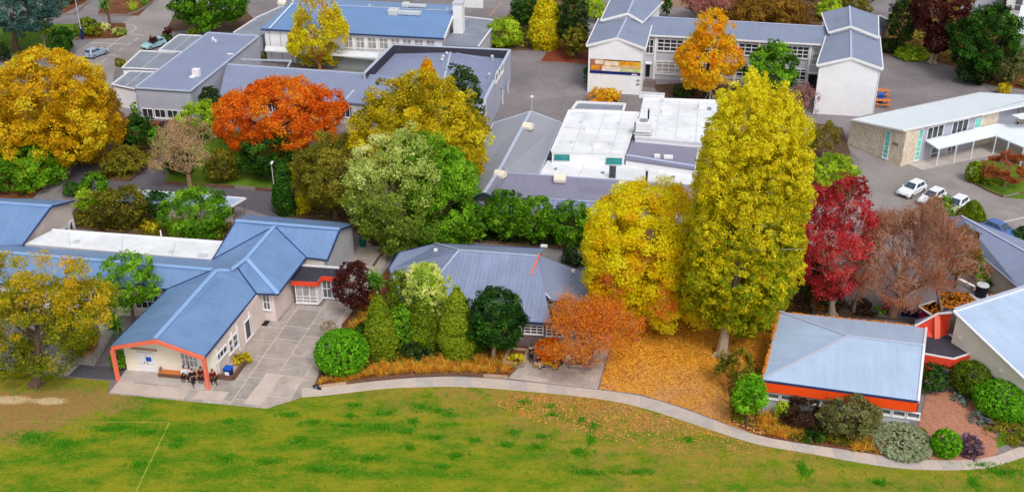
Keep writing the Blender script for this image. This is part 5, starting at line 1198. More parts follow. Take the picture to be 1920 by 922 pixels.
def fence(label, a, b, h, m, pitch=.3, grp='paling fences at the back'):
    A, B = P(*a), P(*b); r_ = empty('paling_fence', A, 0, label, 'fence', grp); L = (B - A).length; d = (B - A).normalized(); n = int(L / pitch); proto = None; rz = math.atan2(d.y, d.x)
    for z in (.4, h - .4): mb = MB(); mb.bar(Vector((0, 0, z)) + Vector((-d.y, d.x, 0)) * .06, B - A + Vector((0, 0, z)) + Vector((-d.y, d.x, 0)) * .06, .06, .1); mb.build('rail', M['timber_grey'], r_)
    for i in range(n):
        if proto is None: mb = MB(); mb.box((0, 0, h / 2), (pitch * .9, .04, h)); o = mb.build('paling', M[m], r_); proto = o
        else: o = proto.copy(); COL.objects.link(o); o.parent = r_
        o.location = d * (i + .5) * pitch; o.location.z = random.uniform(-.03, .03); o.rotation_euler = (0, 0, rz)
fence('grey blue paling fence beyond the red leaved trees at top right', (1796, 44), (1880, 12), 3.0, 'lavender_wall', .35)
fence('grey paling fence in front of the blue hall behind ginkgo', (556, 121), (702, 134), 1.8, 'green_grey_wall', .3)
fence('tan timber fence at top centre behind bare purple shrubs', (1240, 12), (1360, 20), 1.8, 'timber_pale', .3)
fence('dark fence at the back behind the bronze hedge', (1380, -8), (1560, -2), 1.8, 'timber', .3)
# ---------------------------------------------------------------- plants
def leaf_mesh(name, pos, nrm, size, tint, m, parent=None, aspect=1.5, fold=True):
    """one mesh of many small leaf-clump faces: each a bent diamond"""
    n = len(pos)
    r = RNG.normal(size=(n, 3)); t = np.cross(nrm, r); t /= np.linalg.norm(t, axis=1, keepdims=True) + 1e-9; b = np.cross(nrm, t)
    s = np.asarray(size).reshape(-1, 1) * np.ones((n, 1))
    a = t * s * .5 * aspect; c = b * s * .5
    up = nrm * s * .18
    # every second face is a plain three-cornered leaf, the others bent diamonds
    tri = np.zeros(n, bool); tri[1::3] = True; tri[2::3] = True; k = np.where(tri, 3, 4); st = np.concatenate([[0], np.cumsum(k)[:-1]]); tot = int(k.sum())
    v = np.empty((tot, 3)); v[st] = pos - a; v[st + 1] = pos - c * np.where(tri, 1.5, 1)[:, None] + up; v[st + 2] = pos + a * np.where(tri, .85, 1)[:, None] + c * (np.where(tri, .95, 0)[:, None]); q_ = ~tri; v[st[q_] + 3] = (pos + c + up)[q_]
    me = bpy.data.meshes.new(name); me.vertices.add(tot); me.vertices.foreach_set('co', v.reshape(-1).astype(np.float32))
    me.loops.add(tot); me.polygons.add(n)
    me.loops.foreach_set('vertex_index', np.arange(tot, dtype=np.int32)); me.polygons.foreach_set('loop_start', st.astype(np.int32))
    at = me.attributes.new('tint', 'FLOAT', 'FACE'); at.data.foreach_set('value', np.clip(tint, 0, 1).astype(np.float32))
    me.materials.append(m); me.update(calc_edges=True)
    return link(name, me, parent)
def unit(v): return v / (np.linalg.norm(v, axis=-1, keepdims=True) + 1e-9)
def rdir(n): return unit(RNG.normal(size=(n, 3)))

def lobes_round(r, a, n=9, k=.5, up=.15):
    """sub-crowns of a rounded crown, in crown units; returns centres, radii"""
    L = [(np.zeros(3), np.array([r * .74, r * .74, a * .76]))]
    for i in range(n):
        ph = i * 2.39996 + random.uniform(-.3, .3); zz = 1 - 2 * (i + .5) / n * .92 + up; zz = max(-.85, min(.95, zz)); rr = math.sqrt(max(0, 1 - zz * zz))
        d = np.array([math.cos(ph) * rr, math.sin(ph) * rr, zz]); q = k * random.uniform(.75, 1.2)
        L.append((d * np.array([r, r, a]) * (1 - q * .86), np.array([r, r, (a + r) / 2]) * q))
    return L
def crown_points(lobes, rc, per, cover=1.0, jit=.25, keepk=.82):
    """clump centres over the outside of the lobes, then leaves over each clump's outer half"""
    P0, N0, LI = [], [], []
    ext = max(np.linalg.norm(c) + rr.max() for c, rr in lobes)
    for c, rr in lobes:
        area = 4 * math.pi * ((rr[0] * rr[1]) ** 1.6 / 3 + 2 * (rr[0] * rr[2]) ** 1.6 / 3) ** (1 / 1.6)
        n = max(4, int(cover * area / (rc * rc * 1.5))); d = rdir(n)
        p = c + d * rr * RNG.uniform(1 - jit, 1.04, size=(n, 1)); nn = unit(d / rr)
        keep = np.ones(n, bool)
        for c2, r2 in lobes:
            if c2 is c: continue
            keep &= (((p - c2) / (r2 * keepk)) ** 2).sum(1) > 1
        P0.append(p[keep]); N0.append(nn[keep]); LI.append(np.full(int(keep.sum()), len(LI)))
    P0, N0, LI = np.concatenate(P0), np.concatenate(N0), np.concatenate(LI); m = len(P0)
    cr = rc * RNG.uniform(.6, 1.35, size=m)
    idx = np.repeat(np.arange(m), per); d = unit(rdir(len(idx)) + N0[idx] * .75)
    P0 = P0 + N0 * (rc * .55 * (RNG.random((m, 1)) < .10))
    pos = P0[idx] + d * cr[idx][:, None] * RNG.uniform(.45, 1.0, size=(len(idx), 1)) * np.array([1, 1, .8])
    return pos, d, N0[idx], idx, m, LI

def trunk_mesh(root, h, r0, lean=(0, 0), limbs=6, spread=2.0, top=None, m='bark', fork=.45):
    mb = MB(); pts = []; n = 5; tx = lean[0]; ty = lean[1]; top = top or h
    for i in range(n + 1):
        t = i / n; pts.append((Vector((tx * t + (random.uniform(-.08, .08) * h * .1 if 0 < i < n else 0), ty * t, h * t)), r0 * (1.25 - .25 * min(1, t * 6)) * (1 - .55 * t)))
    for (a, ra), (b, rb) in zip(pts, pts[1:]): mb.tube(a, b, ra, rb, 8, caps=False)
    for k in range(5):                                               # root flare
        a = k * 1.257 + random.random(); mb.tube(Vector((math.cos(a) * r0 * 1.9, math.sin(a) * r0 * 1.9, -.05)), Vector((0, 0, r0 * 1.6)), r0 * .3, r0 * .7, 5, caps=False)
    for k in range(limbs):
        a = k * 2.4 + random.uniform(-.4, .4); t = random.uniform(fork, .95); p = Vector((tx * t, ty * t, h * t)); e = Vector((math.cos(a) * spread * random.uniform(.5, .9), math.sin(a) * spread * random.uniform(.5, .9), random.uniform(.4, .9) * (top - h * t) + .3))
        q = p + e * .5 + Vector((0, 0, -.08 * e.length)); rr = r0 * .42 * (1 - t * .4); mb.tube(p, q, rr, rr * .7, 6, caps=False); mb.tube(q, p + e, rr * .7, rr * .25, 6, caps=False)
        for _ in range(2):
            f = q + Vector((random.uniform(-1, 1), random.uniform(-1, 1), random.uniform(.3, 1))) * e.length * .35; mb.tube(q, f, rr * .45, rr * .15, 5, caps=False)
    return mb.build('trunk', M[m], root)
mat('bark', lin((104, 84, 70)), .95, var=.3, scale=6, bump=.6)
mat('bark_pale', lin((176, 158, 138)), .9, var=.2, scale=6, bump=.4)
mat('bark_dark', lin((66, 52, 46)), .95, var=.3, scale=6, bump=.6)
mat('twig_tan', lin((166, 132, 104)), .9, var=.2, scale=3)
mat('twig_pale', lin((162, 130, 110)), .9, var=.15, scale=3)
mat('twig_mauve', lin((146, 108, 100)), .9, var=.2, scale=3)
mat('twig_orange', lin((176, 112, 62)), .9, var=.2, scale=3)

def fit(xl, xr, yt, yb, cb, ground_front, xc=None):
    """place a crown so that its outline fills the photographed box: base point, half width, height"""
    xm = (xl + xr) / 2
    base = P(xc if xc is not None else xm, yb, 0.0)
    r = (xr - xl) / 2 / px_per_m((base.x, base.y, 2))
    if ground_front: base = base + Vector((0, 1, 0)) * r * .85; r = (xr - xl) / 2 / px_per_m((base.x, base.y, 1.5))
    lo, hi = .3, 45
    for _ in range(40):
        h = (lo + hi) / 2; a = h * (1 - cb) / 2; zc = h * (1 + cb) / 2
        top = min(proj((base.x, base.y + r * .95 * math.sin(q), zc + a * math.cos(q)))[1] for q in (0, .2, .4, .6, .8, 1.0, 1.2, 1.4))
        if top > yt: lo = h
        else: hi = h
    sc_ = px_per_m((base.x, base.y, h / 2))
    r = (xr - xl) / 2 / sc_
    cx = (xm - IMG_W / 2) / sc_ if xc is not None else base.x            # crown centre may sit off the trunk
    return base, r, h, cx - base.x

LEAFPX = 3.0
def plant(name, label, cat, box, cols, kind='round', cb=.25, xc=None, group=None, lobes=9, lk=.5, rc=None, per=11, cover=1.0, leaf=1.0, bark='bark', trunk_r=None, front=None, tint_h=0.0, tint_shift=0.0, loose=.55, aspect=1.5, limbs=6, jit=.25, up=.15, spec=None, fork=.45, plumes=(), flame=False, lo_hi=(0, 9999)):
    xl, xr, yt, yb = box
    gf = (kind in ('bush', 'ball', 'cone_bush', 'low')) if front is None else front
    if gf: cb = 0.0 if kind != 'low' else 0.0
    base, r, h, off = fit(xl, xr, yt, yb, cb, gf, xc)
    root = empty(name, base, 0, label, cat, group)
    s = px_per_m((base.x, base.y, h / 2)); ls = LEAFPX / s * leaf; a = h * (1 - cb) / 2; zc = h * (1 + cb) / 2
    rc_ = rc if rc else max(ls * 1.25, min(.16 * r + .12, 1.0))
    if kind == 'ball':
        L = [(np.zeros(3), np.array([r, r, a]))]; rc_ = ls * .9; jit_ = .05
    elif kind in ('cone', 'cone_bush'):
        L = []; n = 26; jit_ = .12; rc_ = ls * 1.05
        for i in range(n):
            t = (i + .5) / n; prof = (.70 + .30 * math.sin(t / .35 * 1.5708)) if t < .35 else ((1 - t) / .65) ** .62
            rr = max(.12, (r - rc_ * .4) * prof * (1 + .05 * math.sin(t * 23 + r))); L.append((np.array([0, 0, -a + 2 * a * t]), np.array([rr, rr, max(.3, h / n * 1.5)])))
    elif kind == 'plumes':
        L = []; jit_ = .18; xm_ = (xl + xr) / 2; hw_ = (xr - xl) / 2
        for (qx, qy, wx, hy) in plumes:
            if flame: qx, wx = xm_ + (qx - xm_) * .95, wx * .95
            d_ = ray(qx, qy); k_ = base.y / d_[1]; cx_, cz_ = d_[0] * k_, CAM_H + d_[2] * k_; s_ = px_per_m((cx_, base.y, cz_)); wr, hr_ = wx / s_, hy / s_ / .87
            far = 1.0 - .3 * min(1, abs(qx - xm_) / hw_)
            dl = ((0, 1.0), (-.2, .8)) if qy < lo_hi[0] else (((0, 1.0), (.4, .9)) if qy > lo_hi[1] else ((-.5, .92), (.45, .92), (0, 1.0)))
            for dy, q in dl:
                c_ = np.array([cx_ - base.x - off + random.uniform(-.2, .2), dy * r * .95 * far + random.uniform(-.3, .3), cz_ - zc + random.uniform(-.5, .2) * (dy != 0) - max(0, dy) * r * .55])
                if flame: L += [(c_ + np.array([0, 0, -.18 * hr_ * q]), np.array([wr, wr, hr_ * .78]) * q), (c_ + np.array([0, 0, .42 * hr_ * q]), np.array([wr * .62, wr * .62, hr_ * .5]) * q), (c_ + np.array([0, 0, .8 * hr_ * q]), np.array([wr * .3, wr * .3, hr_ * .32]) * q)]
                else: L.append((c_, np.array([wr, wr, hr_]) * q))
    elif kind == 'column':
        L = []; jit_ = jit; n = 46
        for zc_, rr_, rz_ in ((-.62, .66, .36), (-.2, .74, .5), (.3, .7, .45), (.6, .55, .3)): L.append((np.array([0, 0, zc_ * a]), np.array([r * rr_, r * rr_, a * rz_])))
        for i in range(60):
            t = (i + .5) / 60; ph = i * 2.39996; z = a * (-.88 + 1.62 * t); prof = float(np.interp(t, [0, .06, .18, .4, .7, .85, 1], [.66, .9, 1.04, 1.0, .96, .86, .62]))
            q = random.uniform(.17, .34); rr = r * prof - r * q * .95; L.append((np.array([math.cos(ph) * rr, math.sin(ph) * rr, z]), np.array([r * q, r * q, r * q * random.uniform(1.5, 2.6)])))
        for i in range(9):
            ph = i * 2.39996; rr = r * (.10 + .62 * (i / 9)); L.append((np.array([math.cos(ph) * rr + r * .06, math.sin(ph) * rr, a * (.84 - .22 * (i / 9))]), np.array([r * .17, r * .17, a * random.uniform(.14, .20)])))
    elif spec:
        jit_ = jit; L = []
        for (sx, sy, sz_, sr, sh) in spec:
            for c_, r_ in lobes_round(r * sr, a * sh, lobes, lk, up): L.append((c_ + np.array([sx * r, sy * r, sz_ * a]), r_))
    elif kind == 'dome':
        L = lobes_round(r, a, lobes, lk, up); jit_ = jit
    else:
        L = lobes_round(r, a, lobes, lk, up); jit_ = jit
    if kind not in ('ball', 'cone', 'cone_bush', 'plumes'):
        k_ = max(.6, 1 - .62 * rc_ / r); k2 = max(.6, 1 - .62 * rc_ / a); L = [(c * np.array([k_, k_, k2]), q * np.array([k_, k_, k2])) for c, q in L]
    per_ = max(6, int(3.6 * (rc_ / ls) ** 2 * per / 11))
    pos, d, N0, idx, m_, LI = crown_points(L, rc_, per_, cover * (1.3 if 'cone' in kind else 1), jit_, .6 if 'cone' in kind else .82)
    pos = pos + np.array([off, 0, zc])
    ok = pos[:, 2] > .05; pos, d, N0, idx = pos[ok], d[ok], N0[ok], idx[ok]
    nr = unit(d * .55 + N0 * .35 + np.array([0, 0, .35]) + RNG.normal(size=d.shape) * loose)
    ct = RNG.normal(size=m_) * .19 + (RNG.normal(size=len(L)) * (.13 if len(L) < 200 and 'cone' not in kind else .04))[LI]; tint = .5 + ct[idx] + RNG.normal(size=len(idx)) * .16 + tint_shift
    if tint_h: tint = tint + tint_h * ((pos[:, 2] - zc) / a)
    sz = ls * RNG.uniform(.5, 1.45, size=len(idx))
    tr = trunk_r or max(.07, min(.55, r * .075))
    crown = leaf_mesh('crown' if cat == 'tree' else 'foliage', pos, nr, sz, tint, leaf_mat(cols, LEAVES[cols]), root, aspect)
    trunk_mesh(root, max(.4, h * (cb + .35 * (1 - cb))), tr, (off * .6, 0), limbs, r * .75, h * .85, bark, fork)
    return root

LEAVES = {
 'gold':      [(120, 98, 8), (190, 146, 8), (226, 178, 18), (240, 200, 50)],
 'golddark':  [(120, 78, 6), (186, 118, 8), (214, 138, 8), (232, 170, 30)],
 'yellow':    [(226, 168, 8), (246, 190, 6), (252, 203, 16), (254, 218, 60)],
 'poplar':    [(98, 130, 12), (168, 164, 16), (226, 188, 20), (246, 204, 38)],
 'orange':    [(170, 78, 8), (222, 104, 14), (240, 126, 22), (246, 154, 40)],
 'amberpale': [(186, 96, 24), (228, 118, 26), (242, 136, 36), (246, 164, 64)],
 'amber':     [(206, 130, 8), (246, 160, 8), (252, 176, 16), (252, 196, 60)],
 'olive_yel': [(108, 104, 14), (168, 152, 18), (216, 184, 22), (236, 210, 50)],
 'litter':    [(184, 118, 34), (230, 160, 42), (242, 184, 66), (244, 202, 118)],
 'rustpale':  [(128, 84, 66), (154, 100, 78), (178, 110, 68), (172, 132, 108)],
 'tan':       [(140, 116, 76), (172, 146, 98), (196, 172, 122), (214, 190, 140)],
 'olive':     [(84, 80, 22), (112, 108, 26), (136, 130, 34), (156, 146, 48)],
 'green':     [(40, 78, 8), (74, 120, 12), (108, 156, 24), (146, 186, 46)],
 'bright':    [(50, 106, 8), (84, 146, 12), (116, 176, 24), (156, 204, 52)],
 'deep':      [(18, 46, 8), (34, 74, 12), (54, 100, 20), (82, 130, 36)],
 'dark':      [(24, 40, 18), (38, 60, 24), (56, 82, 32), (76, 102, 46)],
 'cedar':     [(36, 62, 58), (54, 88, 82), (76, 110, 102), (98, 130, 118)],
 'greyolive': [(84, 86, 48), (108, 110, 62), (132, 132, 78), (156, 152, 96)],
 'silver':    [(118, 128, 98), (146, 156, 122), (166, 174, 140), (186, 190, 160)],
 'lime':      [(108, 140, 20), (150, 176, 30), (184, 200, 50), (206, 216, 90)],
 'variegated':[(120, 150, 40), (172, 190, 70), (210, 216, 120), (232, 232, 160)],
 'palegreen': [(98, 120, 34), (132, 150, 50), (164, 180, 84), (214, 216, 142)],
 'conifer':   [(70, 94, 10), (106, 128, 14), (138, 154, 26), (164, 176, 52)],
 'goldcon':   [(150, 142, 14), (206, 184, 18), (236, 210, 30), (246, 226, 70)],
 'maroon':    [(44, 16, 18), (70, 26, 26), (94, 40, 34), (116, 58, 46)],
 'crimson':   [(96, 30, 34), (158, 42, 48), (200, 58, 66), (176, 106, 92)],
 'bronze':    [(86, 62, 18), (116, 84, 24), (140, 104, 34), (160, 122, 46)],
 'browndark': [(46, 32, 24), (66, 46, 32), (88, 62, 40), (104, 76, 48)],
 'straw':     [(176, 110, 20), (212, 146, 36), (226, 170, 60), (240, 196, 100)],
 'redbrown':  [(110, 50, 26), (152, 74, 36), (176, 98, 50), (160, 116, 70)],
 'purple':    [(58, 40, 58), (88, 62, 84), (124, 96, 112), (160, 136, 146)],
 'bluegrey':  [(84, 98, 96), (108, 122, 116), (132, 146, 136), (150, 162, 150)],
 'willowgold':[(98, 112, 20), (144, 144, 22), (188, 166, 28), (216, 164, 40)],
 'palm':      [(40, 96, 16), (70, 132, 24), (110, 164, 44), (150, 184, 80)],
 'pink':      [(130, 84, 80), (160, 104, 96), (178, 124, 112), (196, 150, 134)],
}

def branch_mesh(root, h, r, r0, m, depth=5, spread=.6, n0=6, off=0.0, fork=.22, twig=2.6, min_r=.012):
    """bare branching: limbs split again and again into twigs; returns twig points for leaves"""
    mb = MB(); tips = []
    def grow(p, d, L, rad, k):
        n = 2 if k > 2 else 1; q = p
        for _ in range(n):
            d = (d + Vector((random.gauss(0, .12), random.gauss(0, .12), random.gauss(0, .08)))).normalized(); e = q + d * (L / n); mb.tube(q, e, rad, max(min_r, rad * .72), 5 if k > 2 else 3, caps=False); q = e; rad *= .8
        if k <= 2: tips.append((q, d))
        if k == 0: return
        for i in range(random.choice((2, 3, 3) if k > 1 else (3, 3, 4))):
            a = random.uniform(0, 6.28); nd = (d + Vector((math.cos(a), math.sin(a), random.uniform(-.1, .4))) * spread * random.uniform(.7, 1.3)).normalized()
            grow(q, nd, L * random.uniform(.6, .82), max(min_r, rad * .68), k - 1)
    zf = h * fork; mb.tube((0, 0, -.05), (off * .1, 0, zf), r0 * 1.2, r0, 8, caps=False)
    for i in range(n0):
        a = i * 6.283 / n0 + random.uniform(-.3, .3); el = random.uniform(.5, 1.25); d = Vector((math.cos(a) * math.cos(el), math.sin(a) * math.cos(el), math.sin(el)))
        grow(Vector((off * .1, 0, zf)), d, math.hypot(r, h - zf) / twig * random.uniform(.85, 1.1), r0 * .5, depth)
    # keep the twigs inside the crown's outline
    V = np.array(mb.v); s1, s2, s3 = random.uniform(0, 6), random.uniform(0, 6), random.uniform(0, 6)
    def lim(Q):
        ph = np.arctan2(Q[:, 1], Q[:, 0]); el = Q[:, 2] / h * 5; return 1 + .13 * np.sin(3 * ph + s1 + el) + .10 * np.sin(5 * ph + s2 - el * 1.4) + .07 * np.sin(9 * ph + s3 + el * 2)
    k = np.sqrt((V[:, 0] / (r * 1.0)) ** 2 + (V[:, 1] / (r * 1.0)) ** 2 + (np.maximum(0, V[:, 2] - zf) / (h - zf)) ** 2); k = k / lim(V); f = np.where(k > 1, (1 / k) ** .85, 1)
    V[:, 0] *= f; V[:, 1] *= f; V[:, 2] = np.where(V[:, 2] > zf, zf + (V[:, 2] - zf) * f, V[:, 2]); V[:, 0] += off * np.clip(V[:, 2] / h * 1.6, 0, 1); mb.v = [tuple(p) for p in V]
    o = mb.build('trunk', M[m], root)
    T = np.array([tuple(p) for p, d in tips]); k = np.sqrt((T[:, 0] / r) ** 2 + (T[:, 1] / r) ** 2 + (np.maximum(0, T[:, 2] - zf) / (h - zf)) ** 2); k = k / lim(T); f = np.where(k > 1, (1 / k) ** .85, 1)
    T[:, 0] *= f; T[:, 1] *= f; T[:, 2] = zf + (T[:, 2] - zf) * f; T[:, 0] += off * np.clip(T[:, 2] / h * 1.6, 0, 1)
    return T
def twiggy(name, label, cat, box, cols, wood='twig_tan', per=3, leaf=.8, spread=.6, depth=5, cb=.2, xc=None, group=None, n0=7, fork=.2, front=False, sig=.22, tint_h=0, twig=2.6, r0=None, low=False):
    xl, xr, yt, yb = box; base, r, h, off = fit(xl, xr, yt, yb, cb, front, xc)
    root = empty(name, base, 0, label, cat, group); s = px_per_m((base.x, base.y, h / 2)); ls = LEAFPX / s * leaf
    T = branch_mesh(root, h, r, r0 or max(.05, r * .07), wood, depth, spread, n0, off, fork, twig, min_r=.35 / s)
    if per:
        idx = np.repeat(np.arange(len(T)), per)
        if low: idx = idx[RNG.random(len(idx)) < np.clip(1.15 - T[idx, 2] / h, .03, 1) ** 1.6]
        pos = T[idx] + RNG.normal(size=(len(idx), 3)) * sig * max(.6, r * .3); pos[:, 2] = np.maximum(.1, pos[:, 2])
        nr = unit(RNG.normal(size=pos.shape) * .7 + np.array([0, 0, .6])); ct = RNG.normal(size=len(T)) * .18
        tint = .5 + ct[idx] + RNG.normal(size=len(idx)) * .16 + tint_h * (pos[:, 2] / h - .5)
        leaf_mesh('crown' if cat == 'tree' else 'foliage', pos, nr, ls * RNG.uniform(.6, 1.3, size=len(idx)), tint, leaf_mat(cols, LEAVES[cols]), root)
    return root

def blades(name, roots, length, width, cols, parent=None, spread=.5, seg=3, droop=.5, tint=None):
    """arching strap leaves: (point, heading) list"""
    V, F, T = [], [], []
    for (p, dx, dy, dz, L, W) in roots:
        d = Vector((dx, dy, dz)).normalized(); sd = d.cross(Vector((0, 0, 1))); sd = sd.normalized() if sd.length > .05 else Vector((1, 0, 0)); b = len(V); q = Vector(p)
        for i in range(seg + 1):
            t = i / seg; w = W * (1 - t) ** .7 * .5 + .002; V += [tuple(q - sd * w), tuple(q + sd * w)]
            q = q + d * (L / seg); d = (d + Vector((0, 0, -droop / seg))).normalized()
        tt = random.random()
        for i in range(seg): F.append((b + 2 * i, b + 2 * i + 1, b + 2 * i + 3, b + 2 * i + 2)); T.append(tt)
    me = bpy.data.meshes.new(name); me.from_pydata(V, [], F); at = me.attributes.new('tint', 'FLOAT', 'FACE'); at.data.foreach_set('value', np.array(T, dtype=np.float32)); me.materials.append(leaf_mat(cols, LEAVES[cols])); me.update()
    return link(name, me, parent)
def cabbage(name, label, box, heads, cols='palm', cat='tree', n=70, group=None, skirt=True):
    xl, xr, yt, yb = box; base, r, h, off = fit(xl, xr, yt, yb, .35, False); root = empty(name, base, 0, label, cat, group)
    mb = MB(); 
    hs_ = [(random.uniform(-.35, .35) * r if heads > 1 else 0, random.uniform(-.3, .3) * r if heads > 1 else 0, h - r * .75 - i * .25 * r) for i in range(heads)]
    mb.tube((0, 0, 0), (0, 0, h * .45), r * .12, r * .09, 8, caps=False)
    for x, y, z in hs_: mb.tube((0, 0, h * .4), (x, y, z), r * .09, r * .07, 6)
    mb.build('trunk', M['bark'], root)
    for x, y, z in hs_:
        rt = []
        for i in range(n):
            a = random.uniform(0, 6.28); el = random.uniform(-.5, 1.4); rt.append(((x, y, z), math.cos(a) * math.cos(el), math.sin(a) * math.cos(el), math.sin(el), r * random.uniform(.75, 1.05) * (1 if heads == 1 else .8), r * .09))
        blades('leaf_head', rt, 1, 1, cols, root, droop=.6)
    return root
def flax(name, label, box, cols='lime', n=60, cat='shrub', group=None):
    xl, xr, yt, yb = box; base, r, h, off = fit(xl, xr, yt, yb, 0, True); root = empty(name, base, 0, label, cat, group); rt = []
    for i in range(n):
        a = random.uniform(0, 6.28); el = random.uniform(.6, 1.45); L = math.hypot(r, h) * random.uniform(.7, 1.0); rt.append(((math.cos(a) * r * .15, math.sin(a) * r * .15, 0), math.cos(a) * math.cos(el), math.sin(a) * math.cos(el), math.sin(el), L, max(.06, r * .07)))
    blades('strap_leaves', rt, 1, 1, cols, root, droop=.9, seg=4); return root

T, S = 'tree', 'shrub'
# ---- front row
POPLAR = [(1404, 200, 21, 62), (1424, 178, 9, 34), (1366, 222, 18, 52), (1386, 250, 24, 60), (1444, 214, 15, 50), (1466, 222, 17, 54), (1436, 256, 28, 60), (1494, 246, 15, 56), (1508, 262, 9, 44), (1352, 204, 8, 34), (1338, 256, 12, 42),
          (1334, 320, 26, 66), (1380, 316, 30, 76), (1426, 320, 31, 80), (1470, 318, 30, 76), (1504, 330, 15, 60), (1322, 400, 22, 62), (1362, 404, 32, 76), (1410, 410, 36, 84), (1458, 402, 33, 78), (1496, 404, 16, 60),
          (1300, 474, 18, 50), (1336, 482, 30, 66), (1382, 490, 38, 76), (1434, 490, 38, 74), (1478, 470, 22, 58), (1296, 540, 15, 36), (1328, 556, 26, 40), (1370, 566, 32, 44), (1416, 562, 34, 46), (1456, 540, 24, 42), (1354, 596, 18, 20), (1394, 598, 28, 24), (1434, 588, 20, 22)]
FLOWERING = [(720, 300, 42, 34), (765, 285, 34, 30), (690, 335, 32, 36), (742, 345, 42, 36), (792, 330, 26, 34), (672, 372, 18, 26), (702, 398, 24, 30), (770, 388, 34, 36), (742, 420, 24, 34), (798, 400, 20, 34), (724, 446, 16, 24), (775, 440, 22, 30)]
BRIGHT = [(775, 280, 32, 26), (815, 296, 36, 32), (852, 318, 34, 32), (878, 330, 14, 18), (800, 345, 36, 34), (845, 366, 32, 36), (812, 396, 34, 36), (858, 398, 20, 26), (790, 432, 30, 30), (832, 438, 32, 28), (866, 432, 18, 26)]
DOME = [(790, 175, 34, 34), (745, 198, 40, 36), (832, 205, 40, 40), (705, 228, 36, 34), (768, 226, 42, 38), (868, 240, 34, 40), (684, 262, 24, 28), (725, 268, 40, 36), (815, 258, 44, 40), (884, 272, 20, 34), (775, 285, 40, 34), (852, 290, 36, 34), (820, 318, 34, 26)]
MAPLE = [(1205, 384, 50, 26), (1250, 392, 46, 32), (1160, 404, 38, 34), (1216, 424, 52, 40), (1270, 430, 40, 42), (1132, 440, 28, 38), (1172, 462, 46, 42), (1232, 478, 50, 44), (1284, 486, 34, 44), (1134, 496, 26, 38), (1182, 520, 40, 40), (1242, 534, 44, 34), (1290, 536, 26, 32)]
WILLOW = [(60, 512, 40, 30), (20, 520, 36, 34), (105, 520, 34, 30), (150, 512, 16, 14), (-10, 545, 34, 38), (50, 560, 42, 36), (112, 562, 38, 32), (166, 556, 28, 26), (190, 572, 14, 24), (10, 605, 40, 40), (70, 612, 42, 38), (128, 606, 36, 32), (30, 655, 36, 34), (88, 655, 40, 32), (122, 634, 24, 20), (-8, 665, 30, 30)]
GOLD = [(85, 132, 44, 30), (40, 150, 44, 34), (130, 152, 40, 34), (5, 180, 36, 38), (85, 178, 50, 40), (165, 190, 32, 36), (45, 215, 46, 40), (125, 222, 46, 40), (186, 222, 22, 30), (0, 240, 34, 34), (80, 260, 44, 34), (150, 256, 34, 28), (100, 285, 36, 18)]
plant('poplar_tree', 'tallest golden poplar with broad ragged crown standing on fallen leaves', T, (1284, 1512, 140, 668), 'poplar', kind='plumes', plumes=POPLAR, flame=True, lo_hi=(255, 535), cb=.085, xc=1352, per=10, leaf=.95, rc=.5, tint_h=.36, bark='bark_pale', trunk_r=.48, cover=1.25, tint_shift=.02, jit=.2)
plant('yellow_maple', 'bright yellow rounded maple left of the tall poplar', T, (1094, 1322, 346, 600), 'yellow', cb=.06, xc=1225, per=14, cover=1.3, lobes=18, lk=.38, bark='bark_dark', tint_shift=0, plumes=MAPLE, lo_hi=(400, 9999), kind='plumes')
twiggy('japanese_maple', 'wide feathery orange maple hanging over the picnic terrace', T, (998, 1214, 560, 690), 'amberpale', 'twig_orange', per=5, leaf=.7, spread=.8, depth=5, cb=.38, xc=1094, sig=.26, n0=12, fork=.3)
twiggy('japanese_maple', 'taller orange brown maple against the yellow maple', T, (1130, 1250, 456, 640), 'amberpale', 'twig_orange', per=4, leaf=.8, spread=.6, depth=5, cb=.2, sig=.2, n0=8, tint_h=0)
plant('japanese_maple', 'small dense orange maple directly behind the yellow picnic table', T, (1002, 1060, 632, 686), 'orange', cb=.35, lobes=8, per=9, loose=.9)
twiggy('bare_shrub', 'bare grey brown weeping shrub inside the square timber planter', S, (1075, 1142, 612, 690), 'pink', 'twig_mauve', per=1, leaf=.6, depth=4, n0=9, cb=0, fork=.15)
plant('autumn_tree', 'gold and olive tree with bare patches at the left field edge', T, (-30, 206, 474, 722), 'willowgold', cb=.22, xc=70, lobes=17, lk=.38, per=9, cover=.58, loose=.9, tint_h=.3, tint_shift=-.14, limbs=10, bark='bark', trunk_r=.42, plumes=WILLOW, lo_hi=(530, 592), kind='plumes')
plant('young_tree', 'fresh green tree before the long blue roof', T, (187, 304, 470, 612), 'green', cb=.25, xc=252, lobes=10, per=9, cover=.85, loose=.7, tint_shift=.1)
cabbage('cabbage_tree', 'dark strap leaved palm under the eave of the front blue wing', (196, 262, 572, 640), 3, 'palm', n=40)
twiggy('low_shrub', 'low yellowish twiggy shrub in the raised brick planter at left', S, (118, 186, 622, 672), 'olive_yel', 'twig_tan', per=5, leaf=.8, depth=4, cb=0, front=True, fork=.1)
plant('clipped_shrub', 'dense bright green shrub in the planter behind the left coral post', S, (203, 240, 655, 702), 'green', kind='bush', lobes=5)
plant('low_shrub', 'small yellow green shrub in the planter beside the blue lidded bin', S, (432, 472, 660, 690), 'olive_yel', kind='bush', lobes=5)
plant('clipped_ball', 'largest clipped green ball at the corner of the concrete yard', S, (590, 686, 619, 716), 'bright', kind='ball', per=12, tint_shift=-.12)
plant('conifer', 'leftmost olive green cone conifer behind the clipped ball', T, (682, 744, 552, 682), 'conifer', kind='cone_bush', per=10)
plant('fern_shrub', 'bright green feathery shrub between the two cone conifers', S, (732, 778, 565, 672), 'green', kind='bush', lobes=7, tint_shift=.1)
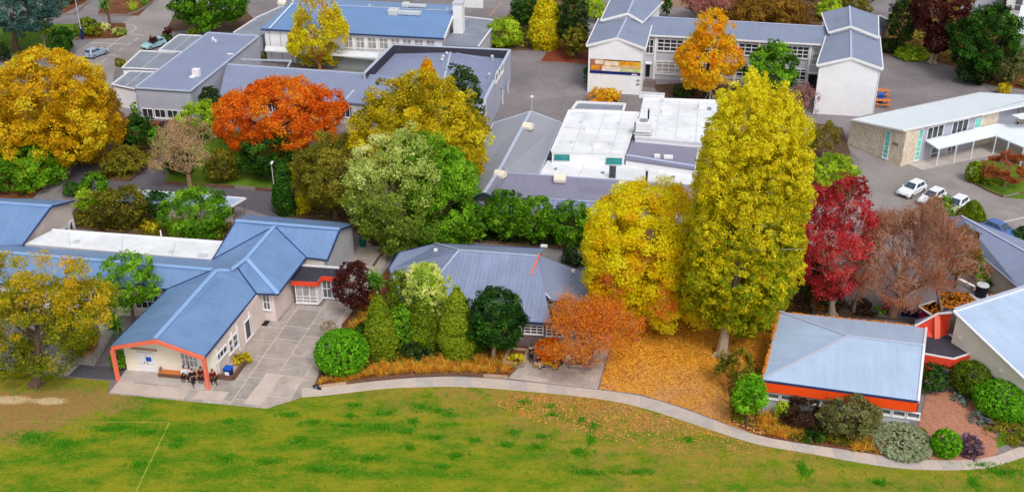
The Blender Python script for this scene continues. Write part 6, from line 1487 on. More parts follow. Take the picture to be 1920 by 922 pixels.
plant('conifer', 'middle cone conifer, duller, right of the feathery shrub', T, (762, 826, 530, 668), 'conifer', kind='cone_bush', per=10, tint_shift=-.25)
plant('conifer', 'rightmost pale olive cone conifer beside the round dark tree', T, (822, 894, 540, 684), 'conifer', kind='cone_bush', per=10, tint_shift=.12)
plant('round_tree', 'dark glossy round crowned tree in front of the corrugated roof', T, (872, 987, 535, 672), 'deep', cb=.12, xc=925, lobes=14, lk=.4, per=13, bark='bark_pale', tint_shift=-.12, limbs=8)
plant('variegated_shrub', 'cream variegated round shrub before the corrugated roof', S, (758, 846, 484, 640), 'variegated', kind='round', cb=.2, lobes=20, lk=.3, per=12, cover=1.2)
plant('green_shrub', 'tall olive shrub between cabbage tree and variegated shrub', S, (728, 778, 492, 645), 'conifer', kind='bush', lobes=8, tint_shift=-.15)
plant('fern_shrub', 'mid green filler bush behind the three cone conifers', S, (738, 860, 560, 668), 'conifer', kind='bush', lobes=12, lk=.36, tint_shift=-.2)
plant('green_shrub', 'bushy green shrub between rightmost cone and round dark tree', S, (860, 912, 606, 676), 'green', kind='bush', lobes=8, tint_shift=-.15)
plant('small_shrub', 'low dark green shrub at the foot of the conifers', S, (752, 808, 636, 684), 'dark', kind='bush', lobes=6)
plant('small_shrub', 'green shrub left of the leftmost cone conifer', S, (664, 700, 600, 660), 'deep', kind='bush', lobes=5)
cabbage('cabbage_tree', 'spiky green cabbage tree above the leftmost cone conifer', (688, 742, 500, 600), 2, 'palm', n=90)
plant('maroon_maple', 'dark maroon maple beside the glazed entrance lobby', T, (626, 708, 490, 590), 'maroon', cb=.15, lobes=11, per=9, loose=.9, tint_shift=-.05)
twiggy('bare_shrub', 'small grey bare shrub behind the clipped green ball', S, (604, 636, 596, 634), 'greyolive', 'twig_tan', per=1, depth=3, cb=0, leaf=.6)
plant('low_shrub', 'low yellow green shrub in timber planter left of the picnic people', S, (952, 986, 660, 690), 'olive_yel', kind='bush', lobes=5)
# right front bed
plant('green_shrub', 'fresh green shrub at the left corner of the square classroom', S, (1366, 1434, 698, 798), 'bright', cb=.2, kind='round', lobes=10, per=11, tint_shift=.05)
twiggy('dark_shrub', 'dark twiggy olive shrub against the left wall of the square classroom', S, (1352, 1410, 655, 745), 'olive', 'bark_dark', per=7, leaf=.9, depth=4, cb=.0, front=True)
plant('dark_shrub', 'dark brown maroon shrub below the orange fascia', S, (1468, 1556, 744, 816), 'browndark', kind='bush', lobes=9, per=11, tint_shift=-.1)
plant('olive_shrub', 'big grey olive shrub hiding the window band of the square classroom', S, (1543, 1660, 733, 842), 'greyolive', kind='bush', lobes=14, lk=.4, per=12, loose=.8, tint_shift=-.05)
plant('small_shrub', 'small pale lime shrub left of the dark brown shrub', S, (1450, 1482, 750, 790), 'lime', kind='round', cb=.3, lobes=5)
plant('low_shrub', 'low deep green shrub between dark brown and grey olive shrubs', S, (1503, 1556, 800, 834), 'deep', kind='bush', lobes=6)
plant('silver_mound', 'silver grey clipped mound beside the curving path', S, (1650, 1757, 794, 864), 'silver', kind='ball', per=12)
plant('clipped_ball', 'small vivid green clipped ball right of the silver mound', S, (1752, 1802, 806, 864), 'bright', kind='ball', per=12, tint_shift=-.05)
plant('purple_shrub', 'purple and straw tufted shrub at the brick terrace corner', S, (1798, 1850, 813, 864), 'purple', kind='bush', lobes=8, loose=1.0)
plant('green_shrub', 'deep green shrub against the right wall of the square classroom', S, (1726, 1777, 678, 752), 'deep', kind='bush', lobes=7, tint_shift=.05)
plant('clipped_ball', 'clipped green ball before the coral link windows', S, (1790, 1862, 678, 752), 'conifer', kind='ball', per=12, tint_shift=-.2)
plant('clipped_ball', 'very large clipped green ball cut by the right frame edge', S, (1842, 1950, 712, 800), 'bright', kind='ball', per=12, tint_shift=-.15)
plant('grey_groundcover', 'low blue grey groundcover between the two right balls', S, (1786, 1830, 735, 762), 'bluegrey', kind='bush', lobes=4)
plant('grey_groundcover', 'low blue grey groundcover along the brick terrace edge', S, (1824, 1884, 768, 804), 'bluegrey', kind='bush', lobes=5)
plant('mixed_hedge', 'low green and rust hedge at the right end of path', S, (1860, 1960, 788, 836), 'olive', kind='bush', lobes=8, tint_shift=.1)
# behind the poplar and right
plant('red_tree', 'crimson leaved tree right of the tall poplar', T, (1466, 1644, 314, 592), 'crimson', cb=.02, xc=1560, lobes=17, lk=.38, per=8, cover=.8, loose=1.0, bark='bark_pale', limbs=14, fork=.15, tint_h=-.08)
plant('dark_shrub', 'dark olive shrub between poplar foot and red tree', S, (1488, 1562, 490, 586), 'dark', kind='round', cb=.15, lobes=9, tint_shift=.12)
twiggy('bare_tree', 'large spreading bare tree with sparse rust leaves', T, (1604, 1825, 394, 592), 'rustpale', 'twig_pale', per=4, leaf=.55, spread=.5, depth=6, cb=.08, xc=1672, n0=17, sig=.14, twig=2.7)
plant('rust_shrub', 'rusty orange shrub at the right of the bare tree', S, (1752, 1826, 420, 540), 'bronze', kind='round', cb=.1, lobes=9, per=7, loose=.9)
cabbage('cabbage_tree', 'green cordyline before the grey roof at right', (1796, 1846, 466, 545), 2, 'palm', n=60)
plant('green_shrub', 'bright green shrub under the grey gable at right', S, (1832, 1892, 498, 548), 'green', kind='bush', lobes=7)
plant('lime_shrub', 'lime green rounded shrub right of the poplar crown', S, (1522, 1614, 288, 372), 'lime', kind='bush', lobes=12, lk=.38, tint_shift=-.15)
twiggy('olive_shrub', 'olive brown twiggy shrub above the lime shrub', S, (1518, 1578, 234, 306), 'olive', 'twig_tan', per=6, depth=4, cb=0, front=True)
plant('green_shrub', 'green shrub partly hiding the second white car', S, (1738, 1802, 370, 412), 'green', kind='bush', lobes=7)
plant('conifer', 'small green conifer beside the third white car', T, (1803, 1850, 378, 424), 'conifer', kind='cone_bush', tint_shift=-.25)
plant('clipped_hedge', 'rounded clipped hedge end by the red brown shrub', S, (1814, 1842, 305, 345), 'conifer', kind='ball')
plant('clipped_hedge', 'low clipped hedge behind small garden at right', S, (1836, 1890, 322, 346), 'conifer', kind='ball')
twiggy('red_shrub', 'red brown domed shrub before the limestone verandah', S, (1844, 1920, 288, 350), 'redbrown', 'twig_mauve', per=8, depth=4, cb=.25, sig=.18)
plant('green_shrub', 'green shrub at the far right edge below the gable', S, (1900, 1950, 425, 462), 'deep', kind='bush', lobes=5)
plant('low_shrub', 'small dark red shrub at the back wall of the square classroom', S, (1600, 1645, 560, 588), 'browndark', kind='bush', lobes=5)
plant('low_shrub', 'tiny bright green shrub behind the pale blue hip roof', S, (1642, 1676, 576, 592), 'bright', kind='bush', lobes=4)
# centre belt
plant('big_tree', 'great yellow olive domed tree behind the pale flowering tree', T, (656, 908, 128, 395), 'olive_yel', cb=.15, xc=790, lobes=18, lk=.36, per=12, bark='bark_dark', plumes=DOME, lo_hi=(190, 9999), kind='plumes')
plant('golden_conifer', 'golden spire topping the yellow olive dome', T, (778, 832, 112, 250), 'amber', kind='cone', cb=.1, per=9, tint_shift=-.1)
plant('dark_tree', 'dark olive tree against the parapet wing', T, (828, 908, 116, 290), 'dark', cb=.1, lobes=12, per=10, tint_shift=.2)
plant('bright_tree', 'bright green billowing tree beside the grey gabled roof', T, (750, 896, 250, 460), 'green', cb=.08, xc=830, lobes=20, lk=.36, per=13, tint_shift=.08, plumes=BRIGHT, lo_hi=(300, 420), kind='plumes')
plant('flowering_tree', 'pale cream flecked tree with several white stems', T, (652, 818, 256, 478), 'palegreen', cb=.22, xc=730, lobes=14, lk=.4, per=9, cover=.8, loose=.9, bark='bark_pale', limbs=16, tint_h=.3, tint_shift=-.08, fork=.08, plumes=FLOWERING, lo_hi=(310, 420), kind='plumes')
plant('olive_tree', 'dull olive tree left of the pale flecked tree', T, (556, 706, 248, 412), 'olive', cb=.08, lobes=15, lk=.4, per=11)
plant('golden_conifer', 'narrow golden conifer behind the lamp post', T, (543, 584, 300, 404), 'goldcon', kind='cone_bush', tint_shift=-.1)
plant('blue_green_shrub', 'grey green conifer shrub right of the lamp post', T, (510, 562, 308, 408), 'deep', kind='cone_bush', tint_shift=.05)
plant('orange_maple', 'fiery orange spreading maple before the slate roof', T, (408, 658, 150, 300), 'orange', cb=.28, lobes=16, lk=.38, per=13, loose=.8, bark='bark_dark')
plant('green_shrub', 'large deep green shrub beneath the orange maple', S, (440, 556, 246, 352), 'deep', kind='bush', lobes=14, lk=.38, per=12)
plant('olive_shrub', 'brown olive shrub left of the deep green shrub', S, (380, 446, 278, 352), 'olive', kind='bush', lobes=9, tint_shift=-.2)
twiggy('bare_shrub', 'pale tan bare branching shrub above its green skirt', S, (300, 412, 230, 348), 'tan', 'twig_tan', per=1, leaf=.6, depth=6, cb=.1, n0=9, spread=.65)
plant('low_shrub', 'dark green skirt shrub beneath the tan bare shrub', S, (298, 362, 284, 334), 'deep', kind='bush', lobes=6)
plant('yellow_green_tree', 'yellow green young tree before the band of windows', T, (338, 422, 190, 262), 'lime', kind='round', cb=.1, lobes=9, tint_shift=-.1)
plant('dark_tree', 'small dark upright tree at the slate block corner', T, (378, 422, 158, 226), 'dark', kind='round', cb=.1, lobes=7, tint_shift=.05)
plant('round_shrub', 'dark green rounded shrub by the walkway', S, (206, 292, 214, 294), 'deep', kind='bush', lobes=10, lk=.38)
plant('round_shrub', 'brighter green rounded shrub leaning on the dark one', S, (276, 314, 236, 296), 'bright', kind='bush', lobes=6, tint_shift=-.15)
plant('olive_mound', 'low mounded olive shrub inside timber edging', S, (178, 272, 272, 338), 'olive', kind='bush', lobes=9, lk=.36, tint_shift=.05)
plant('gold_tree', 'huge golden tree at the left frame edge', T, (-22, 214, 98, 318), 'gold', cb=.12, xc=100, lobes=22, lk=.34, per=13, tint_shift=-.05, loose=.8, plumes=GOLD, lo_hi=(150, 275), kind='plumes')
plant('green_tree', 'leafy green tree at the left edge above the blue roof', T, (-40, 110, 264, 372), 'green', cb=.05, kind='bush', lobes=14, lk=.38, per=12)
plant('green_shrub', 'green shrub over the end of the dark walkway', S, (150, 206, 318, 402), 'green', kind='bush', lobes=8, tint_shift=-.1)
plant('small_shrub', 'small dark shrub at the walkway left of the lime shrub', S, (114, 152, 340, 374), 'deep', kind='bush', lobes=5)
plant('lime_shrub', 'yellow green upright shrub beside the mural', S, (138, 180, 348, 412), 'lime', kind='bush', lobes=7, tint_shift=-.1)
plant('olive_tree', 'big dark olive shrub behind the white flat roof', S, (160, 276, 348, 440), 'olive', kind='bush', lobes=13, lk=.4, tint_shift=-.3)
plant('round_shrub', 'compact blackish green shrub between two larger ones', S, (268, 320, 354, 424), 'deep', kind='bush', lobes=7, tint_shift=-.3)
plant('leafy_tree', 'glossy green tree with visible stems beside the shelter', T, (308, 438, 348, 455), 'green', cb=.1, lobes=13, per=9, loose=.8, bark='bark_pale', tint_shift=-.05)
plant('small_shrub', 'tiny yellow flowered shrub behind the white flat roof', S, (258, 300, 414, 442), 'olive_yel', kind='bush', lobes=4)
plant('red_shrub', 'dark red spiky shrub above the yellow maple', S, (1114, 1206, 348, 415), 'redbrown', kind='bush', lobes=8, per=8, loose=1.1, tint_shift=-.25)
for bx, lab, t in (((862, 920, 378, 462), 'first green bush of the row behind the corrugated roof', -.1), ((902, 992, 350, 464), 'second bush of the row, tallest and leafiest', 0), ((960, 1046, 362, 470), 'third bush of the row under the lavender canopy', -.02), ((1020, 1120, 376, 478), 'last broad bush of the row beside the yellow maple', -.05)):
    plant('hedge_bush', lab, S, bx, 'green', kind='bush', lobes=11, lk=.4, tint_shift=t)
plant('dark_shrub', 'dark green shrub in the gap beside the yellow maple trunk', S, (1052, 1106, 462, 505), 'dark', kind='bush', lobes=6)
plant('green_shrub', 'green undergrowth at the foot of the bright billowing tree', S, (748, 850, 388, 474), 'lime', kind='bush', lobes=10, tint_shift=-.25)
# two-storey block surroundings
plant('amber_tree', 'glowing amber tree standing before the two storey block', T, (1256, 1388, 12, 185), 'amber', cb=.06, lobes=13, lk=.42, per=11, bark='bark_dark', spec=[(0, 0, -.28, .98, .64), (.08, 0, .50, .46, .50)])
plant('round_tree', 'green egg shaped tree right of the amber tree', T, (1388, 1492, 78, 190), 'green', cb=.1, lobes=14, lk=.38, per=12)
plant('gold_shrub', 'low golden shrub at the foot of the white banner gable', S, (1102, 1172, 168, 200), 'amber', kind='bush', lobes=6, tint_shift=-.1)
twiggy('bare_shrub', 'pinkish bare shrub between poplar top and right gable', S, (1476, 1530, 160, 225), 'pink', 'twig_mauve', per=2, depth=4, cb=0, leaf=.6)
plant('small_shrub', 'dark undergrowth beneath the amber tree', S, (1262, 1312, 160, 188), 'dark', kind='bush', lobes=5)
plant('climber', 'dark green climber on the left side of the banner gable', S, (1094, 1108, 112, 166), 'deep', kind='bush', lobes=4)
plant('variegated_shrub', 'yellow and white leafy top poking beside the poplar', S, (1312, 1356, 216, 300), 'lime', kind='bush', lobes=6)
twiggy('bare_tree', 'slender leafless tree by the red tree foot', T, (1560, 1640, 480, 585), 'pink', 'twig_tan', per=1, depth=4, leaf=.6)
# top belt
plant('yellow_green_tree', 'yellow green rounded tree at the corner of the play court', T, (908, 984, 36, 98), 'lime', cb=.02, kind='bush', lobes=10, tint_shift=-.15)
plant('golden_conifer', 'golden conifer at top centre', T, (992, 1056, -12, 98), 'goldcon', kind='cone_bush', tint_shift=-.12)
plant('dark_conifer', 'dark green conifer left of the golden conifer', T, (956, 1008, -30, 66), 'deep', kind='bush', lobes=9)
plant('dark_conifer', 'dark blue green conifer right of the golden conifer', T, (1042, 1108, -25, 108), 'dark', kind='bush', lobes=11, tint_shift=.1)
plant('bronze_shrub', 'olive bronze shrub at the red bark bed', S, (1056, 1106, 44, 118), 'olive', kind='bush', lobes=8, tint_shift=-.15)
plant('yellow_green_tree', 'small yellow green tree left of the two storey roof', T, (1098, 1140, -12, 48), 'lime', kind='bush', lobes=7, tint_shift=-.1)
plant('dark_shrub', 'narrow dark shrub in the roof angle of the two storey block', S, (1240, 1262, -6, 36), 'deep', kind='bush', lobes=5)
plant('bronze_hedge', 'broad bronze brown hedge behind the two storey block', S, (1362, 1524, -10, 62), 'bronze', kind='bush', lobes=16, lk=.36, per=13)
twiggy('bare_shrub', 'bare mauve thicket left of the bronze hedge', S, (1262, 1370, -8, 45), 'pink', 'twig_mauve', per=3, depth=5, cb=0, n0=12)
plant('green_shrub', 'yellow green palm like shrub behind the right gable', S, (1532, 1582, -5, 45), 'lime', kind='bush', lobes=7, loose=1.1)
plant('dark_shrub', 'dark green shrub behind the right gable ridge', S, (1560, 1640, -12, 34), 'olive', kind='bush', lobes=9, tint_shift=-.25)
plant('dark_tree', 'dark mixed green tree at the left of the red tree bank', T, (1652, 1716, -20, 100), 'dark', cb=.1, lobes=11, tint_shift=.1)
plant('redwood_tree', 'dark red brown tree standing on the bank at top right', T, (1690, 1800, -40, 118), 'maroon', cb=.3, lobes=14, tint_shift=-.1, bark='bark_pale')
plant('redwood_tree', 'second dark red tree, lower, nearer the play court', T, (1724, 1782, 38, 120), 'maroon', cb=.15, lobes=10, tint_shift=-.2, bark='bark_pale')
plant('big_tree', 'big dark green evergreen tree at top right', T, (1768, 1902, 6, 152), 'deep', cb=.05, lobes=18, lk=.36, per=13, tint_shift=-.05)
plant('grey_shrub', 'grey green shrub right of the big evergreen', S, (1862, 1922, 85, 172), 'greyolive', kind='bush', lobes=9, tint_shift=-.2)
plant('low_shrub', 'yellow green groundcover along the bank kerb', S, (1684, 1748, 88, 118), 'lime', kind='bush', lobes=8, tint_shift=-.2)
plant('dark_shrub', 'dark undergrowth at the foot of the bank', S, (1652, 1700, 72, 104), 'dark', kind='bush', lobes=6)
plant('dark_shrub', 'dark undergrowth below the big evergreen', S, (1798, 1870, 118, 164), 'dark', kind='bush', lobes=8, tint_shift=.1)
plant('low_shrub', 'small olive shrub at the far corner of the court', S, (1870, 1902, 155, 182), 'olive_yel', kind='bush', lobes=4)
# top left
plant('cedar_tree', 'spreading blue green cedar in the top left corner', T, (-60, 122, -40, 96), 'cedar', cb=.3, xc=30, lobes=15, lk=.38, per=10)
plant('umbrella_tree', 'small umbrella topped tree with thin pale trunk', T, (66, 108, 38, 100), 'conifer', cb=.6, lobes=7, bark='bark_pale', trunk_r=.16)
plant('dark_shrub', 'dark green shrub right of the umbrella topped tree', S, (92, 138, 48, 110), 'deep', kind='bush', lobes=8, tint_shift=-.1)
plant('box_hedge', 'clipped green hedge running to the flower bed', S, (134, 184, 34, 72), 'conifer', kind='bush', lobes=6, tint_shift=-.15)
plant('rose_bed', 'white flowering shrub in the bed by the car park', S, (186, 208, 42, 60), 'variegated', kind='bush', lobes=4, tint_shift=.3)
plant('rose_bed', 'low green flowering shrub right of white flowers', S, (206, 236, 52, 70), 'palegreen', kind='bush', lobes=5, tint_shift=.1)
plant('rose_bed', 'olive shrub at the left end of the flower bed', S, (164, 190, 50, 72), 'olive', kind='bush', lobes=4)
cabbage('cabbage_tree', 'tall cabbage tree beside the flower bed at top left', (184, 232, -14, 56), 2, 'palm', n=50)
flax('flax_bush', 'yellow green flax bush in the top left bed', (232, 262, -6, 24), 'lime')
flax('flax_bush', 'greener flax bush behind the yellow one', (254, 282, -16, 14), 'palm')
plant('willow_tree', 'dense weeping green tree behind the slate block', T, (320, 466, -40, 66), 'green', cb=.18, xc=402, lobes=18, lk=.36, per=13, tint_shift=-.12, bark='bark')
plant('potted_tree', 'small dark red ball tree at the entrance roof', T, (282, 298, 66, 92), 'maroon', cb=.4, lobes=5)
plant('potted_tree', 'small dark ball tree next to the weeping tree', T, (309, 327, 50, 80), 'maroon', cb=.4, lobes=5, tint_shift=.1)
plant('clipped_ball', 'tiny green clipped ball between the potted trees', S, (300, 320, 66, 84), 'deep', kind='ball')
plant('clipped_ball', 'tiny olive bush at the corner of the white porch', S, (217, 232, 110, 126), 'olive', kind='ball')
plant('lime_shrub', 'lime hedge at the foot of the weeping tree', S, (344, 376, 54, 68), 'lime', kind='bush', lobes=4)
plant('dark_shrub', 'purple shrub below the band of windows', S, (296, 330, 226, 244), 'purple', kind='bush', lobes=4, tint_shift=-.3)
plant('small_shrub', 'green shrub at the corner of the slate block', S, (246, 258, 190, 222), 'green', kind='bush', lobes=4)
plant('green_shrub', 'lime shrub inside the left lawn below cedar', S, (15, 40, 106, 126), 'lime', kind='bush', lobes=4)
plant('dark_shrub', 'dark shrub at the far left edge under the cedar', S, (-10, 18, 78, 122), 'dark', kind='bush', lobes=4)
plant('low_shrub', 'green shrub at the far left of the top bed', S, (108, 140, -20, 12), 'olive', kind='bush', lobes=5)
twiggy('ginkgo_tree', 'upright yellow ginkgo with bare orange top in hall courtyard', T, (556, 644, -25, 134), 'goldcon', 'twig_orange', per=12, leaf=.9, spread=.32, depth=5, cb=.05, n0=10, sig=.2, fork=.1, tint_h=-.1, twig=2.5, low=True)
plant('small_shrub', 'low gold shrub at the foot of the ginkgo', S, (552, 648, 66, 134), 'goldcon', kind='bush', lobes=9, per=8, tint_shift=-.2, loose=.9)
plant('small_shrub', 'green brown shrub in the hall courtyard', S, (478, 530, 88, 112), 'olive', kind='bush', lobes=6)

# tussock grass along the beds: many tufts
def tussock(label, poly, n, cols, L=(.5, .9), bl=26):
    base = Vector((sum(p.x for p in poly) / len(poly), sum(p.y for p in poly) / len(poly), .06)); root = empty('tussock_grass', base, 0, label, 'grass'); x0, x1 = min(p.x for p in poly), max(p.x for p in poly); y0, y1 = min(p.y for p in poly), max(p.y for p in poly); rt = []; k = 0
    while k < n:
        q = (random.uniform(x0, x1), random.uniform(y0, y1))
        if not inside(q, poly): continue
        k += 1; sc_ = random.uniform(.7, 1.2)
        for i in range(bl):
            a = random.uniform(0, 6.28); el = random.uniform(.5, 1.45); rt.append(((q[0] - base.x, q[1] - base.y, 0), math.cos(a) * math.cos(el), math.sin(a) * math.cos(el), math.sin(el), random.uniform(*L) * sc_, .07))
    o = blades('tufts', rt, 1, 1, cols, root, droop=1.1, seg=2); o['kind'] = 'stuff'; return root
tussock('orange straw tussock grass along the curving path below conifers', [xy(p) for p in pxs([(690, 710), (700, 690), (760, 678), (850, 672), (930, 665), (968, 680), (955, 704), (860, 700), (770, 702)])], 230, 'straw')
tussock('orange tussock by the yard edge left of the maroon maple bed', [xy(p) for p in pxs([(600, 722), (612, 706), (690, 700), (690, 712), (640, 718)])], 40, 'straw')
tussock('orange grass strip below the maroon maple beside the yard', [xy(p) for p in pxs([(652, 610), (668, 590), (690, 560), (705, 570), (700, 620), (670, 640)])], 60, 'straw')
tussock('golden tussock below the left end of orange fascia', [xy(p) for p in pxs([(1420, 812), (1424, 780), (1470, 780), (1508, 800), (1505, 828)])], 75, 'straw')
tussock('golden tussock between grey olive shrub and silver mound', [xy(p) for p in pxs([(1600, 845), (1610, 812), (1665, 812), (1670, 835), (1650, 852)])], 60, 'straw')

# field grass and fallen leaves: nobody could count these
def scatter_leaves(name, label, poly, n, cols, size, z=.06, lift=.05, dens=None):
    x0, x1 = min(p.x for p in poly), max(p.x for p in poly); y0, y1 = min(p.y for p in poly), max(p.y for p in poly); pts = []
    while len(pts) < n:
        q = (random.uniform(x0, x1), random.uniform(y0, y1))
        if inside(q, poly) and (dens is None or random.random() < dens(*q)): pts.append((q[0], q[1], z + random.uniform(0, lift)))
    pos = np.array(pts); nr = unit(np.array([0, 0, 1.0]) + RNG.normal(size=pos.shape) * .35); o = leaf_mesh(name, pos, nr, size * RNG.uniform(.5, 1.4, size=n), RNG.uniform(0, 1, size=n), leaf_mat(cols, LEAVES[cols])); o['kind'] = 'stuff'; o['label'] = label; return o
scatter_leaves('fallen_leaves', 'carpet of fallen orange leaves under the tall poplar', litter_poly, 26000, 'litter', .15, dens=lambda x, y: .35 + .65 * (.5 + .5 * math.sin(x * .9 + 2 * math.sin(y * .7)) * math.sin(y * 1.1 + 1.5 * math.sin(x * .6))))
fl_poly = [xy(p) for p in pxs([(960, 735), (1120, 748), (1260, 785), (1400, 832), (1480, 850), (1400, 880), (1200, 840), (1000, 790), (930, 760)])]
scatter_leaves('fallen_leaves', 'scattered tan leaves on the grass below the curving path', fl_poly, 4200, 'litter', .10, .05, dens=lambda x, y: max(.05, min(1, (y - 72) / 8)))
scatter_leaves('fallen_leaves', 'orange leaf drift under the huge golden tree', [xy(p) for p in pxs([(-40, 300), (60, 230), (200, 200), (225, 215), (195, 255), (110, 325), (60, 365)])], 2600, 'golddark', .35)
def grass_tufts():
    V, F, Tn = [], [], []
    def tuft(x, y, n, L, dark):
        for i in range(n):
            a = random.uniform(0, 6.28); l = L * random.uniform(.6, 1.2); px_, py_ = x + random.gauss(0, .12), y + random.gauss(0, .12); w = .045; dx, dy = math.cos(a) * l * .6, math.sin(a) * l * .6; b = len(V)
            V.extend([(px_ - w * math.sin(a), py_ + w * math.cos(a), .03), (px_ + w * math.sin(a), py_ - w * math.cos(a), .03), (px_ + dx, py_ + dy, .03 + l * .8)]); F.append((b, b + 1, b + 2)); Tn.append(min(1, max(0, dark + random.gauss(0, .14))))
    spots = [(540, 778, 40, 6), (585, 792, 30, 6), (655, 780, 22, 6), (650, 797, 45, 6), (709, 802, 38, 8), (775, 790, 22, 7), (762, 809, 20, 6), (715, 775, 40, 6), (820, 770, 35, 8), (790, 762, 30, 10), (845, 778, 25, 6), (665, 760, 25, 5), (820, 820, 30, 7), (768, 838, 20, 6), (855, 854, 28, 8), (890, 826, 24, 6), (830, 875, 20, 6), (950, 834, 24, 9), (965, 812, 20, 6), (1008, 838, 22, 7), (1015, 818, 22, 5), (1037, 778, 22, 6), (1092, 788, 14, 6), (1113, 800, 14, 14), (1108, 825, 14, 16), (1085, 848, 35, 9), (980, 754, 18, 6), (1035, 762, 14, 5), (1100, 885, 60, 9), (1200, 885, 50, 6), (1505, 880, 20, 26), (1650, 905, 30, 8), (1825, 905, 18, 16), (1880, 885, 60, 10), (120, 832, 60, 14), (200, 805, 50, 9), (225, 803, 30, 8), (280, 810, 60, 9), (260, 870, 40, 9), (335, 825, 30, 8), (330, 835, 30, 8), (60, 820, 60, 14), (430, 790, 25, 6), (425, 860, 40, 10), (600, 880, 80, 9), (690, 860, 70, 9), (500, 866, 60, 10), (560, 826, 24, 9), (1840, 872, 50, 5), (1290, 825, 25, 6)]
    for (sx, sy, rx, ry) in spots:
        c = P(sx, sy); mx = rx / px_per_m(c); my = ry / (px_per_m(c) * .55)
        for i in range(int(26 + mx * my * 55)):
            r_, a = abs(random.gauss(0, .5)), random.uniform(0, 6.28)
            if r_ > 1.15: continue
            tuft(c.x + math.cos(a) * r_ * mx, c.y + math.sin(a) * r_ * my, 6, .17, .12)
    lx = [xy(p) for p in lawn_pts]; k = 0
    while k < 26000:
        q = (random.uniform(-50, 50), random.uniform(63, 88)); k += 1
        if not inside(q, lx): continue
        tuft(q[0], q[1], 3, .075, random.choice((.2, .4, .55, .7)))
    LEAVES['field'] = [(66, 138, 12), (98, 156, 22), (138, 148, 40), (166, 154, 68)]
    me = bpy.data.meshes.new('grass'); me.from_pydata(V, [], F); at = me.attributes.new('tint', 'FLOAT', 'FACE'); at.data.foreach_set('value', np.array(Tn, dtype=np.float32)); me.materials.append(leaf_mat('field', LEAVES['field'])); me.update(); o = link('grass', me); o['kind'] = 'stuff'; o['label'] = 'mown grass of the playing field with longer dark green tufts'
grass_tufts()

# low weeds and groundcover filling the beds between the shrubs
def groundcover(label, px, n, cols, size=.2, lift=.3):
    return scatter_leaves('groundcover', label, [xy(p) for p in pxs(px)], n, cols, size, .08, lift, dens=lambda x, y: max(.03, min(1, .5 + .9 * math.sin(x * 1.3 + math.sin(y * 1.7)) * math.sin(y * .9 + 2 * math.sin(x * .5)))))
groundcover('low weeds filling the front bed under the conifers', [(640, 640), (690, 552), (760, 560), (980, 640), (965, 680), (700, 690), (610, 700)], 5200, 'olive', .2, .35)
groundcover('low groundcover between the shrubs of the right front bed', [(1370, 790), (1365, 705), (1424, 695), (1424, 780), (1640, 812), (1735, 805), (1738, 855), (1500, 828)], 4200, 'olive', .2, .3)
groundcover('low planting among the shrubs above the blue roof', [(125, 425), (150, 378), (440, 388), (428, 452), (330, 452)], 4200, 'olive', .26, .5)
groundcover('undergrowth below the big trees in the middle belt', [(530, 405), (560, 335), (640, 255), (895, 250), (895, 330), (878, 400), (858, 452), (700, 460), (640, 412)], 7000, 'olive', .26, .7)
groundcover('undergrowth behind the corrugated roof', [(872, 450), (885, 405), (1105, 405), (1145, 425), (1105, 468)], 3600, 'dark', .25, .6)
groundcover('undergrowth on the tree bank at top right', [(1655, 98), (1645, 60), (1720, -20), (1960, -20), (1960, 175), (1850, 155), (1800, 126), (1740, 110)], 8000, 'olive', .42, 1.2)
groundcover('undergrowth at top centre left of the two storey block', [(908, 92), (932, 50), (985, 0), (1120, -10), (1098, 40), (1010, 92)], 3000, 'olive', .38, .6)
groundcover('groundcover of the narrow beds by the gold tree', [(178, 334), (232, 292), (288, 284), (298, 296), (240, 338)], 1500, 'olive', .28, .3)
groundcover('dry undergrowth behind the two storey block', [(1242, -2), (1370, 48), (1538, 48), (1555, -30)], 3500, 'bronze', .4, .8)
groundcover('mixed undergrowth behind the pale blue hip roof', [(1472, 588), (1502, 465), (1558, 465), (1568, 540), (1600, 583), (1685, 597)], 2600, 'browndark', .22, .4)
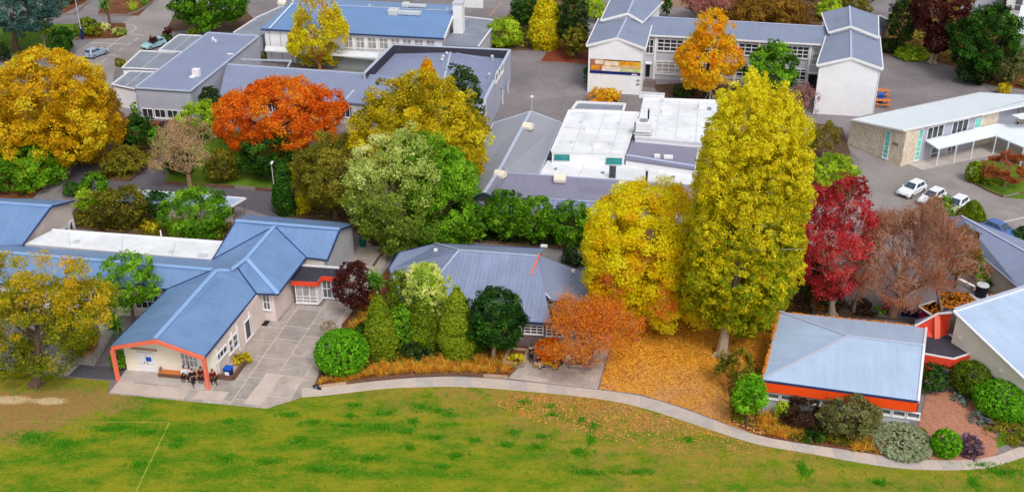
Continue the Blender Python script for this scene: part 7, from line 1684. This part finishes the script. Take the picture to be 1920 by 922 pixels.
# ---------------------------------------------------------------- cars
for nme, c in (('car_white', (232, 234, 238)), ('car_silver', (150, 164, 186)), ('car_teal', (150, 192, 202)), ('car_dark', (24, 28, 60)), ('car_blue', (74, 110, 176)), ('car_grey', (110, 116, 130))):
    mat(nme, lin(c), .28, var=.02, spec=.6)
mat('tyre', lin((26, 26, 28)), .9); mat('lamp_glass', lin((220, 224, 228)), .15, spec=.6); mat('lamp_red', lin((170, 20, 24)), .25); mat('plate_white', lin((214, 214, 210)), .5)
def make_car(label, front, rear, paint, style='hatch', group='cars parked on the school grounds'):
    f, r = P(*front), P(*rear); c = (f + r) / 2; rz = math.atan2(f.y - r.y, f.x - r.x); L = 4.1 if style == 'hatch' else 4.4; W = 1.72
    root = empty('parked_car', c, rz, label, 'car', group); hl = L / 2
    prof = [(-hl + .08, .32), (-hl, .55), (-hl + .04, .88), (-hl + .25, .97), (-.4, 1.0), (hl - 1.05, .95), (hl - .35, .80), (hl - .04, .66), (hl, .48), (hl - .1, .28)]
    mb = MB(); k = len(prof); lay = [(-W / 2, .93, .02), (-W / 2 + .07, 1, 0), (W / 2 - .07, 1, 0), (W / 2, .93, .02)]
    vs = [(x * (1 if j in (1, 2) else .975), y, z if j in (1, 2) else .28 + (z - .28) * .90) for j, (y, s_, d_) in enumerate(lay) for x, z in prof]
    for j in range(3): mb.mesh(vs, [(j * k + i, j * k + (i + 1) % k, (j + 1) * k + (i + 1) % k, (j + 1) * k + i) for i in range(k)])
    mb.mesh(vs, [tuple(range(k - 1, -1, -1)), tuple(range(3 * k, 4 * k))]); mb.build('body', M[paint], root, smooth=False, bevel=.03)
    bx0, bx1, tx0, tx1 = -hl + .12, .85, -hl + (.45 if style == 'hatch' else .75), .02; bw, tw, z0, z1 = .76, .58, .93, 1.48
    cv = [(bx0, -bw, z0), (bx1, -bw, z0), (bx1, bw, z0), (bx0, bw, z0), (tx0, -tw, z1), (tx1, -tw, z1), (tx1, tw, z1), (tx0, tw, z1)]
    mb = MB(); mb.mesh(cv, [(0, 1, 5, 4), (1, 2, 6, 5), (2, 3, 7, 6), (3, 0, 4, 7), (4, 5, 6, 7)]); mb.build('cabin', M[paint], root, bevel=.06)
    V_ = [Vector(p) for p in cv]
    def pane(nm, a, b, c_, d, u0, u1, v0, v1):
        def q(u, v): return lerp(lerp(V_[a], V_[b], u), lerp(V_[d], V_[c_], u), v)
        pts = [q(u0, v0), q(u1, v0), q(u1, v1), q(u0, v1)]; n_ = (pts[1] - pts[0]).cross(pts[3] - pts[0]).normalized(); m_ = MB(); m_.mesh([p + n_ * .025 for p in pts] + [p - n_ * .02 for p in pts], [(0, 1, 2, 3), (0, 4, 5, 1), (1, 5, 6, 2), (2, 6, 7, 3), (3, 7, 4, 0)]); m_.build(nm, M['car_glass'], root)
    pane('windscreen', 1, 2, 6, 5, .06, .94, .08, .92); pane('rear_window', 3, 0, 4, 7, .1, .9, .2, .9)
    for (a, b, c_, d) in ((0, 1, 5, 4), (2, 3, 7, 6)):
        for u0, u1 in (((.12, .48), (.52, .86)) if a == 0 else ((.14, .48), (.52, .88))): pane('side_window', a, b, c_, d, u0, u1, .15, .88)
    for x in (-hl + .78, hl - .82):
        for y in (-W / 2 + .08, W / 2 - .08):
            t_ = MB(); t_.tube((x, y - .11, .31), (x, y + .11, .31), .31, n=14); w_ = t_.build('wheel', M['tyre'], root); t_ = MB(); s_ = 1 if y > 0 else -1; t_.tube((x, y + s_ * .10, .31), (x, y + s_ * .125, .31), .19, n=10); t_.build('rim', M['steel'], w_)
    for y in (-.58, .58):
        t_ = MB(); t_.box((hl - .16, y, .68), (.22, .34, .16)); t_.build('headlight', M['lamp_glass'], root, bevel=.02); t_ = MB(); t_.box((-hl + .05, y * 1.1, .82), (.12, .24, .26)); t_.build('tail_light', M['lamp_red'], root, bevel=.02); t_ = MB(); t_.box((.62, y * 1.55, 1.0), (.14, .18, .12)); t_.build('mirror', M[paint], root, bevel=.02)
    for x, s_ in ((hl, 1), (-hl, -1)): t_ = MB(); t_.box((x - s_ * .01, 0, .5), (.06, .48, .13)); t_.build('number_plate', M['plate_white'], root)
    t_ = MB(); t_.box((hl - .04, 0, .40), (.1, 1.0, .14)); t_.build('grille', M['black_paint'], root)
    return root
make_car('white hatchback nearest the limestone building, fully in view', (1686, 374), (1730, 352), 'car_white')
make_car('pale bluish white hatchback with its bonnet behind autumn twigs', (1725, 391), (1766, 366), 'car_white')
make_car('white car mostly hidden behind two green shrubs', (1772, 405), (1808, 381), 'car_white')
make_car('dark blue car showing only its roof above the grey gable', (1896, 450), (1854, 432), 'car_blue', 'sedan')
make_car('silver blue hatchback seen from behind beside the gold tree', (200, 98), (163, 112), 'car_silver')
make_car('pale teal car half hidden by the flat roof at the entrance', (272, 94), (306, 84), 'car_teal')
make_car('dark blue car cut by the top frame edge', (140, 2), (172, -4), 'car_dark', 'sedan')
make_car('grey car on the driveway behind the right gable', (1612, 10), (1636, -2), 'car_grey', 'sedan')

# ---------------------------------------------------------------- street furniture
def lamp(label, px, py, top, arm=0.0, r=.06, head='flat', sleeve=False):
    b = P(px, py); d = ray(px, top); h = CAM_H + d[2] * (b.y / d[1]); root = empty('lamp_post', b, 0, label, 'lamp post')
    mb = MB(); mb.tube((0, 0, 0), (0, 0, h), r * 1.2, r * .8, 10); mb.build('pole', M['galv'], root)
    mb = MB(); mb.box((0, 0, .03), (r * 5, r * 5, .06)); mb.build('base_plate', M['steel'], root)
    if head == 'flat': mb = MB(); mb.box((.12, -.2, h + .02), (.28, .75, .12)); mb.build('lamp_head', M['white_paint'], root, bevel=.03); mb = MB(); mb.box((.12, -.3, h - .05), (.2, .4, .03)); mb.build('diffuser', M['lamp_glass'], root)
    else: mb = MB(); mb.tube((0, 0, h - .1), (0, 0, h + .1), .26, .20, 10); mb.build('lamp_head', M['white_paint'], root); mb = MB(); mb.tube((0, 0, h - .28), (0, 0, h - .1), .12, .18, 10); mb.build('diffuser', M['lamp_glass'], root)
    if sleeve: mb = MB(); mb.tube((0, 0, .05), (0, 0, 1.9), r * 2.6, r * 2.4, 10); mb.build('sleeve', M['dark_blue_paint'], root)
lamp('slim pale lamp post beside the walkway near golden conifer', 515, 363, 304)
lamp('tall pole with dark blue sleeve by the flower bed at top left', 155, 75, -8, sleeve=True, r=.085)
lamp('short lamp post on the play court behind the grey gable', 997, 213, 181, head='round')
u_ = empty('folded_umbrella', P(1330, 191), 0, 'folded white umbrella on splayed tripod beneath the amber tree', 'umbrella'); mb = MB(); mb.tube((0, 0, .2), (0, 0, 3.2), .04, n=6); mb.build('pole', M['galv'], u_)
mb = MB(); mb.tube((0, 0, 1.9), (0, 0, 2.5), .17, .26, 8); mb.tube((0, 0, 2.5), (0, 0, 3.2), .26, .05, 8); mb.build('canopy', M['white_paint'], u_)
for k in range(3): a = 2.1 * k + .5; mb = MB(); mb.tube((math.cos(a) * .85, math.sin(a) * .85, 0), (0, 0, 1.8), .04, n=6); mb.build('leg', M['galv'], u_)
def bin_(label, px, py, body, lid, s=1.0, tag_=None):
    root = empty('rubbish_bin', P(px, py), R(-12), label, 'bin'); mb = MB()
    w0, w1, h = .24 * s, .30 * s, .92 * s; vs = [(-w0, -w0, 0), (w0, -w0, 0), (w0, w0, 0), (-w0, w0, 0), (-w1, -w1, h), (w1, -w1, h), (w1, w1, h), (-w1, w1, h)]
    mb.mesh(vs, [(3, 2, 1, 0), (4, 5, 6, 7), (0, 1, 5, 4), (1, 2, 6, 5), (2, 3, 7, 6), (3, 0, 4, 7)]); mb.build('body', M[body], root, bevel=.03)
    mb = MB(); mb.box((0, 0, h + .05 * s), (w1 * 2.15, w1 * 2.15, .1 * s)); mb.build('lid', M[lid], root, bevel=.03)
    for x in (-.2, .2): mb = MB(); mb.tube((x * s - .03, .24 * s, .1), (x * s + .03, .24 * s, .1), .1, n=10); mb.build('wheel', M['tyre'], root)
    if tag_: mb = MB(); mb.box((0, -w1 * .93, h * .62), (.36 * s, .05, .34 * s)); mb.build('label_panel', M[tag_], root)
bin_('blue lidded bin with white front by the porch planter', 430, 708, 'dark_blue_paint', 'blue_paint', 1.15, 'white_paint')
bin_('bright blue bin on the pale pavement left of front wing', 181, 632, 'blue_paint', 'blue_paint', 1.1)
bin_('dark green bin behind the right end of blue roof', 681, 462, 'teal_paint', 'teal_paint', 1.1)
bin_('blue bin between the two orange picnic tables', 1650, 192, 'blue_paint', 'blue_paint', 1.3)
def picnic(label, px, py, rz, m, s=1.0):
    root = empty('picnic_table', P(px, py), rz, label, 'picnic table', 'picnic tables'); L = 1.9 * s
    for i in range(5): mb = MB(); mb.box((0, -.32 * s + i * .16 * s, .74 * s), (L, .145 * s, .045)); mb.build('table_plank', M[m], root)
    for y in (-.78, -.62, .62, .78): mb = MB(); mb.box((0, y * s, .44 * s), (L, .145 * s, .045)); mb.build('seat_plank', M[m], root)
    for x in (-.62, .62):
        mb = MB(); mb.bar((x * s, -.75 * s, 0), (x * s, -.2 * s, .71 * s), .09, .06); mb.build('leg', M[m], root); mb = MB(); mb.bar((x * s, .75 * s, 0), (x * s, .2 * s, .71 * s), .09, .06); mb.build('leg', M[m], root)
        mb = MB(); mb.bar((x * s + .06, -.8 * s, .39 * s), (x * s + .06, .8 * s, .39 * s), .05, .09); mb.build('brace', M[m], root)
picnic('yellow timber picnic table under the small orange maple', 1027, 683, R(78), 'timber_yellow', 1.25)
picnic('orange picnic table nearer the two storey gable', 1651, 180, R(-10), 'timber_orange', 1.25)
picnic('second orange picnic table nearer the white roof', 1653, 199, R(-10), 'timber_orange', 1.25)
# square seat planter and raised planter beside the picnic table
def frame_planter(label, q, h, m, nm='timber_planter'):
    root = empty(nm, P(*q[0]), 0, label, 'planter'); p0 = root.location.copy(); w = [P(*p) - p0 for p in q]
    for a, b in zip(w, w[1:] + w[:1]):
        for k in range(2): mb = MB(); mb.bar(a + Vector((0, 0, h * (.25 + .5 * k))), b + Vector((0, 0, h * (.25 + .5 * k))), .14, h * .48); mb.build('sleeper', M[m], root)
        mb = MB(); mb.bar(a + Vector((0, 0, h + .03)), b + Vector((0, 0, h + .03)), .32, .06); mb.build('capping', M['timber_pale'], root)
    mb = MB(); mb.face([p + Vector((0, 0, h * .8)) for p in w]); mb.build('soil', M['mulch'], root)
frame_planter('square timber seat planter round the bare weeping shrub', [(1068, 692), (1106, 695), (1114, 680), (1076, 677)], .45, 'timber_grey')
frame_planter('low timber planter left of the picnic people', [(944, 686), (980, 690), (990, 664), (956, 660)], .45, 'timber_grey')
pl = [xy(p) for p in pxs([(146, 668), (172, 664), (184, 646), (150, 640), (130, 652)])]
rp_ = empty('brick_planter', P(150, 668), 0, 'low reddish raised planter on the pale pavement at left', 'planter')
for a, b in zip(pl, pl[1:] + pl[:1]): mb = MB(); mb.bar(Vector((a.x, a.y, .2)) - rp_.location, Vector((b.x, b.y, .2)) - rp_.location, .18, .4); mb.build('edge', M['brick_3'], rp_)
mb = MB(); mb.face([Vector((p.x, p.y, .3)) - rp_.location for p in pl]); mb.build('soil', M['soil'], rp_)
# porch bench: planks on a dark plinth with grey round arm ends
bq0, bq1 = P(297, 706, .12), P(404, 716, .12); bd = (bq1 - bq0).normalized(); bench = empty('porch_bench', bq0, math.atan2(bd.y, bd.x), 'long bench of orange planks on dark base along the porch wall', 'bench'); BL = (bq1 - bq0).length
for i in range(4): mb = MB(); mb.box((BL / 2, .05 + i * .15, .44), (BL, .13, .05)); mb.build('seat_plank', M['timber_orange'], bench)
for z in (.12, .30): mb = MB(); mb.box((BL / 2, .02, z), (BL, .1, .15)); mb.build('base_board', M['timber'], bench)
for x in (.15, 2.35): mb = MB(); mb.tube((x - .05, .3, .66), (x + .05, .3, .66), .24, n=12); mb.build('arm_end', M['timber_grey'], bench)
for x in (.1, BL * .33, BL * .66, BL - .1): mb = MB(); mb.box((x, .35, .21), (.1, .5, .42)); mb.build('leg', M['black_paint'], bench)
hr = empty('handrail', P(178, 683), 0, 'low grey handrail beside the planter left of the porch', 'handrail'); A0, A1 = P(176, 688), P(207, 648)
for t in (0, .25, .5, .75, 1): q = lerp(A0, A1, t) - hr.location; mb = MB(); mb.tube(q, q + Vector((0, 0, .85)), .035, n=6); mb.build('post', M['timber_grey'], hr)
mb = MB(); mb.bar(A0 - hr.location + Vector((0, 0, .88)), A1 - hr.location + Vector((0, 0, .88)), .07, .07); mb.build('rail', M['steel'], hr)
dm = empty('door_mat', P(493, 602), R(-11), 'black door mat outside the side door of front wing', 'mat'); mb = MB(); mb.box((0, -.35, .06), (1.35, .9, .04)); mb.build('mat', M['black_paint'], dm); mb = MB(); mb.box((0, -.35, .045), (1.45, 1.0, .02)); mb.build('border', M['tyre'], dm)
# school bag on the ground
bg_ = empty('school_bag', P(592, 728), R(-20), 'dark school bag lying at the end of the timber edging', 'bag'); mb = MB(); mb.ball((0, 0, .2), .28, 10, 6, sz=(1.2, .8, .75)); mb.build('bag_body', M['car_dark'], bg_, smooth=True)
for x in (-.14, .14): mb = MB(); mb.tube((x, -.2, .1), (x, -.24, .34), .03, n=6); mb.build('strap', M['grey_wall'], bg_)
mb = MB(); mb.ball((.42, -.05, .14), .19, 8, 5, sz=(1.1, .8, .7)); mb.build('pocket', M['black_paint'], bg_, smooth=True)

# ---------------------------------------------------------------- people
for nme, c in (('skin', (206, 158, 130)), ('skin_tan', (176, 124, 94)), ('hair_dark', (40, 28, 24)), ('hair_brown', (84, 56, 38)), ('cloth_white', (228, 228, 232)), ('cloth_black', (28, 26, 32)), ('cloth_maroon', (104, 22, 40)), ('cloth_navy', (30, 32, 62)), ('cloth_pale', (216, 212, 220)), ('shoe', (24, 22, 24))): mat(nme, lin(c), .8, var=.08, scale=6)
def skinned(name, verts, edges, radii, m, parent, root_i=0, sub=1):
    me = bpy.data.meshes.new(name); me.from_pydata(verts, edges, []); me.materials.append(m); o = link(name, me, parent); md = o.modifiers.new('skin', 'SKIN'); md.use_smooth_shade = True
    if not me.skin_vertices:
        bm = bmesh.new(); bm.from_mesh(me); bm.verts.layers.skin.verify(); bm.to_mesh(me); bm.free()
    sv = me.skin_vertices[0].data
    for i, r_ in enumerate(radii): sv[i].radius = (r_, r_) if not isinstance(r_, tuple) else r_; sv[i].use_root = (i == root_i)
    s_ = o.modifiers.new('subsurf', 'SUBSURF'); s_.levels = sub; s_.render_levels = sub
    return o
def person(label, px, py, pose, top, bottom, rz=0.0, skin='skin', hair='hair_dark', z=0.0, s=1.0, ped=None, fwd=0.0):
    b = P(px, py, z); root = empty('person', b, rz, label, 'person', None); root.scale = (s, s, s)
    V, E, RR = [], [], []
    def add(p, r_, par=None):
        V.append(tuple(p)); RR.append(r_)
        if par is not None: E.append((par, len(V) - 1))
        return len(V) - 1
    sit = pose.startswith('sit'); pz = .52 if sit else .93; lean = -.10 if pose == 'sit_lean' else (-.03 if sit else 0); by = .22 if sit else 0
    pel = add((0, by, pz), (.15, .11)); ch = add((0, by + lean * .6, pz + .30), (.155, .11), pel); sh = add((0, by + lean, pz + .48), (.13, .09), ch); nk = add((0, by + lean * 1.2 - .01, pz + .57), .052, sh)
    h1_ = add((0, by + lean * 1.5 - .03, pz + .66), (.075, .085), nk); h2_ = add((0, by + lean * 1.6 - .025, pz + .74), (.082, .1), h1_); h3_ = add((0, by + lean * 1.6 - .015, pz + .81), (.05, .06), h2_)
    add((0, by + lean * 1.6 - .135, pz + .715), .014, h2_)           # nose
    arms, legs = [], []
    for sd in (-1, 1):
        a = add((sd * .19, by + lean, pz + .46), .058, sh)
        if pose == 'reach' and sd == 1: el, wr = (sd * .42, by - .05, pz + .36), (sd * .62, by - .12, pz + .46)
        elif sit: el, wr = (sd * .25, by + lean - .06, pz + .20), (sd * .15, by + lean - .30, pz + .16)
        elif pose == 'fold': el, wr = (sd * .25, by - .02, pz + .18), (sd * .02, by - .2, pz + .26)
        else: el, wr = (sd * .24, by + .03, pz + .20), (sd * .25, by - .07, pz - .05)
        e_ = add(el, .043, a); w_ = add(wr, .03, e_); dr = (Vector(wr) - Vector(el)).normalized(); pm = add(Vector(wr) + dr * .07, (.036, .02), w_)
        sdv = dr.cross(Vector((0, 1, 0))); sdv = sdv.normalized() if sdv.length > .1 else Vector((1, 0, 0))
        for k in range(4): f = Vector(wr) + dr * .11 + sdv * (.026 * (k - 1.5)); j = add(f, .009, pm); add(f + dr * (.05 + .012 * (k in (1, 2))) + Vector((0, -.02, -.005)), .008, j)
        t_ = Vector(wr) + dr * .05 + sdv * .045; j = add(t_, .01, pm); add(t_ + dr * .04 + sdv * .012, .009, j); arms.append((a, e_, w_))
        hp = add((sd * .095, by, pz - .06), .092, pel)
        if sit: kn, an = (sd * .13, by - .44, pz + .02), (sd * (.12 if pose != 'sit_lean' else .2), by - .46 - (.06 if sd > 0 else -.04), .09)
        elif pose == 'walk': kn, an = (sd * .1, sd * .16 - .08, .5), (sd * .1, sd * .26 + .02, .09)
        else: kn, an = (sd * .11, -.02, .5), (sd * .13, .02, .09)
        k_ = add(kn, .06, hp); n_ = add(an, .04, k_); add((an[0], an[1] - .15, .045), (.04, .03), n_); legs.append((hp, k_, n_))
    skinned('body', V, E, RR, M[skin], root)
    g = lambda i, k=1.0: tuple(V[i])
    tv = [V[pel], V[ch], V[sh]]; te = [(0, 1), (1, 2)]; tr_ = [(.20, .155), (.21, .16), (.19, .14)]
    for a, e_, w_ in arms: n = len(tv); tv += [V[a], V[e_], tuple(lerp(Vector(V[e_]), Vector(V[w_]), .75))]; te += [(2, n), (n, n + 1), (n + 1, n + 2)]; tr_ += [.092, .074, .056]
    skinned('top', tv, te, tr_, M[top], root)
    tv = [V[pel]]; te = []; tr_ = [(.195, .15)]
    for hp, k_, n_ in legs: n = len(tv); tv += [V[hp], V[k_], tuple(lerp(Vector(V[k_]), Vector(V[n_]), .9))]; te += [(0, n), (n, n + 1), (n + 1, n + 2)]; tr_ += [.125, .092, .066]
    skinned('trousers', tv, te, tr_, M[bottom], root)
    for hp, k_, n_ in legs: mb = MB(); mb.box((V[n_][0], V[n_][1] - .07, .05), (.1, .28, .1)); mb.build('shoe', M['shoe'], root, bevel=.025)
    hc = Vector(V[h2_]); mb = MB(); mb.ball(hc + Vector((0, .022, .025)), .112, 10, 6, sz=(.9, 1, .98)); mb.build('hair', M[hair], root, smooth=True)
    for sd in (-1, 1): mb = MB(); mb.ball(hc + Vector((sd * .034, -.098, .0)), .013, 6, 4); mb.build('eye', M['cloth_black'], root); mb = MB(); mb.ball(hc + Vector((sd * .088, .0, -.02)), .024, 6, 4, sz=(.5, 1, 1.3)); mb.build('ear', M[skin], root)
    mb = MB(); mb.box(hc + Vector((0, -.1, -.06)), (.05, .02, .012)); mb.build('mouth', M['cloth_maroon'], root)
    return root
person('person in white shirt and dark trousers seated on the porch bench', 346, 711, 'sit', 'cloth_white', 'cloth_black', R(-5), z=.12)
person('person in black and white seated beside the white shirted one', 357, 712, 'sit', 'cloth_pale', 'cloth_black', R(10), z=.12)
person('person in black walking on the porch floor', 364, 721, 'walk', 'cloth_black', 'cloth_black', R(25), z=.12, hair='hair_brown')
person('person in maroon top seated behind the right coral post', 378, 713, 'sit', 'cloth_maroon', 'cloth_black', R(0), z=.12)
person('person in dark maroon leaning forward right of the coral post', 401, 716, 'sit_lean', 'cloth_maroon', 'cloth_black', R(20), skin='skin_tan', z=.12)
person('person in black standing at the planter left of yellow table', 996, 677, 'fold', 'cloth_black', 'cloth_black', R(25), z=.05)
person('person in dark red seated at left end of yellow table', 1010, 688, 'sit_lean', 'cloth_maroon', 'cloth_pale', R(60), z=.05)
person('person seated at the right of the yellow table in brown', 1049, 688, 'sit_lean', 'cloth_maroon', 'cloth_black', R(-60), skin='skin_tan', z=.05)
person('person in navy top and white trousers standing by square planter', 1065, 681, 'fold', 'cloth_navy', 'cloth_pale', R(-10), z=.05, hair='hair_brown')
